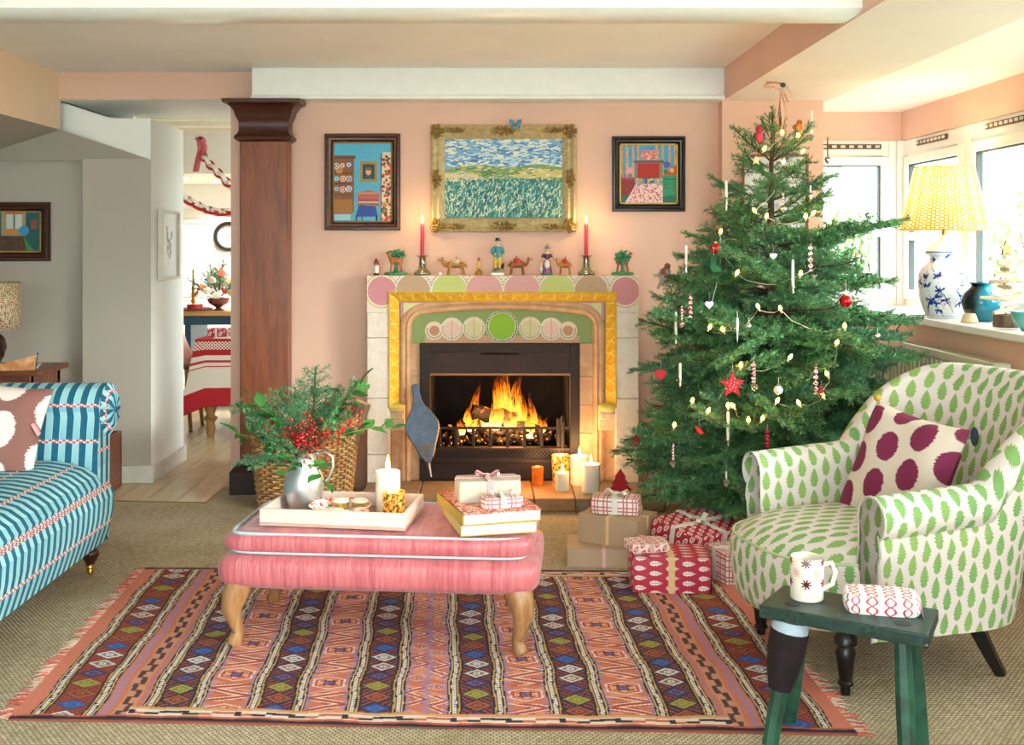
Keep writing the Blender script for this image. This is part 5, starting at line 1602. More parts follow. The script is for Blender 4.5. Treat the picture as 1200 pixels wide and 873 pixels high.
# ================================================================== MANTELPIECE FIGURES
MY = 5.905; MZ = ZT
mpx = MY / FPX
def mant(u): return Vector(((u - VPX) * mpx, MY, MZ))
FLM = emis('candle_flame', '#ffc050', 14.0)
FLM_BLUE = None
def flame(parent, loc, s=1.0):
    MB().lathe([(0, 0), (.0045 * s, .005 * s), (.006 * s, .012 * s), (.004 * s, .024 * s), (.0015 * s, .034 * s), (0, .040 * s)], 10).build('flame', FLM, parent=parent, loc=loc)
def candle_light(p, e=.35):
    l = bpy.data.lights.new('candle_glow', 'POINT'); l.energy = e; l.color = (1, .62, .28); l.shadow_soft_size = .02
    o = bpy.data.objects.new('candle_glow', l); COL.objects.link(o); o.location = p
BGLASS = glass_mat('bottle_glass', '#dfe7d0', .86, .05)
PINKW = plain('pink_wax', '#d8345a', .45, var=.06)
for u, who in ((495, 'beside the tree bocage deer'), (687, 'between red camel and deer')):
    st = thing('glass_candlestick', 'green glass candlestick %s on the mantel' % ('next to the gold camel' if u < 500 else 'next to the red camel'), 'candlestick', mant(u))
    MB().lathe([(.043, 0), (.046, .006), (.044, .016), (.026, .030), (.020, .05), (.018, .085), (.020, .095), (.031, .102), (.032, .106), (.017, .106), (.015, .09), (.015, .04), (.0, .036)], 24).build('holder', BGLASS, parent=st)
    MB().lathe([(.043, 0), (.045, .004), (.043, .008)], 24).build('base_rim', plain('glass_dark', '#7a8468', .2), parent=st)
    cd = thing('taper_candle', 'lit bright pink taper candle in the glass holder %s' % ('next to the gold camel' if u < 500 else 'next to the red camel'), 'candle', mant(u) + Vector((0, 0, .04)))
    MB().lathe([(.0105, 0), (.0105, .224), (.008, .232), (.0, .232)], 14).build('wax', PINKW, parent=cd)
    wk = MB().tube([(0, 0, .23), (.001, 0, .242)], .001, 4).build('wick', WICK, parent=cd)
    flame(wk, (0, 0, .238), 1.15)
    candle_light(mant(u) + Vector((0, -.03, .30)), .5)
def quad_animal(mb, L, H, kind):
    """four legged body facing -X (head at -X), feet at z=0"""
    bl, bh = L * .5, H * .55
    mb.ell((0, 0, bh), (L * .30, L * .13, H * .17)); mb.ell((-L * .16, 0, bh + H * .02), (L * .15, L * .12, H * .18)); mb.ell((L * .17, 0, bh), (L * .15, L * .12, H * .18))
    for sx_, sp in ((-1, -.10), (1, .14)):
        for sy_ in (-1, 1):
            x0 = sx_ * L * .19
            mb.tube([(x0, sy_ * L * .075, bh - H * .04), (x0 + sp * L * .25 * (1 + .4 * sy_), sy_ * L * .085, bh * .52), (x0 + sp * L * .5 * (1 + .5 * sy_), sy_ * L * .085, .0)], [L * .062, L * .042, L * .034], 8)
    if kind == 'camel':
        mb.ell((.0, 0, bh + H * .20), (L * .13, L * .09, H * .14))
        mb.tube([(-L * .24, 0, bh + H * .02), (-L * .34, 0, bh - H * .02), (-L * .40, 0, bh + H * .10), (-L * .42, 0, bh + H * .26)], [L * .085, L * .07, L * .055, L * .05], 10)
        mb.ell((-L * .47, 0, bh + H * .31), (L * .10, L * .05, H * .085), rot=rotm('Y', -.25)); mb.ell((-L * .55, 0, bh + H * .28), (L * .05, L * .035, H * .05))
        for sy_ in (-1, 1): mb.ell((-L * .40, sy_ * L * .04, bh + H * .38), (L * .02, L * .018, H * .045))
        mb.tube([(L * .30, 0, bh + H * .05), (L * .36, 0, bh - H * .08), (L * .35, 0, bh - H * .22)], [L * .03, L * .022, L * .018], 6)
    else:
        mb.tube([(-L * .22, 0, bh + H * .05), (-L * .30, 0, bh + H * .20), (-L * .34, 0, bh + H * .36)], [L * .10, L * .075, L * .055], 10)
        mb.ell((-L * .39, 0, bh + H * .38), (L * .10, L * .05, H * .07), rot=rotm('Y', -.35))
        for sy_ in (-1, 1): mb.ell((-L * .30, sy_ * L * .06, bh + H * .44), (L * .025, L * .03, H * .05))
        mb.tube([(L * .30, 0, bh + H * .06), (L * .35, 0, bh + H * .02)], [L * .04, L * .02], 6)
def camel(u, L, H, face, body, blanket, label, loc_dy=0):
    t = thing('camel_figurine', label, 'figurine', mant(u) + Vector((0, loc_dy, 0)), 0 if face < 0 else PI)
    mb = MB(); quad_animal(mb, L, H, 'camel'); mb.build('body', body, parent=t, remesh=.0026)
    mb = MB(); mb.ell((.0, 0, H * .66), (L * .17, L * .138, H * .12)); mb.ell((0, 0, H * .78), (L * .145, L * .102, H * .12))
    bl = mb.build('saddle_cloth', blanket, parent=t, remesh=.004)
    for sy_ in (-1, 1): MB().ell((-L * .50, sy_ * L * .045, H * .87), .0035).build('eye', plain('eye_white', '#efe9dd', .3), parent=t)
    MB().tube([(L * .02, 0, H * .88), (L * .03, .0, H * 1.02)], [.004, .003], 6).build('saddle_horn', body, parent=t)
OLIVE = plain('camel_gold', '#a87534', .4, var=.2, vscale=30); BRN = plain('camel_brown', '#9a5428', .4, var=.2, vscale=30); REDC = plain('red_saddle', '#c23a30', .45, var=.25, vscale=60)
camel(534, .165, .098, -1, OLIVE, plain('cream_saddle', '#c9b48a', .6, var=.3, vscale=70), 'golden brown camel figurine with cream saddle on mantel')
camel(606, .14, .102, 1, BRN, REDC, 'brown camel figurine with red harness facing the lady figure')
camel(662, .105, .100, -1, plain('camel_tan', '#b5702e', .4, var=.2), plain('crimson_saddle', '#c4322c', .5, var=.2), 'small camel figurine in a red coat on the mantel')
LEAFG = plain('bocage_green', '#2f7d4f', .35, var=.35, vscale=60)
def bocage(u, face, h, label):
    t = thing('deer_figurine', label, 'figurine', mant(u), 0 if face < 0 else PI)
    mb = MB(); mb.ell((0, 0, .008), (.055, .034, .012)); mb.ell((.035, .01, .008), (.03, .025, .01)); mb.ell((-.035, -.01, .008), (.03, .025, .01)); mb.tube([(0, .01, 0), (.0, .012, .06), (0, .014, .10)], [.013, .009, .007], 8)
    mb.build('mound', plain('mound_green', '#3f8a5c', .35, var=.35, vscale=50), parent=t, remesh=.003)
    mb = MB(); quad_animal(mb, .115, h * .86, 'deer'); mb.v = [(x, y, z + .012) for x, y, z in mb.v]
    mb.build('body', plain('deer_brown', '#a8653a', .4, var=.15, vscale=40), parent=t, remesh=.0032)
    r = random.Random(u); mb = MB()
    for k in range(46):
        a_, q = r.uniform(0, 2 * PI), r.random() ** .5
        c0 = Vector((.004 + .042 * q * math.cos(a_), .022 + r.uniform(-.008, .012), h * .78 + .030 * q * math.sin(a_)))
        mb.ell(c0, (.013, .003, .007), 6, 4, rotm('Y', r.uniform(0, 3)) @ rotm('X', r.uniform(-.5, .5)))
    mb.build('foliage', LEAFG, parent=t)
bocage(464, -1, .135, 'brown deer figurine with green foliage next to the gnome')
bocage(729.5, 1, .130, 'brown deer figurine with green foliage near the fir tree')
# gnome, thimble, brass bell
t = thing('gnome_figurine', 'tiny white bearded gnome with dark red cap on mantel', 'figurine', mant(441))
MB().lathe([(.012, 0), (.015, .02), (.015, .045), (.010, .062), (0, .066)], 14).build('body', plain('gnome_white', '#e9e2d4', .5), parent=t)
MB().lathe([(.0125, .055), (.013, .066), (.009, .08), (.0, .092)], 12).build('cap', plain('gnome_red', '#8a2a22', .5), parent=t)
MB().ell((0, -.010, .056), (.007, .006, .007)).build('face', plain('gnome_face', '#d2a07c', .6), parent=t)
MB().lathe([(.014, 0), (.0155, .008), (.012, .014)], 12).build('boots', plain('gnome_boots', '#3a2a20', .6), parent=t)
t = thing('thimble', 'tiny white porcelain thimble between candlestick and gold camel', 'thimble', mant(516) + Vector((0, -.03, 0)))
MB().lathe([(.0085, 0), (.009, .002), (.007, .014), (.004, .018), (0, .019)], 14).build('shell', plain('porcelain', '#e8e6e2', .25), parent=t)
MB().lathe([(.0088, 0), (.0097, .0015), (.0088, .003)], 14).build('band', CLIPM, parent=t)
t = thing('brass_bell', 'small brass hand bell with slender handle on the mantel', 'bell', mant(561))
MB().lathe([(.021, 0), (.020, .004), (.016, .016), (.012, .028), (.005, .034)], 18).build('bell', BRASS, parent=t)
MB().lathe([(.004, .032), (.006, .045), (.004, .055), (.0065, .068), (.004, .078), (.008, .086), (.004, .093), (.0, .095)], 10).build('handle', BRASS, parent=t)
# Staffordshire gentleman and lady
SKIN = plain('china_skin', '#e6bfa4', .35, var=.04); BLK = plain('china_black', '#1c1a1c', .3)
t = thing('gentleman_figurine', 'china gentleman in teal coat, yellow breeches and black hat on white plinth', 'figurine', mant(583))
MB().bb(-.034, .034, -.024, .024, 0, .014).build('plinth', plain('china_white', '#ece8e0', .3), parent=t, bevel=.002)
mb = MB(); mb.ell((0, 0, .02), (.030, .022, .012)); mb.ell((.018, -.008, .028), (.012, .01, .012)); mb.build('rocky_base', plain('china_rock', '#8a8a5a', .35, var=.4, vscale=70), parent=t)
mb = MB()
for sx_ in (-1, 1):
    mb.tube([(sx_ * .007, 0, .085), (sx_ * .011, -.008, .06), (sx_ * .010, -.002, .028)], [.012, .009, .006], 10)
    mb.tube([(sx_ * .020, 0, .145), (sx_ * .028, -.004, .122), (sx_ * .012, -.020, .108)], [.009, .008, .006], 8)
mb.tube([(0, 0, .085), (0, 0, .115), (0, 0, .15), (0, 0, .165)], [.016, .016, .018, .008], 12); mb.ell((0, -.001, .176), (.0105, .011, .0135)); mb.ell((0, -.011, .175), .003)
mb.build('body', SKIN, parent=t, remesh=.0022)
mb = MB()
for sx_ in (-1, 1): mb.tube([(sx_ * .007, 0, .095), (sx_ * .011, -.008, .064), (sx_ * .011, -.006, .05)], [.0155, .012, .0095], 10)
mb.build('breeches', plain('china_yellow', '#d9b53a', .35), parent=t)
mb = MB(); mb.tube([(0, .002, .085), (0, .001, .115), (0, .001, .150), (0, .001, .157)], [.019, .0185, .021, .012], 12)
for sx_ in (-1, 1): mb.tube([(sx_ * .019, 0, .148), (sx_ * .029, -.004, .122), (sx_ * .016, -.017, .110)], [.0115, .0105, .0085], 8)
mb.build('coat', plain('china_teal', '#2f8d99', .35, var=.15), parent=t, remesh=.0025)
mb = MB()
for sx_ in (-1, 1): mb.tube([(sx_ * .0105, -.003, .052), (sx_ * .010, -.002, .03)], [.0085, .008], 8)
mb.ell((.028, -.004, .05), (.008, .008, .016)); mb.build('boots_and_dog', BLK, parent=t)
MB().lathe([(.018, .184), (.019, .187), (.011, .188), (.011, .199), (.0, .201)], 14).build('hat', BLK, parent=t)
mb = MB()
for q in (-.004, .004): mb.ell((q, -.0112, .179), .0014, 6, 4)
mb.build('eyes', BLK, parent=t)
t = thing('lady_figurine', 'china lady in purple jacket and white apron holding a goose', 'figurine', mant(641))
MB().ell((0, 0, .006), (.034, .024, .009)).build('mound', plain('mound_green', '#3f8a5c'), parent=t)
MB().lathe([(.027, .008), (.028, .014), (.023, .045), (.015, .082)], 18).build('skirt', plain('china_plum', '#7c4a70', .35, var=.35, vscale=50), parent=t)
mb = MB(); mb.ell((0, -.010, .05), (.016, .016, .034)); mb.build('apron', plain('china_white', '#ece8e0'), parent=t)
mb = MB(); mb.tube([(0, 0, .078), (0, 0, .115), (0, 0, .126)], [.013, .015, .007], 12); mb.ell((0, -.001, .136), (.0095, .010, .0125)); mb.ell((0, -.010, .135), .0025)
for sx_ in (-1, 1): mb.tube([(sx_ * .016, 0, .112), (sx_ * .024, -.004, .092), (sx_ * .012, -.018, .082)], [.007, .006, .005], 8)
mb.build('body', SKIN, parent=t, remesh=.0022)
mb = MB(); mb.tube([(0, .001, .08), (0, .001, .112), (0, .001, .118)], [.0155, .0175, .010], 12)
for sx_ in (-1, 1): mb.tube([(sx_ * .016, 0, .112), (sx_ * .025, -.004, .094)], [.010, .009], 8)
mb.build('jacket', plain('china_purple', '#5a2f58', .35), parent=t, remesh=.0025)
MB().lathe([(.019, .141), (.018, .144), (.012, .147), (.010, .155), (.004, .160), (.003, .166), (0, .168)], 14).build('bonnet', plain('bonnet_grey', '#7d8f8a', .4), parent=t)
mb = MB(); mb.ell((-.030, -.004, .03), (.010, .010, .018)); mb.tube([(-.030, -.006, .04), (-.031, -.008, .058), (-.028, -.012, .066)], [.006, .0035, .0035], 8); mb.build('goose', plain('china_white', '#ece8e0'), parent=t, remesh=.0022)
MB().tube([(.018, .006, .13), (.022, .004, .10), (.018, .002, .07)], [.004, .009, .003], 8).build('veil', plain('china_straw', '#d8c88a', .4), parent=t)

# ================================================================== HEARTH SIDE
# bellows leaning on the left slip
p0 = P(505, 559, 5.62); p1 = P(486, 450, 5.80)
bl = thing('fire_bellows', 'blue grey leather fire bellows with brass studs leaning by the fire', 'bellows', p0)
ax = (p1 - p0); Lb = ax.length; ax.normalize()
sd = Vector((1, 0, 0)); sd = (sd - ax * sd.dot(ax)).normalized(); nr = sd.cross(ax)
MBL = Matrix((sd, ax, nr)).transposed()
out = [(.010, .07), (.030, .10), (.058, .17), (.085, .235), (.088, .27), (.068, .315), (.036, .36), (.022, .40), (.019, .44), (.020, .475), (.012, .487)]
loop = [(x, y) for x, y in out] + [(-x, y) for x, y in out[::-1]]
LEA = plain('slate_leather', '#5a6a80', .5, var=.15, vscale=25, bump=.2, bscale=120); LEA2 = plain('black_leather', '#1d1a1c', .6)
M4 = MBL
MB().prism([M4 @ Vector((x, y, .022)) for x, y in loop], M4 @ Vector((0, 0, .012))).build('front_board', LEA, parent=bl, bevel=.005)
fbd = [o for o in bl.children if o.name.startswith('front_board')][0]
MB().prism([M4 @ Vector((x * .97, y, -.022)) for x, y in loop], M4 @ Vector((0, 0, .012))).build('back_board', LEA2, parent=bl, bevel=.004)
mb = MB()
rows = []
for f_, zz in ((.97, -.012), (.86, -.003), (.93, .006), (.86, .013), (.97, .022)):
    rows.append([M4 @ Vector((x * f_, min(y, .36), zz)) for x, y in loop])
mb.grid(rows, cu=True); mb.build('leather_folds', LEA2, parent=bl)
mb = MB()
mb.tube([M4 @ Vector((0, .085, .005)), M4 @ Vector((0, .05, .005)), M4 @ Vector((0, .0, .002))], [.013, .009, .006], 10); mb.build('nozzle', plain('nozzle_steel', '#8a7f74', .3, .9), parent=bl)
mb = MB()
for k in range(7):
    for j in range(k + 1): mb.ell(M4 @ Vector(((j - k / 2) * .011, .092 + k * .011, .035)), .0042, 6, 4)
for k in range(22):
    t_ = k / 21; y = .10 + .25 * t_
    for i in range(len(out) - 1):
        if out[i][1] <= y <= out[i + 1][1]:
            xx = out[i][0] + (out[i + 1][0] - out[i][0]) * (y - out[i][1]) / (out[i + 1][1] - out[i][1]); mb.ell(M4 @ Vector((-xx, y, .020)), .004, 6, 4); mb.ell(M4 @ Vector((xx, y, .020)), .004, 6, 4)
o = mb.build('studs', BRASS, parent=fbd); o['kind'] = 'stuff'
# candles and votives on the hearth
WAX = NB('white_wax'); WAX = WAX.done('#f3ead8', .4, Subsurface_Weight=.35, Subsurface_Radius=(.02, .012, .006), Subsurface_Scale=.6, Emission_Color='#ffd9a0', Emission_Strength=0.0)
def pillar(loc, r, h, label, light=.5, fs=1.2):
    t = thing('pillar_candle', label, 'candle', loc)
    MB().lathe([(r, 0), (r, h - .003), (r * .95, h), (r * .7, h - .006), (0, h - .009)], 28).build('wax', WAX, parent=t)
    wk = MB().tube([(0, 0, h - .01), (.001, 0, h + .006)], .0014, 5).build('wick', WICK, parent=t)
    flame(wk, (0, 0, h + .001), fs); candle_light(Vector(loc) + Vector((0, 0, h + .05)), light)
HZ = .0675
def hp(u, v): return G(u, v, HZ)
pillar(hp(659, 574.5), .034, .092, 'short white lit candle before the gold mercury glass', .5)
pillar(hp(679, 567), .048, .148, 'tall white lit pillar candle behind the stout one', .5)
pillar(hp(692.5, 576), .047, .142, 'stout white lit pillar candle on the hearth corner', .6)
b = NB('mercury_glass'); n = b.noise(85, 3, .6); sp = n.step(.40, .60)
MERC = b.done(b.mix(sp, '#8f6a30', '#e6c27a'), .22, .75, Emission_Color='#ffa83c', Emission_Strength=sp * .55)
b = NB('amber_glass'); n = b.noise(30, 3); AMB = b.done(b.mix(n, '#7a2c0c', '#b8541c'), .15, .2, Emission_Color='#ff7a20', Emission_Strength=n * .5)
def votive(loc, r, h, mat, label, name='votive_holder', light=.3):
    t = thing(name, label, 'candle holder', loc)
    MB().lathe([(r * .86, 0), (r * .9, .004), (r, h), (r * .96, h + .001), (r * .92, h - .002), (r * .84, .012), (0, .011)], 28).build('glass', mat, parent=t)
    MB().lathe([(r * .7, .012), (r * .7, h * .42), (0, h * .42)], 20).build('wax', WAX, parent=t)
    flame(t, (0, 0, h * .44), .9)
    candle_light(Vector(loc) + Vector((0, 0, h + .02)), light)
votive(hp(657, 564) + Vector((0, -.03, 0)), .050, .145, MERC, 'tall gold mercury glass candle holder on the hearth')
votive(hp(630, 567.5), .032, .090, AMB, 'small amber glass votive standing alone on hearth')

# ================================================================== LOG BASKET
bk = thing('log_basket', 'brown woven wicker log basket beside the fireplace', 'basket', ((368 - 575) * 5.60 / FPX - .045, 5.60, .003))
b = NB('wicker'); n = b.noise(40, 3); WICK2 = b.done(b.mix(n.step(.3, .7), '#8f6234', '#c99d62'), .55)
def bpt(a_, z, off=0.0):
    f_ = .84 + .16 * (z / .45) ** .8
    return Vector(((.262 * f_ + off) * sgnpow(math.cos(a_), .75), (.20 * f_ + off) * sgnpow(math.sin(a_), .75), z))
mb = MB(); NS = 44
for r_ in range(30):
    z_ = .012 + r_ * .0142
    mb.tube([bpt(2 * PI * k / (NS * 2), z_ + .002 * math.sin(k), .0075 * math.cos(PI * (k + 2 * r_) / 2 ) if True else 0) for k in range(NS * 2)], .0078, 5, closed=True)
o = mb.build('weave', WICK2, parent=bk); o['kind'] = 'stuff'
mb = MB()
for k in range(NS): mb.tube([bpt(2 * PI * (k + .25) / NS, z_ * .44) for z_ in (0, .33, .66, 1)], .006, 5)
o = mb.build('stakes', plain('wicker_dark', '#7a5028', .6), parent=bk); o['kind'] = 'stuff'
mb = MB()
for q in range(3): mb.tube([bpt(2 * PI * k / 90, .442 + .012 * math.sin(k * .9 + q * 2.1), .010 * math.cos(k * .9 + q * 2.1)) for k in range(90)], .009, 6, closed=True)
mb.build('rim', WICK2, parent=bk)
mb = MB(); mb.lathe([(0, .006), (.19, .006)], 24, cap=False); mb.build('bottom', plain('wicker_dark', '#7a5028'), parent=bk)
for sx_ in (-1, 1): MB().tube([(sx_ * .255, -.05, .44), (sx_ * .285, -.03, .49), (sx_ * .285, .03, .49), (sx_ * .255, .05, .44)], .010, 8).build('handle', WICK2, parent=bk)
LOGW = wood('log_bark', '#5a4432', '#8a6e52', .9, 12, 'Z'); CUT = plain('log_cut', '#c9a878', .8, var=.2, vscale=50)
for i, (x_, y_, z0, dx, dy, ln, r_) in enumerate(((.12, -.02, .03, .18, .02, .52, .045), (.02, .05, .03, -.10, .02, .47, .05), (-.12, -.03, .03, -.05, .04, .44, .045))):
    t = thing('firewood_log', ['split log poking highest out of the wicker basket', 'round log in the middle of the wicker basket', 'log at the foliage end of the wicker basket'][i], 'log', Vector(bk.location) + Vector((x_, y_, z0)))
    d_ = Vector((dx, dy, ln)); d_.normalize()
    MB().tube([d_ * 0, d_ * ln * .5, d_ * ln], [r_, r_ * 1.05, r_], 9).build('bark', LOGW, parent=t)
    MB().tube([d_ * ln, d_ * (ln + .002)], r_ * .9, 9).build('cut_end', CUT, parent=t)

# ================================================================== ON THE OTTOMAN
OTZ = .011 + .387
ang = math.radians(-8.5)
tray = thing('serving_tray', 'pale pink painted wooden tray on the ottoman', 'tray', (-.497, 3.745, OTZ), ang)
TP = plain('tray_paint', '#e6cfc4', .45, var=.03)
tw, td, th_ = .49, .29, .055
MB().bb(-tw / 2, tw / 2, -td / 2, td / 2, 0, .009).build('base', plain('tray_floor', '#c9a090', .5), parent=tray)
for x0, x1, y0, y1 in ((-tw / 2, tw / 2, -td / 2, -td / 2 + .011), (-tw / 2, tw / 2, td / 2 - .011, td / 2), (-tw / 2, -tw / 2 + .011, -td / 2 + .011, td / 2 - .011), (tw / 2 - .011, tw / 2, -td / 2 + .011, td / 2 - .011)):
    MB().bb(x0, x1, y0, y1, .009, th_).build('side', TP, parent=tray, bevel=.002)
TRZ = OTZ + .0095
jloc = Vector((-.646, 3.826, TRZ))
jug = thing('pewter_jug', 'brushed pewter jug holding festive foliage on the tray', 'jug', jloc, .15)
b = NB('pewter'); n = b.noise(10, 4, .6); PEW = b.done(b.mix(n, '#b9c1c6', '#dfe3e5'), b.math('MULTIPLY_ADD', n, .2, .34), 1.0)
MB().lathe([(.046, 0), (.049, .004), (.058, .03), (.069, .07), (.066, .105), (.052, .14), (.043, .165), (.043, .185), (.047, .198), (.0445, .198), (.040, .18), (.04, .16), (.0, .12)], 36).build('vessel', PEW, parent=jug)
MB().tube([(.044, 0, .188), (.072, 0, .196), (.098, 0, .178), (.100, 0, .14), (.085, 0, .105), (.064, 0, .085)], [.008, .0085, .0085, .008, .0075, .007], 10, flat=.6).build('handle', PEW, parent=jug)
# foliage
FN = plain('jug_fir', '#2f6a4c', .4, var=.35, vscale=60)
def spray(L, seed, tw_): return fir_branch('needles', L, seed, droop=.10, tw=tw_, up=.02)
top = jloc + Vector((0, 0, .18))
fs1 = [spray(.34, 91, .34), spray(.30, 92, .4)]
for i, (az, el, s_, lb_) in enumerate(((2.9, 42, .95, 'fir sprig reaching furthest over the tray end'), (2.3, 62, .95, 'upright fir sprig at the back of the jug'), (.5, 58, 1.0, 'fir sprig standing beside the leaf sprays in the jug'), (3.5, 8, .75, 'fir sprig drooping down past the jug side'), (1.3, 74, 1.0, 'tallest fir sprig in the middle of the jug'), (4.0, 40, .7, 'fir sprig at the front of the pewter jug'))):
    t = thing('fir_sprig', lb_, 'sprig', top, 0, 'fir sprigs in the jug')
    linked(fs1[i % 2], 'needles', t, (0, 0, -.02), rotm('Z', az) @ rotm('Y', -math.radians(el)) @ rotm('X', rr.uniform(-.5, .5)), s_)
b = NB('laurel_leaf'); oi = b.node('ShaderNodeObjectInfo'); LAUR = b.done(b.mix(E(b, oi.outputs['Random']), '#1f5a30', '#4f8f3f'), .22)
mbl = MB()
rows = []
for k in range(9):
    t_ = k / 8; w = .017 * math.sin(PI * t_ ** .85) + .0003
    rows.append([(.062 * t_, -w, .004 * math.sin(PI * t_) + .003), (.062 * t_, 0, .004 * math.sin(PI * t_) - .001), (.062 * t_, w, .004 * math.sin(PI * t_) + .003)])
mbl.grid(rows); leafm = mbl.mesh('leaf', LAUR)
VAR = plain('variegated_leaf', '#9fae4a', .3, var=.4, vscale=60)
STEMG = plain('leaf_stem', '#6f7a3a', .6)
def leafy(az, el, L, lab, n=9, bend=.1, sc=1.0, origin=top, grp='leaf sprays in the jug', seed=1):
    r = random.Random(seed)
    t = thing('laurel_spray', lab, 'spray', origin, 0, grp)
    d = rotm('Z', az) @ rotm('Y', -math.radians(el)) @ Vector((1, 0, 0))
    pts = [d * (L * k / 8) + Vector((0, 0, -bend * (L * k / 8) ** 2 / L)) for k in range(9)]
    MB().tube([Vector((0, 0, -.1))] + pts, [.003] + [.003 - .002 * k / 8 for k in range(9)], 6).build('stem', STEMG, parent=t)
    for k in range(n):
        tt = .35 + .65 * k / (n - 1); f_ = tt * 8; i0 = min(7, int(f_)); p = pts[i0].lerp(pts[i0 + 1], f_ - i0)
        yaw = az + (.9 if k % 2 else -.9) * (1 if k < n - 1 else 0) + r.uniform(-.3, .3)
        linked(leafm, 'leaf', t, p, rotm('Z', yaw) @ rotm('Y', -math.radians(el * .5 + r.uniform(-35, 25))) @ rotm('X', r.uniform(-.8, .8)), sc * 1.3 * r.uniform(.8, 1.15))
leafy(3.0, 55, .32, 'long laurel spray arching out towards the pilaster', 9, .25, .9, seed=2)
leafy(3.4, 32, .26, 'laurel spray leaning low on the pilaster side of the jug', 8, .2, .85, seed=3)
leafy(.35, 34, .38, 'pale edged laurel spray reaching towards the bellows', 11, .35, .8, seed=4)
leafy(.25, 55, .34, 'upright laurel spray beside the fireplace jamb', 9, .1, .85, seed=5)
leafy(4.4, 18, .14, 'short laurel spray drooping over the jug front', 7, .6, .8, seed=6)
leafy(5.4, 12, .13, 'short laurel spray hanging over the jug handle', 6, .7, .8, seed=8)
leafy(1.2, 66, .27, 'tall laurel spray rising behind the red berries', 8, .1, .8, seed=9)
BERRY = plain('red_berry', '#b8161a', .18, var=.2, vscale=30)
for i, (az, el, L, lab) in enumerate(((.1, 42, .20, 'red berry sprig leaning towards the fire'), (5.1, 46, .16, 'red berry sprig over the jug rim'), (4.2, 50, .12, 'red berry sprig at the jug front'), (.9, 52, .19, 'red berry sprig behind the handle'), (3.0, 34, .16, 'small red berry sprig on the pilaster side'))):
    t = thing('berry_sprig', lab, 'sprig', top, 0, 'berry sprigs in the jug'); r = random.Random(40 + i)
    d = rotm('Z', az) @ rotm('Y', -math.radians(el)) @ Vector((1, 0, 0)); pts = [d * (L * k / 6) for k in range(7)]
    ms = MB().tube([Vector((0, 0, -.1))] + pts, .0022, 5); mbb = MB()
    for k in range(64):
        p = d * L * r.uniform(.3, 1.1); q = p + Vector((r.gauss(0, 1), r.gauss(0, 1), r.gauss(0, 1))) * .026
        ms.tube([p, q], .0008, 3, cap=False); mbb.ell(q, .0052, 8, 6)
    ms.build('stem', plain('twig_brown', '#5a3a2a', .8), parent=t); o = mbb.build('berries', BERRY, parent=t); o['kind'] = 'stuff'
# plate of mince pies
ploc = Vector((-.508, 3.738, TRZ))
plate = thing('plate', 'white plate with red speckled rim on the tray', 'plate', ploc)
b = NB('speckled_china'); x, y, z = b.xyz(); rad_ = (x * x + y * y).sqrt(); n = b.noise(70, 3, .6)
CHS = b.done(b.mix((n > .53) * (rad_ > .062), '#f2ece4', '#cf4a3a'), .2)
MB().lathe([(.06, 0), (.062, .004), (.085, .012), (.104, .034), (.106, .036), (.101, .036), (.08, .017), (.06, .009), (0, .008)], 40).build('dish', CHS, parent=plate)
MB().lathe([(.06, 0), (.064, 0), (.064, .004), (.06, .004)], 32, cap=False).build('foot_ring', plain('china_white', '#ece8e0'), parent=plate)
CASE = plain('gold_case', '#c9a860', .35, .5, var=.2, vscale=90); ICE = plain('icing_white', '#f3eee4', .7, var=.04); PAST = plain('pastry', '#d9b27a', .8, var=.2, vscale=60)
for i, (dx, dy, dz, lab) in enumerate(((-.005, .055, .012, 'iced mince pie in gold case near the jug'), (.062, .045, .014, 'iced mince pie in gold case near the candle'))):
    t = thing('mince_pie', lab, 'pie', ploc + Vector((dx, dy, dz)))
    pr = []
    mb = MB(); rows = []
    for r_, z_ in ((.022, 0), (.030, .022)):
        rows.append([((r_ + (.0015 if k % 2 else 0)) * math.cos(2 * PI * k / 40), (r_ + (.0015 if k % 2 else 0)) * math.sin(2 * PI * k / 40), z_) for k in range(40)])
    mb.grid(rows, cu=True); mb.poly(rows[0]); mb.build('case', CASE, parent=t)
    MB().lathe([(.029, .018), (.028, .026), (.018, .032), (0, .034)], 24).build('icing', ICE, parent=t)
for i, (dx, dy, dz, lab) in enumerate(((-.055, -.03, .013, 'flat iced biscuit nearest the jug foot'), (.02, -.045, .013, 'flat iced biscuit at the front of the plate'), (-.015, .0, .010, 'flat iced biscuit under the others on the plate'), (.07, -.02, .016, 'flat iced biscuit near the gold votive'))):
    t = thing('biscuit', lab, 'biscuit', ploc + Vector((dx, dy, dz)), i)
    MB().lathe([(.028, 0), (.031, .003), (.030, .007), (0, .008)], 20).build('dough', PAST, parent=t)
    MB().lathe([(.025, .0075), (.022, .0105), (0, .011)], 18).build('icing', ICE, parent=t)
pillar(Vector((-.352, 3.79, TRZ)), .042, .138, 'white lit pillar candle on the pink tray', .7, 1.4)
votive(Vector((-.322, 3.680, TRZ)), .039, .092, MERC, 'speckled gold mercury glass votive on the pink tray')
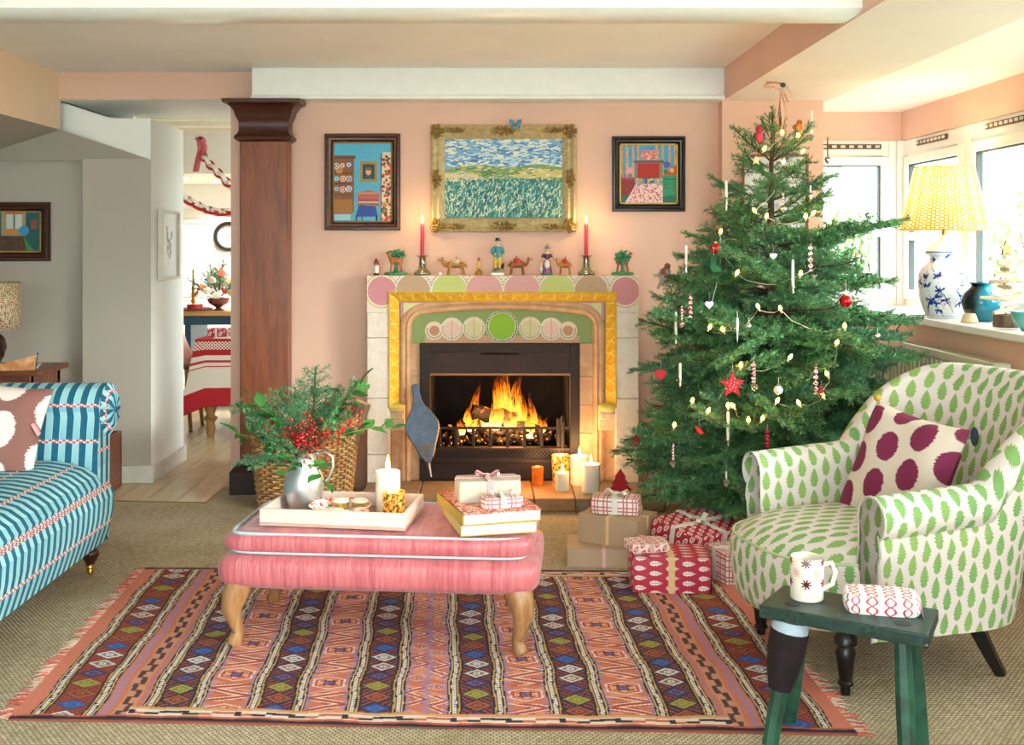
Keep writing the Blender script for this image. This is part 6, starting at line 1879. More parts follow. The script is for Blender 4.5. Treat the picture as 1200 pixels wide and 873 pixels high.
# books
def book(loc, rz, w, d, h, cov, page, spine, label, front=None):
    t = thing('book', label, 'book', loc, rz)
    MB().bb(-w / 2, w / 2, -d / 2, d / 2, 0, .003).build('back_cover', cov, parent=t)
    MB().bb(-w / 2, w / 2, -d / 2, d / 2, h - .003, h).build('front_cover', front or cov, parent=t)
    MB().bb(-w / 2 - .001, -w / 2 + .004, -d / 2, d / 2, .0, h).build('spine', spine, parent=t)
    MB().bb(-w / 2 + .004, w / 2 - .004, -d / 2 + .004, d / 2 - .004, .003, h - .003).build('pages', page, parent=t)
b = NB('page_edges'); x, y, z = b.xyz(); PAGES = b.done(b.mix(b.noise(400, 2, .5, b.vec(x * .02, y * .02, z)).step(.4, .6), '#d9d0c0', '#f4efe6'), .8)
OLV = plain('olive_cloth', '#b59a45', .7, var=.1)
b = NB('red_toile'); x, y, z = b.xyz(); n = b.noise(38, 3, .6); v_ = b.voronoi(30, feature='DISTANCE_TO_EDGE')
TOILE = b.done(b.mix(((n - .5).abs() < .06).max(v_ < .035), '#ecc9b4', '#c84a3c'), .5)
b1 = Vector((-.01, 3.672, OTZ))
book(b1 + Vector((.004, .0, 0)), math.radians(13), .25, .31, .036, OLV, PAGES, plain('pale_olive', '#c9b878', .7), 'thick olive bound book at the bottom of the stack')
book(b1 + Vector((.0, .008, .0365)), math.radians(17), .262, .335, .036, OLV, PAGES, OLV, 'large book with red patterned cover on top of the stack', TOILE)
BKZ = OTZ + .073

# ================================================================== PRESENTS
def uvbox(mb, d):
    hx, hy, hz = d[0] / 2, d[1] / 2, d[2]
    F = [((-hx, -hy, 0), (hx, -hy, 0), (hx, -hy, hz), (-hx, -hy, hz)), ((hx, -hy, 0), (hx, hy, 0), (hx, hy, hz), (hx, -hy, hz)), ((hx, hy, 0), (-hx, hy, 0), (-hx, hy, hz), (hx, hy, hz)),
         ((-hx, hy, 0), (-hx, -hy, 0), (-hx, -hy, hz), (-hx, hy, hz)), ((-hx, -hy, hz), (hx, -hy, hz), (hx, hy, hz), (-hx, hy, hz)), ((-hx, hy, 0), (hx, hy, 0), (hx, -hy, 0), (-hx, -hy, 0))]
    for k, f in enumerate(F):
        f = [Vector(q) for q in f]; L1, L2 = (f[1] - f[0]).length, (f[3] - f[0]).length
        n = 5; rows = []; uvs = []
        for i in range(n + 1):
            rows.append([f[0] + (f[1] - f[0]) * (j / n) + (f[3] - f[0]) * (i / n) for j in range(n + 1)]); uvs.append([(L1 * j / n, L2 * i / n + k * .013) for j in range(n + 1)])
        mb.grid(rows, uvs)
def gift(loc, d, rz, paper, rib, label, bow=True, ribs='xy', soft=0.0, rw=.02, rot=None, name='wrapped_gift', grp=None):
    t = thing(name, label, 'gift', loc, rz, grp)
    if rot: t.rotation_euler = rot
    mb = MB(); uvbox(mb, d)
    r = random.Random(int(abs(d[0]) * 9999))
    if soft:
        def w(v):
            v = Vector(v); n_ = Vector((v.x / d[0] * 2, v.y / d[1] * 2, v.z / d[2] * 2 - 1))
            s_ = 1 - soft * (abs(n_.x) ** 4 * abs(n_.y) ** 4 + abs(n_.z) ** 5 * .6 * max(abs(n_.x) ** 6, abs(n_.y) ** 6))
            return (v.x * s_, v.y * s_, v.z * (1 - soft * .5 * max(abs(n_.x) ** 6, abs(n_.y) ** 6) * (v.z > d[2] * .5)))
        mb.v = [w(v) for v in mb.v]
    o = mb.build('paper', paper, parent=t, recalc=False, angle=60)
    hx, hy, hz = d[0] / 2 + .0015, d[1] / 2 + .0015, d[2] + .0015
    mb = MB()
    if 'x' in ribs: 
        for q in ((0, -hy, rw, .002, hz / 2, hz), (0, hy, rw, .002, hz / 2, hz)): mb.box((q[0], q[1], q[4]), (q[2], q[3], q[5]))
        mb.box((0, 0, hz), (rw, 2 * hy, .002))
    if 'y' in ribs:
        for sx_ in (-1, 1): mb.box((sx_ * hx, 0, hz / 2), (.002, rw, hz))
        mb.box((0, 0, hz), (2 * hx, rw, .002))
    if ribs: mb.build('ribbon', rib, parent=t)
    # folded paper flap on one end
    mb = MB(); mb.poly([(hx - .001 + .001, -d[1] / 2 * .98, .002), (hx, d[1] / 2 * .98, .002), (hx + .002, 0, d[2] * .62)]); mb.build('end_flap', paper, parent=t)
    if bow:
        mb = MB()
        for a_ in (.4, 2.6, 3.6, 5.6):
            L = rw * 2.2; pts = []
            for k in range(9):
                t_ = k / 8; pts.append(Vector((math.cos(a_) * L * math.sin(PI * t_), math.sin(a_) * L * math.sin(PI * t_), hz + .002 + rw * .9 * math.sin(PI * t_) * (1 if t_ < .5 else .35))))
            n_ = Vector((-math.sin(a_), math.cos(a_), 0)) * rw * .4
            mb.grid([[p - n_, p + n_] for p in pts])
        for a_ in (1.4, 4.6):
            n_ = Vector((-math.sin(a_), math.cos(a_), 0)) * rw * .4; e = Vector((math.cos(a_), math.sin(a_), 0))
            mb.grid([[p - n_, p + n_] for p in (Vector((0, 0, hz + .006)), e * rw + Vector((0, 0, hz + .008)), e * rw * 2.4 + Vector((0, 0, hz + .002)))])
        mb.ell((0, 0, hz + .006), (rw * .35, rw * .3, rw * .28))
        mb.build('bow', rib, parent=t)
    return t
KRAFT = plain('kraft_paper', '#b89b7c', .6, var=.05, vscale=8); KRAFT2 = plain('pale_kraft', '#c9b9a6', .6, var=.04)
def stripemat(name, a_, c_, f_):
    b = NB(name); x, y, z = b.xyz(); return b.done(b.mix(((x + y + z) * f_).fract() < .5, a_, c_), .7)
RIBSTR = stripemat('red_stripe_ribbon', '#efe2dc', '#cf5a62', 110); RIBGOLD = stripemat('gold_stripe_ribbon', '#efe0b8', '#d99a3a', 110)
b = NB('plaid_paper'); U, V = uvs_of(b)
fu, fv = (U / .042).fract(), (V / .042).fract()
pu = ((fu - .32).abs() < .07).max((fu - .68).abs() < .07); pv = ((fv - .32).abs() < .07).max((fv - .68).abs() < .07)
PLAID = b.done(b.mix((pu * .85).max(pv * .85), '#efe6de', '#c02438'), .5)
def motif(name, ground, fg, su_, sv_, kind):
    b = NB(name); U, V = uvs_of(b)
    su = U / su_; k = su.floor(); sv = V / sv_ + k.mod(2.0) * .5; fx, fy = su.fract() - .5, sv.fract() - .5
    if kind == 'leaf':
        t = fx + .5
        bd = ((t - .08) * 6.0).clamp() * ((.96 - t) * 2.4).clamp()
        m = fy.abs() < (bd * .30 - ((t * 5.0 - fy.abs() * 3.0).fract()) * .13 * bd); m = m * (1.0 - (fy.abs() < .03) * .8)
    elif kind == 'paisley':
        ex = fx - fy * .45
        r1 = ((ex / .30) * (ex / .30) + (fy / .36) * (fy / .36)).sqrt()
        m = ((r1 - .82).abs() < .24).max(r1 < .28)
    else:
        w = ((fx.abs() * 1.15 + .04) - ((V / sv_).fract() - .5).abs()).abs()
        cu = (((V / sv_) * 6.2832).sin() * .28)
        m = ((fx - cu).abs() < .07).max((fx + cu).abs() < .07); m = m.max(((fy.abs() < .04) * (fx.abs() < .14)))
    return b.done(b.mix(m, ground, fg), .5)
PAIS = motif('paisley_paper', '#b8243a', '#efdcd8', .036, .044, 'paisley'); OAKP = motif('oak_leaf_paper', '#bf2440', '#f3e6e2', .062, .038, 'leaf'); LATT = motif('lattice_paper', '#eef1f0', '#c63a40', .045, .05, 'lattice'); FLOR = motif('loose_floral_paper', '#f0dcd4', '#cc3c44', .03, .034, 'paisley')
# stack beside the hearth
g1 = G(706, 652, .003); g1.y += .06
gift(Vector((.47, 4.62, .003)), (.30, .22, .075), math.radians(-4), KRAFT, RIBSTR, 'flat brown paper parcel at the bottom of the gift stack', False, 'x', rw=.014)
gift(Vector((.535, 4.655, .0785)), (.27, .20, .115), math.radians(-32), KRAFT, RIBGOLD, 'brown paper parcel with gold striped ribbon and bow', True, 'xy', rw=.014)
gift(Vector((.53, 4.66, .197)), (.205, .12, .068), math.radians(-14), PLAID, RIBW, 'red and white plaid gift tied with white ribbon', True, 'x', .06, .024)
gift(Vector((.86, 4.62, .003)), (.34, .26, .17), 0, PAIS, RIBW, 'large red paisley gift with white cross ribbon leaning under the tree', True, 'xy', .045, .024, rot=(math.radians(9), 0, math.radians(38)))
gift(Vector((.685, 4.255, .0115)), (.305, .21, .135), math.radians(-3), OAKP, RIBGOLD, 'red gift with white oak leaf print on the rug', False, 'x', .05, .024)
gift(Vector((.60, 4.26, .149)), (.16, .12, .035), math.radians(12), FLOR, RIBSTR, 'small red and cream packet on the oak leaf gift', False, 'x', .08, .018)
gift(Vector((.955, 4.36, .0115)), (.16, .20, .12), math.radians(14), PLAID, RIBW, 'red plaid gift beside the armchair seat', False, 'y', .08, .03)
# on the books and on the stool
gift(Vector((-.01, 3.70, BKZ)), (.215, .115, .072), math.radians(9), KRAFT2, RIBSTR, 'pale paper parcel with red striped bow on the books', True, 'xy', .05, .02)
gift(Vector((.035, 3.595, BKZ)), (.14, .055, .034), math.radians(16), PLAID, RIBW, 'small red and white roll shaped gift on the books', True, 'x', .10, .018)
stop = Vector(stl.location); SZ = stop.z + .3725
gift(Vector((1.012, 2.865, SZ)), (.19, .115, .05), math.radians(-14), LATT, RIBR, 'white gift with red lattice print on the green stool', False, '', .12, .006)
# mug
mg = thing('mug', 'cream mug with dark red stars on the green stool', 'mug', (.845, 2.955, SZ))
b = NB('star_mug'); U, V = uvs_of(b)
col = '#ece2d4'
def starm(cu, cv, r, c, col):
    ex, ey = (U - cu) * .27, (V - cv)
    at = b.math('ARCTAN2', ex, ey); rr_ = (ex * ex + ey * ey).sqrt()
    lim = ((at * 8.0).sin() * .28 + .72) * r
    return b.mix(rr_ < lim, col, c)
for cu, cv, c in ((.70, .030 + .06, '#5a1420'), (.70, .085 + .06, '#5a1420'), (.80, .058 + .06, '#e0b0a4'), (.60, .058 + .06, '#e0b0a4'), (.90, .03 + .06, '#8a2a2c'), (.90, .085 + .06, '#5a1420'), (.50, .03 + .06, '#5a1420'), (.50, .085 + .06, '#8a2a2c')): col = starm(cu, cv, .0145, c, col)
MUGM = b.done(col, .25)
MB().lathe([(0.0, .0005), (.040, 0), (.043, .003), (.0435, .05), (.0435, .11), (.042, .113), (.040, .111), (.039, .01), (0, .008)], 40, uvscale=1).build('cup', MUGM, parent=mg, rot=(0, 0, 0))
MB().tube([(.042, 0, .09), (.066, 0, .096), (.076, 0, .07), (.068, 0, .038), (.042, 0, .026)], [.007, .0065, .0065, .0065, .007], 10).build('handle', plain('mug_cream', '#ece2d4', .25, var=.02), parent=mg)

# ================================================================== WINDOWSILL
SLZ = .9685
lp_ = thing('table_lamp', 'blue and white ginger jar lamp with yellow shade on the windowsill', 'lamp', (2.188, 5.335, SLZ))
cvj = Canvas(220, 130, '#eceef0', 2 * PI, .40)
r = random.Random(8)
for k in range(60):
    a_, z_ = r.uniform(0, 2 * PI), r.uniform(.04, .30)
    for j in range(7):
        an = r.uniform(0, 2 * PI); L = r.uniform(.016, .030)
        cvj.line(a_, z_, a_ + L * math.cos(an) * 8 * .9, z_ + L * math.sin(an), .010, ['#2a3f9a', '#3a56b8', '#22307a'][j % 3])
    cvj.line(a_, z_, a_ + r.uniform(-.5, .5), z_ - .06, .006, '#2a3f9a')
for z_ in (.008, .315): cvj.rect(0, 7, z_, z_ + .007, '#3a56b8')
PJ = [(.0, .082), (.02, .088), (.05, .10), (.10, .115), (.16, .124), (.21, .122), (.245, .108), (.265, .085), (.275, .07), (.30, .069), (.302, .088), (.318, .09), (.335, .08), (.36, .055), (.38, .022), (.40, .02)]
zz_ = np.array([q[0] for q in PJ]); rj = np.array([q[1] for q in PJ])
PORC = attr_mat('blue_white_porcelain', .12)
canvas_obj(cvj, 'jar', PORC, lambda x, y: np.stack([np.interp(y, zz_, rj) * np.cos(x), np.interp(y, zz_, rj) * np.sin(x), y], 1), lp_)
MB().lathe([(.0, .001), (.078, 0), (.088, .006), (.084, .018)], 32).build('foot', plain('porcelain', '#e8e6e2'), parent=lp_)
MB().lathe([(.012, .395), (.012, .44), (.016, .445), (.016, .49), (0, .49)], 12).build('stem', BRASS, parent=lp_)
b = NB('yellow_shade'); U, V = uvs_of(b)
ku = (U * 64.0).floor(); fv = (V * 62.0 + ku.mod(2.0) * .5).fract(); fu = (U * 64.0).fract()
ms_ = ((fv - .5).abs() < .30) * ((fu - .5).abs() < .34)
colr = b.mix(ms_, b.mix(b.noise(6, 2), '#d07c08', '#e0961a'), '#fbeec8')
pb = b.p; tr_ = b.node('ShaderNodeBsdfTranslucent'); b.plug(tr_.inputs[0], colr)
df = b.node('ShaderNodeBsdfDiffuse'); b.plug(df.inputs[0], colr); mxs = b.node('ShaderNodeMixShader'); mxs.inputs[0].default_value = .5
b.nt.links.new(df.outputs[0], mxs.inputs[1]); b.nt.links.new(tr_.outputs[0], mxs.inputs[2]); b.nt.links.new(mxs.outputs[0], b.out.inputs[0])
SHADE = b.m
rows, uvs = [], []
for k in range(11):
    t_ = k / 10; r_ = .205 + (.135 - .205) * t_
    rows.append([((r_ + .0022 * math.cos(j * PI)) * math.cos(2 * PI * j / 160), (r_ + .0022 * math.cos(j * PI)) * math.sin(2 * PI * j / 160), .425 + .30 * t_) for j in range(161)]); uvs.append([(j / 160, t_ * .30) for j in range(161)])
MB().grid(rows, uvs).build('shade', SHADE, parent=lp_, recalc=False, angle=80)
mb = MB(); mb.tube([(.205 * math.cos(2 * PI * k / 60), .205 * math.sin(2 * PI * k / 60), .425) for k in range(60)], .003, 6, closed=True); mb.tube([(.135 * math.cos(2 * PI * k / 60), .135 * math.sin(2 * PI * k / 60), .725) for k in range(60)], .003, 6, closed=True)
mb.build('shade_binding', plain('shade_trim', '#d99a20', .8), parent=lp_)
mb = MB()
for k in range(3): a_ = k * 2 * PI / 3; mb.tube([(.012 * math.cos(a_), .012 * math.sin(a_), .49), (.135 * math.cos(a_), .135 * math.sin(a_), .72)], .0018, 5)
mb.build('shade_carrier', BRASS, parent=lp_)
MB().ell((0, 0, .53), (.028, .028, .036)).build('bulb', emis('lamp_bulb', '#ffc880', 9.0), parent=lp_)
bl_ = bpy.data.lights.new('lamp_glow', 'POINT'); bl_.energy = 3.5; bl_.color = (1, .78, .45); bl_.shadow_soft_size = .03
bo_ = bpy.data.objects.new('lamp_glow', bl_); COL.objects.link(bo_); bo_.location = (2.188, 5.335, SLZ + .60)
cdp = [(2.10, 5.40, SLZ + .008), (2.07, 5.46, SLZ + .004), (2.04, 5.55, .90), (2.02, 5.6, .84), (2.01, 5.66, .7), (2.01, 5.7, .5)]
MB().tube([(.0 - .085, .03, .008)] + [Vector(p) - Vector((2.188, 5.335, SLZ)) for p in cdp], .0028, 6).build('cord', plain('cord_brown', '#4a3a30', .6), parent=lp_)
vz = thing('vase', 'black and teal glazed round vase next to the lamp', 'vase', (2.262, 5.10, SLZ))
b = NB('teal_black_glaze'); x, y, z = b.xyz(); n = b.noise(8, 2); GLZ = b.done(b.mix((y * -6.0 + x * 6.0 + n * .6).step(.2, .5), '#1d2126', '#0f6f86'), .12)
MB().lathe([(.045, 0), (.05, .004), (.078, .05), (.088, .09), (.075, .13), (.05, .155), (.044, .165), (.056, .178), (.052, .178), (.04, .163), (.06, .13), (0, .02)], 32).build('body', GLZ, parent=vz)
MB().lathe([(.056, .176), (.0575, .179), (.052, .180)], 32, cap=False).build('lip', plain('teal_lip', '#1f7f96', .15), parent=vz)
cp = thing('wooden_cup', 'small cream wooden cup before the black vase', 'cup', (2.165, 5.0, SLZ))
MB().lathe([(.036, 0), (.038, .003), (.030, .03), (.024, .042), (.021, .042), (.026, .03), (0, .006)], 20).build('body', plain('cream_wood', '#dcc29a', .5, var=.1), parent=cp)
MB().lathe([(.0375, 0), (.0385, .002), (.0375, .004)], 20).build('base_ring', plain('cup_ring', '#a8854a', .5), parent=cp)
dt = thing('driftwood_tree', 'stacked driftwood tree with bronze star on log base', 'decoration', (2.21, 4.745, SLZ), .3)
DRW = wood('driftwood', '#a8906e', '#dccab0', .8, 10, 'X')
MB().lathe([(.05, 0), (.053, .004), (.05, .05), (.045, .053), (0, .053)], 14).build('log_base', wood('log_bark2', '#4a3a2c', '#7a6248', .9, 10, 'Z'), parent=dt)
MB().tube([(0, 0, .05), (0, 0, .31)], .004, 6).build('rod', BRASS, parent=dt)
r = random.Random(2)
for k in range(9):
    w_ = .115 * (1 - k / 9.5) + .012; z_ = .07 + k * .025
    a_ = r.uniform(-.5, .5) + (k % 3) * 1.1; d_ = Vector((math.cos(a_), math.sin(a_), r.uniform(-.06, .06)))
    MB().tube([d_ * -w_ + Vector((0, 0, z_)), d_ * -w_ * .4 + Vector((0, 0, z_ + .003)), d_ * w_ * .3 + Vector((0, 0, z_)), d_ * w_ + Vector((0, 0, z_ + .002))], [.007, .011, .011, .007], 7).build('stick', DRW, parent=dt)
MB().prism([(.62 * x, -.005, .62 * z + .335) for x, z in star], (0, .01, 0)).build('star', plain('bronze_star', '#8a6a3a', .4, .5), parent=dt)
bw_ = thing('glass_bowl', 'teal glass bowl beside the driftwood tree', 'bowl', (2.22, 4.53, SLZ))
MB().lathe([(.04, 0), (.045, .004), (.075, .04), (.085, .08), (.082, .08), (.07, .042), (0, .012)], 28).build('bowl', plain('teal_glass', '#5fa8a4', .15), parent=bw_)
MB().lathe([(.04, 0), (.043, .0), (.041, .008), (.036, .008)], 24).build('foot', plain('teal_glass', '#5fa8a4'), parent=bw_)
# radiator
rd = thing('radiator', 'cream panel radiator under the windowsill', 'radiator', (2.08, 5.2, .003))
RADM = plain('radiator_cream', '#dcdcc4', .4, var=.03)
mb = MB(); x0, x1 = -.035, -.015
mb.bb(-.03, -.012, -.70, .70, .12, .82); 
for k in range(28): yy = -.68 + k * .0504; mb.bb(-.040, -.03, yy - .011, yy + .011, .15, .79)
mb.build('panel', RADM, parent=rd, bevel=.003)
mb = MB(); mb.bb(-.04, .03, -.71, .71, .82, .835); mb.bb(-.042, -.032, -.71, .71, .80, .835); mb.build('top_grille', RADM, parent=rd, bevel=.003)
mb = MB()
for k in range(34): yy = -.66 + k * .04; mb.bb(-.028, .022, yy, yy + .012, .8352, .837)
mb.build('grille_slots', plain('slot_dark', '#8a8a78', .6), parent=rd)['kind'] = 'stuff'
for sy_ in (-1, 1):
    MB().bb(-.042, .032, sy_ * .70, sy_ * .715, .11, .835).build('end_panel', RADM, parent=rd, bevel=.003)
    MB().tube([(.0, sy_ * .66, .12), (0, sy_ * .66, .0)], .009, 8).build('pipe', CLIPM, parent=rd)
MB().bb(-.012, .03, -.5, .5, .4, .6).build('bracket', RADM, parent=rd)
# rattan star under the tree
sr = thing('rattan_star', 'red brown rattan star ornament standing under the tree', 'decoration', (1.165, 4.60, .065), .3)
RAT = plain('red_rattan', '#7a2c1c', .6, var=.3, vscale=40)
pts5 = [(.13 * math.sin(4 * PI * k / 5 + .2), 0, .13 * math.cos(4 * PI * k / 5 + .2) + .065) for k in range(5)]
for k in range(5):
    for d_ in (-.012, .0, .012): MB().tube([Vector(pts5[k]) + Vector((0, d_, 0)), Vector(pts5[(k + 1) % 5]) + Vector((0, d_ * .5, .004))], .005, 6).build('cane', RAT, parent=sr)
# ================================================================== ALCOVE CORNER
TBW = wood('side_table_wood', '#5a2c16', '#84492a', .35, 6, 'X')
sdt = thing('side_table', 'brown wooden side table behind the striped sofa', 'table', (-2.52, 5.62, .003))
MB().bb(-.36, .30, -.2, .2, .672, .70).build('top', TBW, parent=sdt, bevel=.004)
for sx_ in (-1, 1):
    for sy_ in (-1, 1): MB().bb(sx_ * .27 - .03 - .02, sx_ * .27 - .03 + .02, sy_ * .17 - .02, sy_ * .17 + .02, 0, .672).build('leg', TBW, parent=sdt, bevel=.003)
MB().bb(-.32, .26, -.18, .18, .60, .672).build('apron', TBW, parent=sdt)
lm = thing('table_lamp', 'brown pottery lamp with speckled cream drum shade in the alcove', 'lamp', (-2.555, 5.60, .7035))
MB().lathe([(.05, 0), (.055, .004), (.085, .05), (.098, .10), (.088, .145), (.05, .18), (.02, .195), (.014, .20), (.014, .24), (0, .24)], 28).build('base', plain('brown_glaze', '#3a2218', .18, var=.2), parent=lm)
b = NB('speckled_shade'); n = b.noise(150, 2, .5); n2 = b.noise(120, 2, .5, None, .4)
SPK = b.done(b.mix(n.step(.53, .56), b.mix(n2.step(.52, .55), '#d9cfae', '#b9a878'), '#8a3a34'), .85)
mb = MB(); mb.lathe([(.165, .19), (.160, .425)], 48, cap=False); o = mb.build('shade', SPK, parent=lm); md = o.modifiers.new('solid', 'SOLIDIFY'); md.thickness = .003
mb = MB(); mb.tube([(.16 * math.cos(2 * PI * k / 48), .16 * math.sin(2 * PI * k / 48), .425) for k in range(48)], .003, 6, closed=True)
for k in range(3): mb.tube([(0, 0, .24), (.16 * math.cos(k * 2.09), .16 * math.sin(k * 2.09), .42)], .0015, 5)
mb.build('shade_ring', plain('shade_olive', '#a59a68', .7), parent=lm)
mz = thing('magazine', 'glossy magazine lying on the side table', 'magazine', (-2.37, 5.60, .7035), .3)
b = NB('magazine_print'); n = b.noise(9, 3, .6, None, .8); MAGP = b.done(b.ramp(n, [(.3, '#3f4a7a'), (.45, '#c9cdd4'), (.6, '#8a94a8'), (.75, '#4a3f5a')]), .25)
MB().bb(-.08, .08, -.11, .11, .009, .0105).build('cover', MAGP, parent=mz); MB().bb(-.078, .078, -.108, .108, 0, .009).build('pages', PAGES, parent=mz)
fo = thing('folio', 'tan patterned folder standing up on the side table edge', 'folder', (-2.30, 5.44, .7035), .25)
b = NB('folder_print'); n = b.noise(14, 3); FOLP = b.done(b.mix(n.step(.4, .6), '#c07a44', '#e0b48a'), .6)
MB().prism([(-.16, 0, 0), (.055, 0, 0), (.07, 0, .075), (-.1, 0, .035)], (0, .006, 0)).build('cover', FOLP, parent=fo)
MB().tube([(.055, .003, 0), (.068, .003, .085)], .004, 6).build('binding', plain('binding_dark', '#2a2420', .6), parent=fo)
wb = thing('wooden_box', 'brown wooden box on the floor behind the sofa arm', 'box', (-2.14, 5.93, .003))
for x0, x1, y0, y1 in ((-.12, .12, -.13, -.115), (-.12, .12, .115, .13), (-.12, -.105, -.115, .115), (.105, .12, -.115, .115)):
    MB().bb(x0, x1, y0, y1, 0, .30).build('side', TBW, parent=wb, bevel=.003)
MB().bb(-.105, .105, -.115, .115, .0, .012).build('bottom', TBW, parent=wb)

# ================================================================== DINING ROOM THROUGH THE PASSAGE
# hen drawing on the jamb
hw, hh = .36, .40
c = Canvas(80, 90, '#f0efec', 100, 112)
for k in range(260):
    a_ = rs.rand() * 6.28; q = rs.rand() ** .5
    x, y = 50 + 13 * q * math.cos(a_), 52 + 17 * q * math.sin(a_); c.line(x, y, x + 3, y - 3, .8, ['#8f8a88', '#b5b0ae', '#6f6a6c'][k % 3])
for k in range(60): x = 36 + rs.rand() * 7; c.line(x, 60 + rs.rand() * 22, x + 2, 60 + rs.rand() * 20, .8, '#9a9592')
for k in range(50): x = 60 + rs.rand() * 8; c.line(x, 62 + rs.rand() * 16, x + 2, 66 + rs.rand() * 14, .8, '#8a8584')
c.circ(38, 84, 3.4, '#b8706c', 5); c.line(47, 36, 46, 24, 1.2, '#a59a90'); c.line(54, 36, 55, 24, 1.2, '#a59a90'); c.line(44, 24, 50, 24, 1, '#a59a90')
hn = thing('framed_drawing', 'hen drawing in pale frame on the white passage wall', 'picture', (-1.889 + .004, 6.44, 1.32))
for y0, y1, z0, z1 in ((-hw / 2, hw / 2, hh / 2 - .015, hh / 2), (-hw / 2, hw / 2, -hh / 2, -hh / 2 + .015), (-hw / 2, -hw / 2 + .015, -hh / 2 + .015, hh / 2 - .015), (hw / 2 - .015, hw / 2, -hh / 2 + .015, hh / 2 - .015)):
    MB().bb(0, .028, y0, y1, z0, z1).build('frame_rail', plain('pale_oak_frame', '#d3c8b8', .5), parent=hn)
canvas_obj(c, 'drawing', PICM, lambda x, y: np.stack([np.full_like(x, .012), x / 100 * (hw - .02) - hw / 2 + .01, y / 112 * (hh - .02) - hh / 2 + .01], 1), hn)
MB().bb(0, .010, -hw / 2 + .015, hw / 2 - .015, -hh / 2 + .015, hh / 2 - .015).build('backing', plain('picture_back', '#6a5844'), parent=hn)
# kitchen dresser, blue with oak top
NAVY = plain('navy_paint', '#1f4a66', .45, var=.06)
sb = thing('sideboard', 'navy blue kitchen island with oak top and open shelves', 'sideboard', (-2.45, 9.4, 0.0))
MB().bb(-.85, .85, -.30, .30, .735, .775).build('worktop', wood('oak_top', '#c08a48', '#dcae6c', .35, 5, 'X'), parent=sb, bevel=.004)
for xx in (-.80, -.36, -.05, .36, .80): MB().bb(xx - .025, xx + .025, -.27, .27, 0, .735).build('upright', NAVY, parent=sb)
MB().bb(-.8, .8, -.275, -.25, .66, .735).build('rail', NAVY, parent=sb); MB().bb(-.8, .8, -.27, .27, .30, .325).build('shelf', NAVY, parent=sb); MB().bb(-.8, .8, -.27, .27, .03, .055).build('shelf', NAVY, parent=sb)
for i, (x_, h_, cc_) in enumerate(((-.33, .20, '#8a9a6a'), (-.30, .17, '#d8d4c8'), (-.27, .19, '#4a6a5a'), (-.24, .15, '#c9b878'))):
    t = thing('cookbook', ['sage green cookbook on the island shelf', 'white cookbook on the island shelf', 'dark green cookbook on the island shelf', 'straw coloured cookbook on the island shelf'][i], 'book', (-2.45 + x_ + .05, 9.25, .3255))
    MB().bb(-.012, .012, -.07, .07, 0, h_).build('cover', plain('cookbook_%d' % i, cc_, .6), parent=t); MB().bb(-.009, .009, -.0705, .068, .004, h_ + .0005).build('pages', PAGES, parent=t)
IS = .7755
cs_ = thing('candlestick', 'tall turned golden candlestick on the kitchen island', 'candlestick', (-2.52, 9.37, IS))
MB().lathe([(.05, 0), (.052, .008), (.02, .02), (.014, .05), (.022, .07), (.012, .09), (.018, .13), (.012, .15), (.02, .17)], 16).build('holder', plain('gold_turned', '#b8872f', .3, .7), parent=cs_)
MB().lathe([(.013, .17), (.0115, .34), (0, .345)], 12).build('candle_stick', plain('ochre_wax', '#d09a3a', .5), parent=cs_)
td_ = thing('round_tray', 'round wooden tray with red candle on the kitchen island', 'tray', (-2.46, 9.20, IS))
MB().lathe([(.11, 0), (.14, .004), (.145, .02), (.138, .02), (.13, .008), (0, .008)], 28).build('dish', plain('tray_brown', '#6a3a24', .4), parent=td_)
rcn = thing('bowl_candle', 'red wide candle standing on the round wooden tray', 'candle', (-2.455, 9.18, IS + .0085))
MB().lathe([(.06, 0), (.066, .004), (.066, .045), (.055, .048), (0, .044)], 24).build('wax', plain('red_wax', '#b8242c', .4), parent=rcn)
MB().tube([(0, 0, .044), (0, 0, .056)], .001, 4).build('wick', WICK, parent=rcn)
pg = thing('plastic_bottle', 'small clear bottle at the end of the kitchen island', 'bottle', (-2.62, 9.28, IS))
MB().lathe([(.03, 0), (.032, .005), (.032, .10), (.012, .13), (.012, .15), (0, .15)], 16).build('body', glass_mat('clear_bottle', '#cfe0ea', .7), parent=pg); MB().lathe([(.014, .148), (.014, .17), (0, .17)], 12).build('cap', plain('cap_blue', '#4a6fb0', .5), parent=pg)
fb = thing('flower_bowl', 'silver footed bowl holding flowers on the kitchen island', 'bowl', (-2.27, 9.22, IS))
MB().lathe([(.05, 0), (.055, .006), (.02, .02), (.03, .03), (.08, .06), (.095, .10), (.09, .10), (.07, .06), (0, .04)], 24).build('bowl', plain('bowl_rose', '#8a5a58', .25, .7), parent=fb)
MB().lathe([(.094, .098), (.098, .102), (.09, .103)], 24, cap=False).build('rim', plain('bowl_rose', '#8a5a58'), parent=fb)
FB = Vector(fb.location) + Vector((0, 0, .10))
r = random.Random(17)
fcol = [('white', '#efe9da'), ('orange', '#e0702c'), ('coral', '#df5540'), ('white', '#f2ecdc'), ('cream', '#ecdcb0'), ('orange', '#d9651f'), ('white', '#efe9da'), ('coral', '#e0603c'), ('white', '#f0eadf'), ('cream', '#e8d8a8')]
posf = [(-.08, .06), (-.13, .09), (.05, .06), (-.04, .15), (.10, .14), (-.17, .04), (.0, .02), (.04, .21), (-.10, .20), (.12, .04)]
petal = MB()
for k in range(14):
    a_ = k * 2.4; q = .3 + .7 * k / 14
    petal.ell((.020 * q * math.cos(a_), .020 * q * math.sin(a_), .010 * (1 - q)), (.016, .016, .007), 8, 5, rotm('Z', a_) @ rotm('Y', -.6 * q))
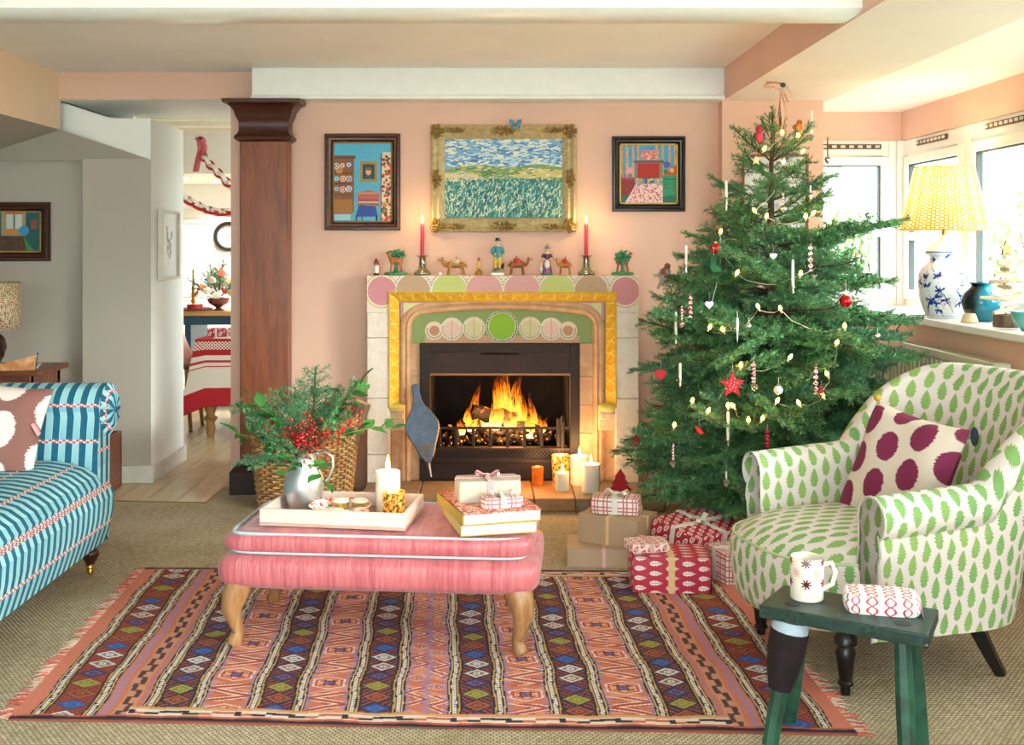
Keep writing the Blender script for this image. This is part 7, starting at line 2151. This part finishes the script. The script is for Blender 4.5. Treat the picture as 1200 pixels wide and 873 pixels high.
for i, ((nm, hx_), (dx, dz)) in enumerate(zip(fcol, posf)):
    lab = '%s flower %s in the kitchen arrangement' % (nm, ['beside the candlestick', 'over the tray', 'at the bowl rim', 'at the heart', 'towards the wall clock', 'lowest by the tray', 'over the bowl front', 'near the top', 'in the fir greenery', 'by the bowl side'][i])
    t = thing('flower', lab, 'flower', FB + Vector((dx, -.05 + r.uniform(-.03, .02), dz)), 0, 'flowers in the kitchen bowl')
    m_ = plain('petal_%s%d' % (nm, i), hx_, .6)
    mm = petal.mesh('petals', m_); linked(mm, 'petals', t, (0, 0, 0), (1.0, 0, i), 1.25)
    MB().tube([(0, 0, 0), (-dx * .5, .05, -dz * .6), (-dx, .05, -dz)], .002, 5).build('stem', STEMG, parent=t)
fs2 = fir_branch('needles', .34, 301, droop=.05, tw=.35)
for i, (az, el, lab) in enumerate(((2.9, 30, 'fir sprig stretching over the round tray'), (2.2, 58, 'fir sprig pointing up beside the window'), (1.2, 78, 'tallest fir sprig in the kitchen arrangement'), (.3, 40, 'fir sprig towards the clock wall'))):
    t = thing('fir_sprig', lab, 'sprig', FB, 0, 'fir sprigs in the kitchen bowl'); linked(fs2, 'needles', t, (0, 0, 0), rotm('Z', az) @ rotm('Y', -math.radians(el)))
# recessed ceiling spotlights of the kitchen
for i, (x_, y_) in enumerate(((-2.62, 9.5), (-2.55, 10.2), (-1.6, 9.5))):
    dl = thing('downlight', ['recessed spotlight above the flower bowl', 'recessed spotlight nearest the kitchen window', 'recessed spotlight over the far end of the island'][i], 'light', (x_, y_, 1.8995), 0, 'kitchen spotlights')
    MB().lathe([(.045, 0), (.055, -.001), (.055, -.006), (.04, -.004)], 24).build('bezel', plain('porcelain', '#e8e6e2'), parent=dl)
    MB().lathe([(0, -.0045), (.038, -.0045)], 20, cap=False).build('lens', emis('spot_lens', '#fff2dc', 14.0), parent=dl)
    l_ = bpy.data.lights.new('spot_glow', 'SPOT'); l_.energy = 40; l_.spot_size = 2.2; l_.spot_blend = .6; l_.shadow_soft_size = .04; l_.color = (1, .93, .82)
    o_ = bpy.data.objects.new('spot_glow', l_); COL.objects.link(o_); o_.location = (x_, y_, 1.885)
# clock
ck = thing('wall_clock', 'round black rimmed clock on the white dining wall', 'clock', P(268, 277, 10.595))
RX = rotm('X', PI / 2)
MB().lathe([(.105, 0), (.14, 0), (.145, .02), (.135, .035), (.11, .03), (.105, .012)], 36, rot=RX, cap=False).build('rim', plain('clock_black', '#17181a', .3), parent=ck)
MB().lathe([(0, .010), (.108, .010)], 36, rot=RX, cap=False).build('dial', plain('clock_face', '#ece4cc', .5), parent=ck)
mb = MB()
for k in range(12): a_ = k * PI / 6; mb.box((.088 * math.sin(a_), -.012, .088 * math.cos(a_)), (.005, .002, .02), rotm('Y', a_))
mb.build('hour_marks', plain('clock_black', '#17181a'), parent=ck)['kind'] = 'stuff'
MB().box((.02, -.015, .02), (.006, .002, .06), rotm('Y', PI / 4)).build('hand', plain('clock_black', '#17181a'), parent=ck); MB().box((-.03, -.015, .02), (.004, .002, .085), rotm('Y', -.9)).build('hand', plain('clock_black', '#17181a'), parent=ck)
# table with cloth
DTZ = .675
dtb = thing('dining_table', 'dining table with turned wooden legs in the far room', 'table', (-1.50, 8.02, 0.0))
TLW = wood('table_leg_wood', '#a8743f', '#c99a62', .4, 6, 'Z')
MB().bb(-.50, 1.3, -.46, .46, DTZ - .03, DTZ - .004).build('top', TLW, parent=dtb)
for sx_ in (-.43, 1.2):
    for sy_ in (-.40, .40): MB().lathe([(.04, .645), (.04, .52), (.03, .50), (.05, .46), (.035, .40), (.05, .30), (.042, .2), (.028, .15), (.05, .13), (.03, .10), (.036, .06), (.025, 0)], 18, (sx_, sy_, 0)).build('leg', TLW, parent=dtb)
b = NB('table_linen'); U, V = uvs_of(b)
def band(a_, c_): return (V > a_) * (V < c_)
n = (((U * 55.0).fract() - .5).abs() - ((V * 55.0).fract() - .5).abs()).abs() < .16
col = b.mix(V > .30, '#efe4d8', '#bd1f2a')
col = b.mix(V < .10, col, '#bd1f2a'); col = b.mix(band(.13, .145), col, '#c9303a'); col = b.mix(band(.165, .172), col, '#c9303a')
col = b.mix(band(.015, .065) * n, col, '#efe4d8'); col = b.mix(V < -.05, col, '#efe4d8'); col = b.mix(V < -.20, col, '#bd1f2a')
CLOTH = b.done(col, .85)
tc = thing('tablecloth', 'red and white festive cloth draped over the dining table', 'tablecloth', (-1.50, 8.02, DTZ - .004))
rows, uvs = [], []
x0, x1, y0, y1 = -.515, 1.315, -.475, .475
per = []
for k in range(24): per.append((x0 + (x1 - x0) * k / 24, y0))
for k in range(14): per.append((x1, y0 + (y1 - y0) * k / 14))
for k in range(24): per.append((x1 - (x1 - x0) * k / 24, y1))
for k in range(14): per.append((x0, y1 - (y1 - y0) * k / 14))
per.append(per[0])
cxm, cym = (x0 + x1) / 2, 0
for s_ in (0.0, .3, .6, .85, .97, 1.0):
    rows.append([(cxm + (x - cxm) * s_, cym + (y - cym) * s_, .0065) for x, y in per]); uvs.append([(k * .06, -(1 - s_) * .45) for k in range(len(per))])
for i in range(1, 9):
    d_ = i / 8; row = []; ur = []
    for k, (x, y) in enumerate(per):
        corner = min(abs(x - x0), abs(x - x1)) < .03 and min(abs(y - y0), abs(y - y1)) < .09
        w_ = .014 * math.sin(k * 1.3) * d_; dr = (.45 if not corner else .52) * d_
        fl_o = (.035 + (.05 if corner else 0)) * d_
        ox = (-1 if abs(x - x0) < 1e-6 else (1 if abs(x - x1) < 1e-6 else 0)); oy = (-1 if abs(y - y0) < 1e-6 else (1 if abs(y - y1) < 1e-6 else 0))
        row.append((x + ox * (fl_o + w_), y + oy * (fl_o + w_), .0065 - dr)); ur.append((k * .06, .41 * d_))
    rows.append(row); uvs.append(ur)
MB().grid(rows, uvs).build('linen', CLOTH, parent=tc, recalc=False, angle=80)
MB().tube([Vector(p) for p in rows[-1]], .004, 5).build('hem', plain('hem_red', '#a81a24', .9), parent=tc)
dg = Vector((-1.50, 8.02, DTZ + .003))
gift(dg + Vector((-.42, -.26, .0)), (.12, .10, .06), .1, PAIS, RIBW, 'small red wrapped gift by the chair end of the dining table', False, 'x', .03, .012)
gift(dg + Vector((-.26, -.26, .0)), (.15, .10, .065), -.1, PLAID, RIBW, 'red and white wrapped gift beside the smaller one on dining table', False, 'x', .03, .012)
nk = thing('bread_loaf', 'round pale loaf on the dining table', 'bread', dg + Vector((-.30, -.02, .0)))
MB().lathe([(.05, 0), (.075, .02), (.07, .06), (.04, .085), (0, .09)], 20).build('crust', plain('loaf', '#d9b884', .8, var=.15), parent=nk)
MB().tube([(-.05, 0, .075), (0, 0, .092), (.05, 0, .075)], .006, 6).build('score', plain('loaf_light', '#ead8b0', .8), parent=nk)
# dining chair with cushion
dc = thing('dining_chair', 'bentwood dining chair with pink cushion at the red table', 'chair', (-2.262, 7.95, 0.0))
CHW = wood('bentwood', '#6a4226', '#8f6238', .4, 8, 'Z')
MB().lathe([(.0, .44), (.165, .44), (.172, .45), (.165, .465), (0, .465)], 28).build('seat', CHW, parent=dc)
for sx_ in (-1, 1):
    for sy_ in (-1, 1): MB().tube([(sx_ * .11, sy_ * .12, .44), (sx_ * .15, sy_ * .16, 0)], [.018, .014], 8).build('leg', CHW, parent=dc)
MB().tube([(-.17, -.17, .44), (-.20, -.17, .65), (-.20, -.12, .74), (-.20, 0, .765), (-.20, .12, .74), (-.20, .17, .65), (-.17, .17, .44)], .014, 8).build('backrest', CHW, parent=dc)
dcc = thing('chair_cushion', 'pale pink cushion against the dining chair back', 'cushion', (-2.255, 7.93, .466))
cmz = pillow_mesh('cushion_cover', plain('pale_pink_linen', '#e6b0aa', .9), .29, .045)
linked(cmz, 'cover', dcc, (0.02, 0, .135), rotm('Y', math.radians(68)))
# paper chains
PR = plain('chain_red', '#cf2f33', .7, var=.15, vscale=60); PW = plain('chain_white', '#f1ede8', .7)
def chain(pts, label, n, wd=.03):
    t = thing('paper_chain', label, 'garland', pts[0])
    o_ = Vector(pts[0])
    import bisect
    L = [0]
    for a_, c_ in zip(pts, pts[1:]): L.append(L[-1] + (Vector(c_) - Vector(a_)).length)
    meshes = []
    for m_ in (PR, PW):
        rows = []
        for k in range(15):
            a_ = 2 * PI * k / 14; rows.append([(.048 * math.cos(a_), -wd / 2, .030 * math.sin(a_)), (.048 * math.cos(a_), wd / 2, .030 * math.sin(a_))])
        meshes.append(MB().grid(rows).mesh('paper_link', m_))
    for k in range(n):
        s_ = L[-1] * (k + .5) / n; i = min(len(pts) - 2, max(0, bisect.bisect(L, s_) - 1)); f_ = (s_ - L[i]) / (L[i + 1] - L[i])
        p = Vector(pts[i]).lerp(Vector(pts[i + 1]), f_); d_ = (Vector(pts[i + 1]) - Vector(pts[i])).normalized()
        pitch = -math.asin(d_.z); yaw = math.atan2(d_.y, d_.x)
        linked(meshes[k % 2], 'paper_link', t, p - o_, rotm('Z', yaw) @ rotm('Y', pitch) @ rotm('X', .75 if k % 2 else -.95), 1)
    return t
chain([P(236, 181, 8.2), P(245, 192, 8.15), P(256, 203, 8.1), P(268, 216, 8.05), P(300, 238, 8.0)], 'red and white paper chain hanging down from the pink ribbon', 12)
chain([P(205, 224, 8.0), P(222, 236, 8.0), P(240, 245, 8.0), P(256, 249, 8.0), P(268, 249, 8.0), P(300, 242, 8.0)], 'red and white paper chain strung across the window', 14)
rb = thing('ribbon_bow', 'long pink ribbon hanging from the white ceiling beam', 'ribbon', P(233, 162, 8.2))
PKR = plain('pink_ribbon', '#d9707c', .8)
def strip2(pts, w, nm):
    rows = [[Vector(p) + Vector((-w, 0, 0)), Vector(p) + Vector((w, 0, 0))] for p in pts]
    o = MB().grid(rows).build(nm, PKR, parent=rb); md = o.modifiers.new('solid', 'SOLIDIFY'); md.thickness = .002
strip2([(0, 0, .01), (.012, .01, -.08), (-.005, 0, -.16), (-.02, -.01, -.25)], .022, 'tail'); strip2([(.01, 0, .01), (.045, 0, -.06), (.035, 0, -.13)], .02, 'tail'); strip2([(-.02, 0, -.01), (.02, -.012, .012), (.04, 0, -.03)], .018, 'loop')

# ================================================================== GARDEN OUTSIDE
GRASS = plain('lawn', '#b5bd9a', .95, var=.2, vscale=3)
gl = MB().bb(2.8, 30, -20, 40, -.6, -.5).build('ground_lawn', GRASS); struct(gl)
gl2 = MB().bb(-30, 2.8, 11.2, 40, -.6, -.5).build('ground_lawn', GRASS); struct(gl2)
b = NB('hedge_leaf'); oi = b.node('ShaderNodeObjectInfo'); n = b.noise(3, 2)
HEDGE = b.done(b.mix(n.step(.35, .65), '#6a8a50', '#a9b86a'), .7)
def shrub(loc, rx, ry, h, label, seed, n=1500):
    t = thing('garden_shrub', label, 'shrub', loc, 0, 'shrubs beyond the bay window')
    rs_ = np.random.RandomState(seed)
    d = rs_.normal(size=(n, 3)); d /= np.linalg.norm(d, axis=1, keepdims=True); q = rs_.uniform(.75, 1.0, (n, 1))
    c_ = d * q * np.array([rx, ry, h / 2]) * (1 + .18 * np.sin(d[:, :1] * 7 + seed)) + np.array([0, 0, h / 2])
    a_ = rs_.normal(size=(n, 3)); a_ /= np.linalg.norm(a_, axis=1, keepdims=True); b_ = np.cross(a_, d); b_ /= np.linalg.norm(b_, axis=1, keepdims=True) + 1e-9
    s_ = .06
    V_ = np.stack([c_ - a_ * s_, c_ + b_ * s_ * .5, c_ + a_ * s_, c_ - b_ * s_ * .5], 1).reshape(-1, 3)
    me = bpy.data.meshes.new('foliage'); me.from_pydata(V_.tolist(), [], np.arange(n * 4).reshape(-1, 4).tolist()); me.materials.append(HEDGE); me.update()
    linked(me, 'foliage', t)['kind'] = 'stuff'
    mb = MB()
    for k in range(5): a2 = k * 1.3; mb.tube([(0, 0, 0), (.3 * rx * math.cos(a2), .3 * ry * math.sin(a2), h * .5), (.6 * rx * math.cos(a2), .6 * ry * math.sin(a2), h * .85)], [.03, .02, .008], 5)
    mb.build('stems', BARK, parent=t)
shrub((3.2, 10.2, -.5), 1.0, .7, 2.0, 'broad green shrub in view through the bay end window', 1, 2600)
shrub((5.2, 9.0, -.5), 1.3, 1.0, 2.1, 'rounded green shrub behind the lamp outside the window', 2, 2600)
shrub((6.4, 12.5, -.5), 1.5, 1.2, 2.3, 'tall shrub further down the garden lawn', 3, 2600)
shrub((6.0, 6.4, -.5), 1.1, 1.2, 1.5, 'low shrub outside beside the driftwood tree pane', 4, 2200)
def bare_tree(loc, h, label, seed):
    t = thing('garden_tree', label, 'tree', loc, 0, 'bare trees in the garden'); r = random.Random(seed)
    mb = MB(); 
    def grow(p, d, L, rad_, lev):
        q = p + d * L; mb.tube([p, p.lerp(q, .5) + Vector((r.gauss(0, .03), r.gauss(0, .03), 0)) * L, q], [rad_, rad_ * .8, rad_ * .6], 5, cap=False)
        if lev == 0: return
        for k in range(3):
            nd = (d + Vector((r.gauss(0, .5), r.gauss(0, .5), r.gauss(.1, .3)))).normalized(); grow(q if k else p.lerp(q, .7), nd, L * r.uniform(.6, .8), rad_ * .55, lev - 1)
    grow(Vector((0, 0, 0)), Vector((0, 0, 1)), h * .32, h * .02, 5)
    mb.build('trunk_and_branches', plain('pale_bark', '#9a958c', .9), parent=t)
bare_tree((4.6, 14.5, -.5), 5.5, 'bare winter tree seen through the bay end window', 3)
bare_tree((8.5, 12.0, -.5), 6.0, 'bare winter tree seen beside the lampshade', 5)
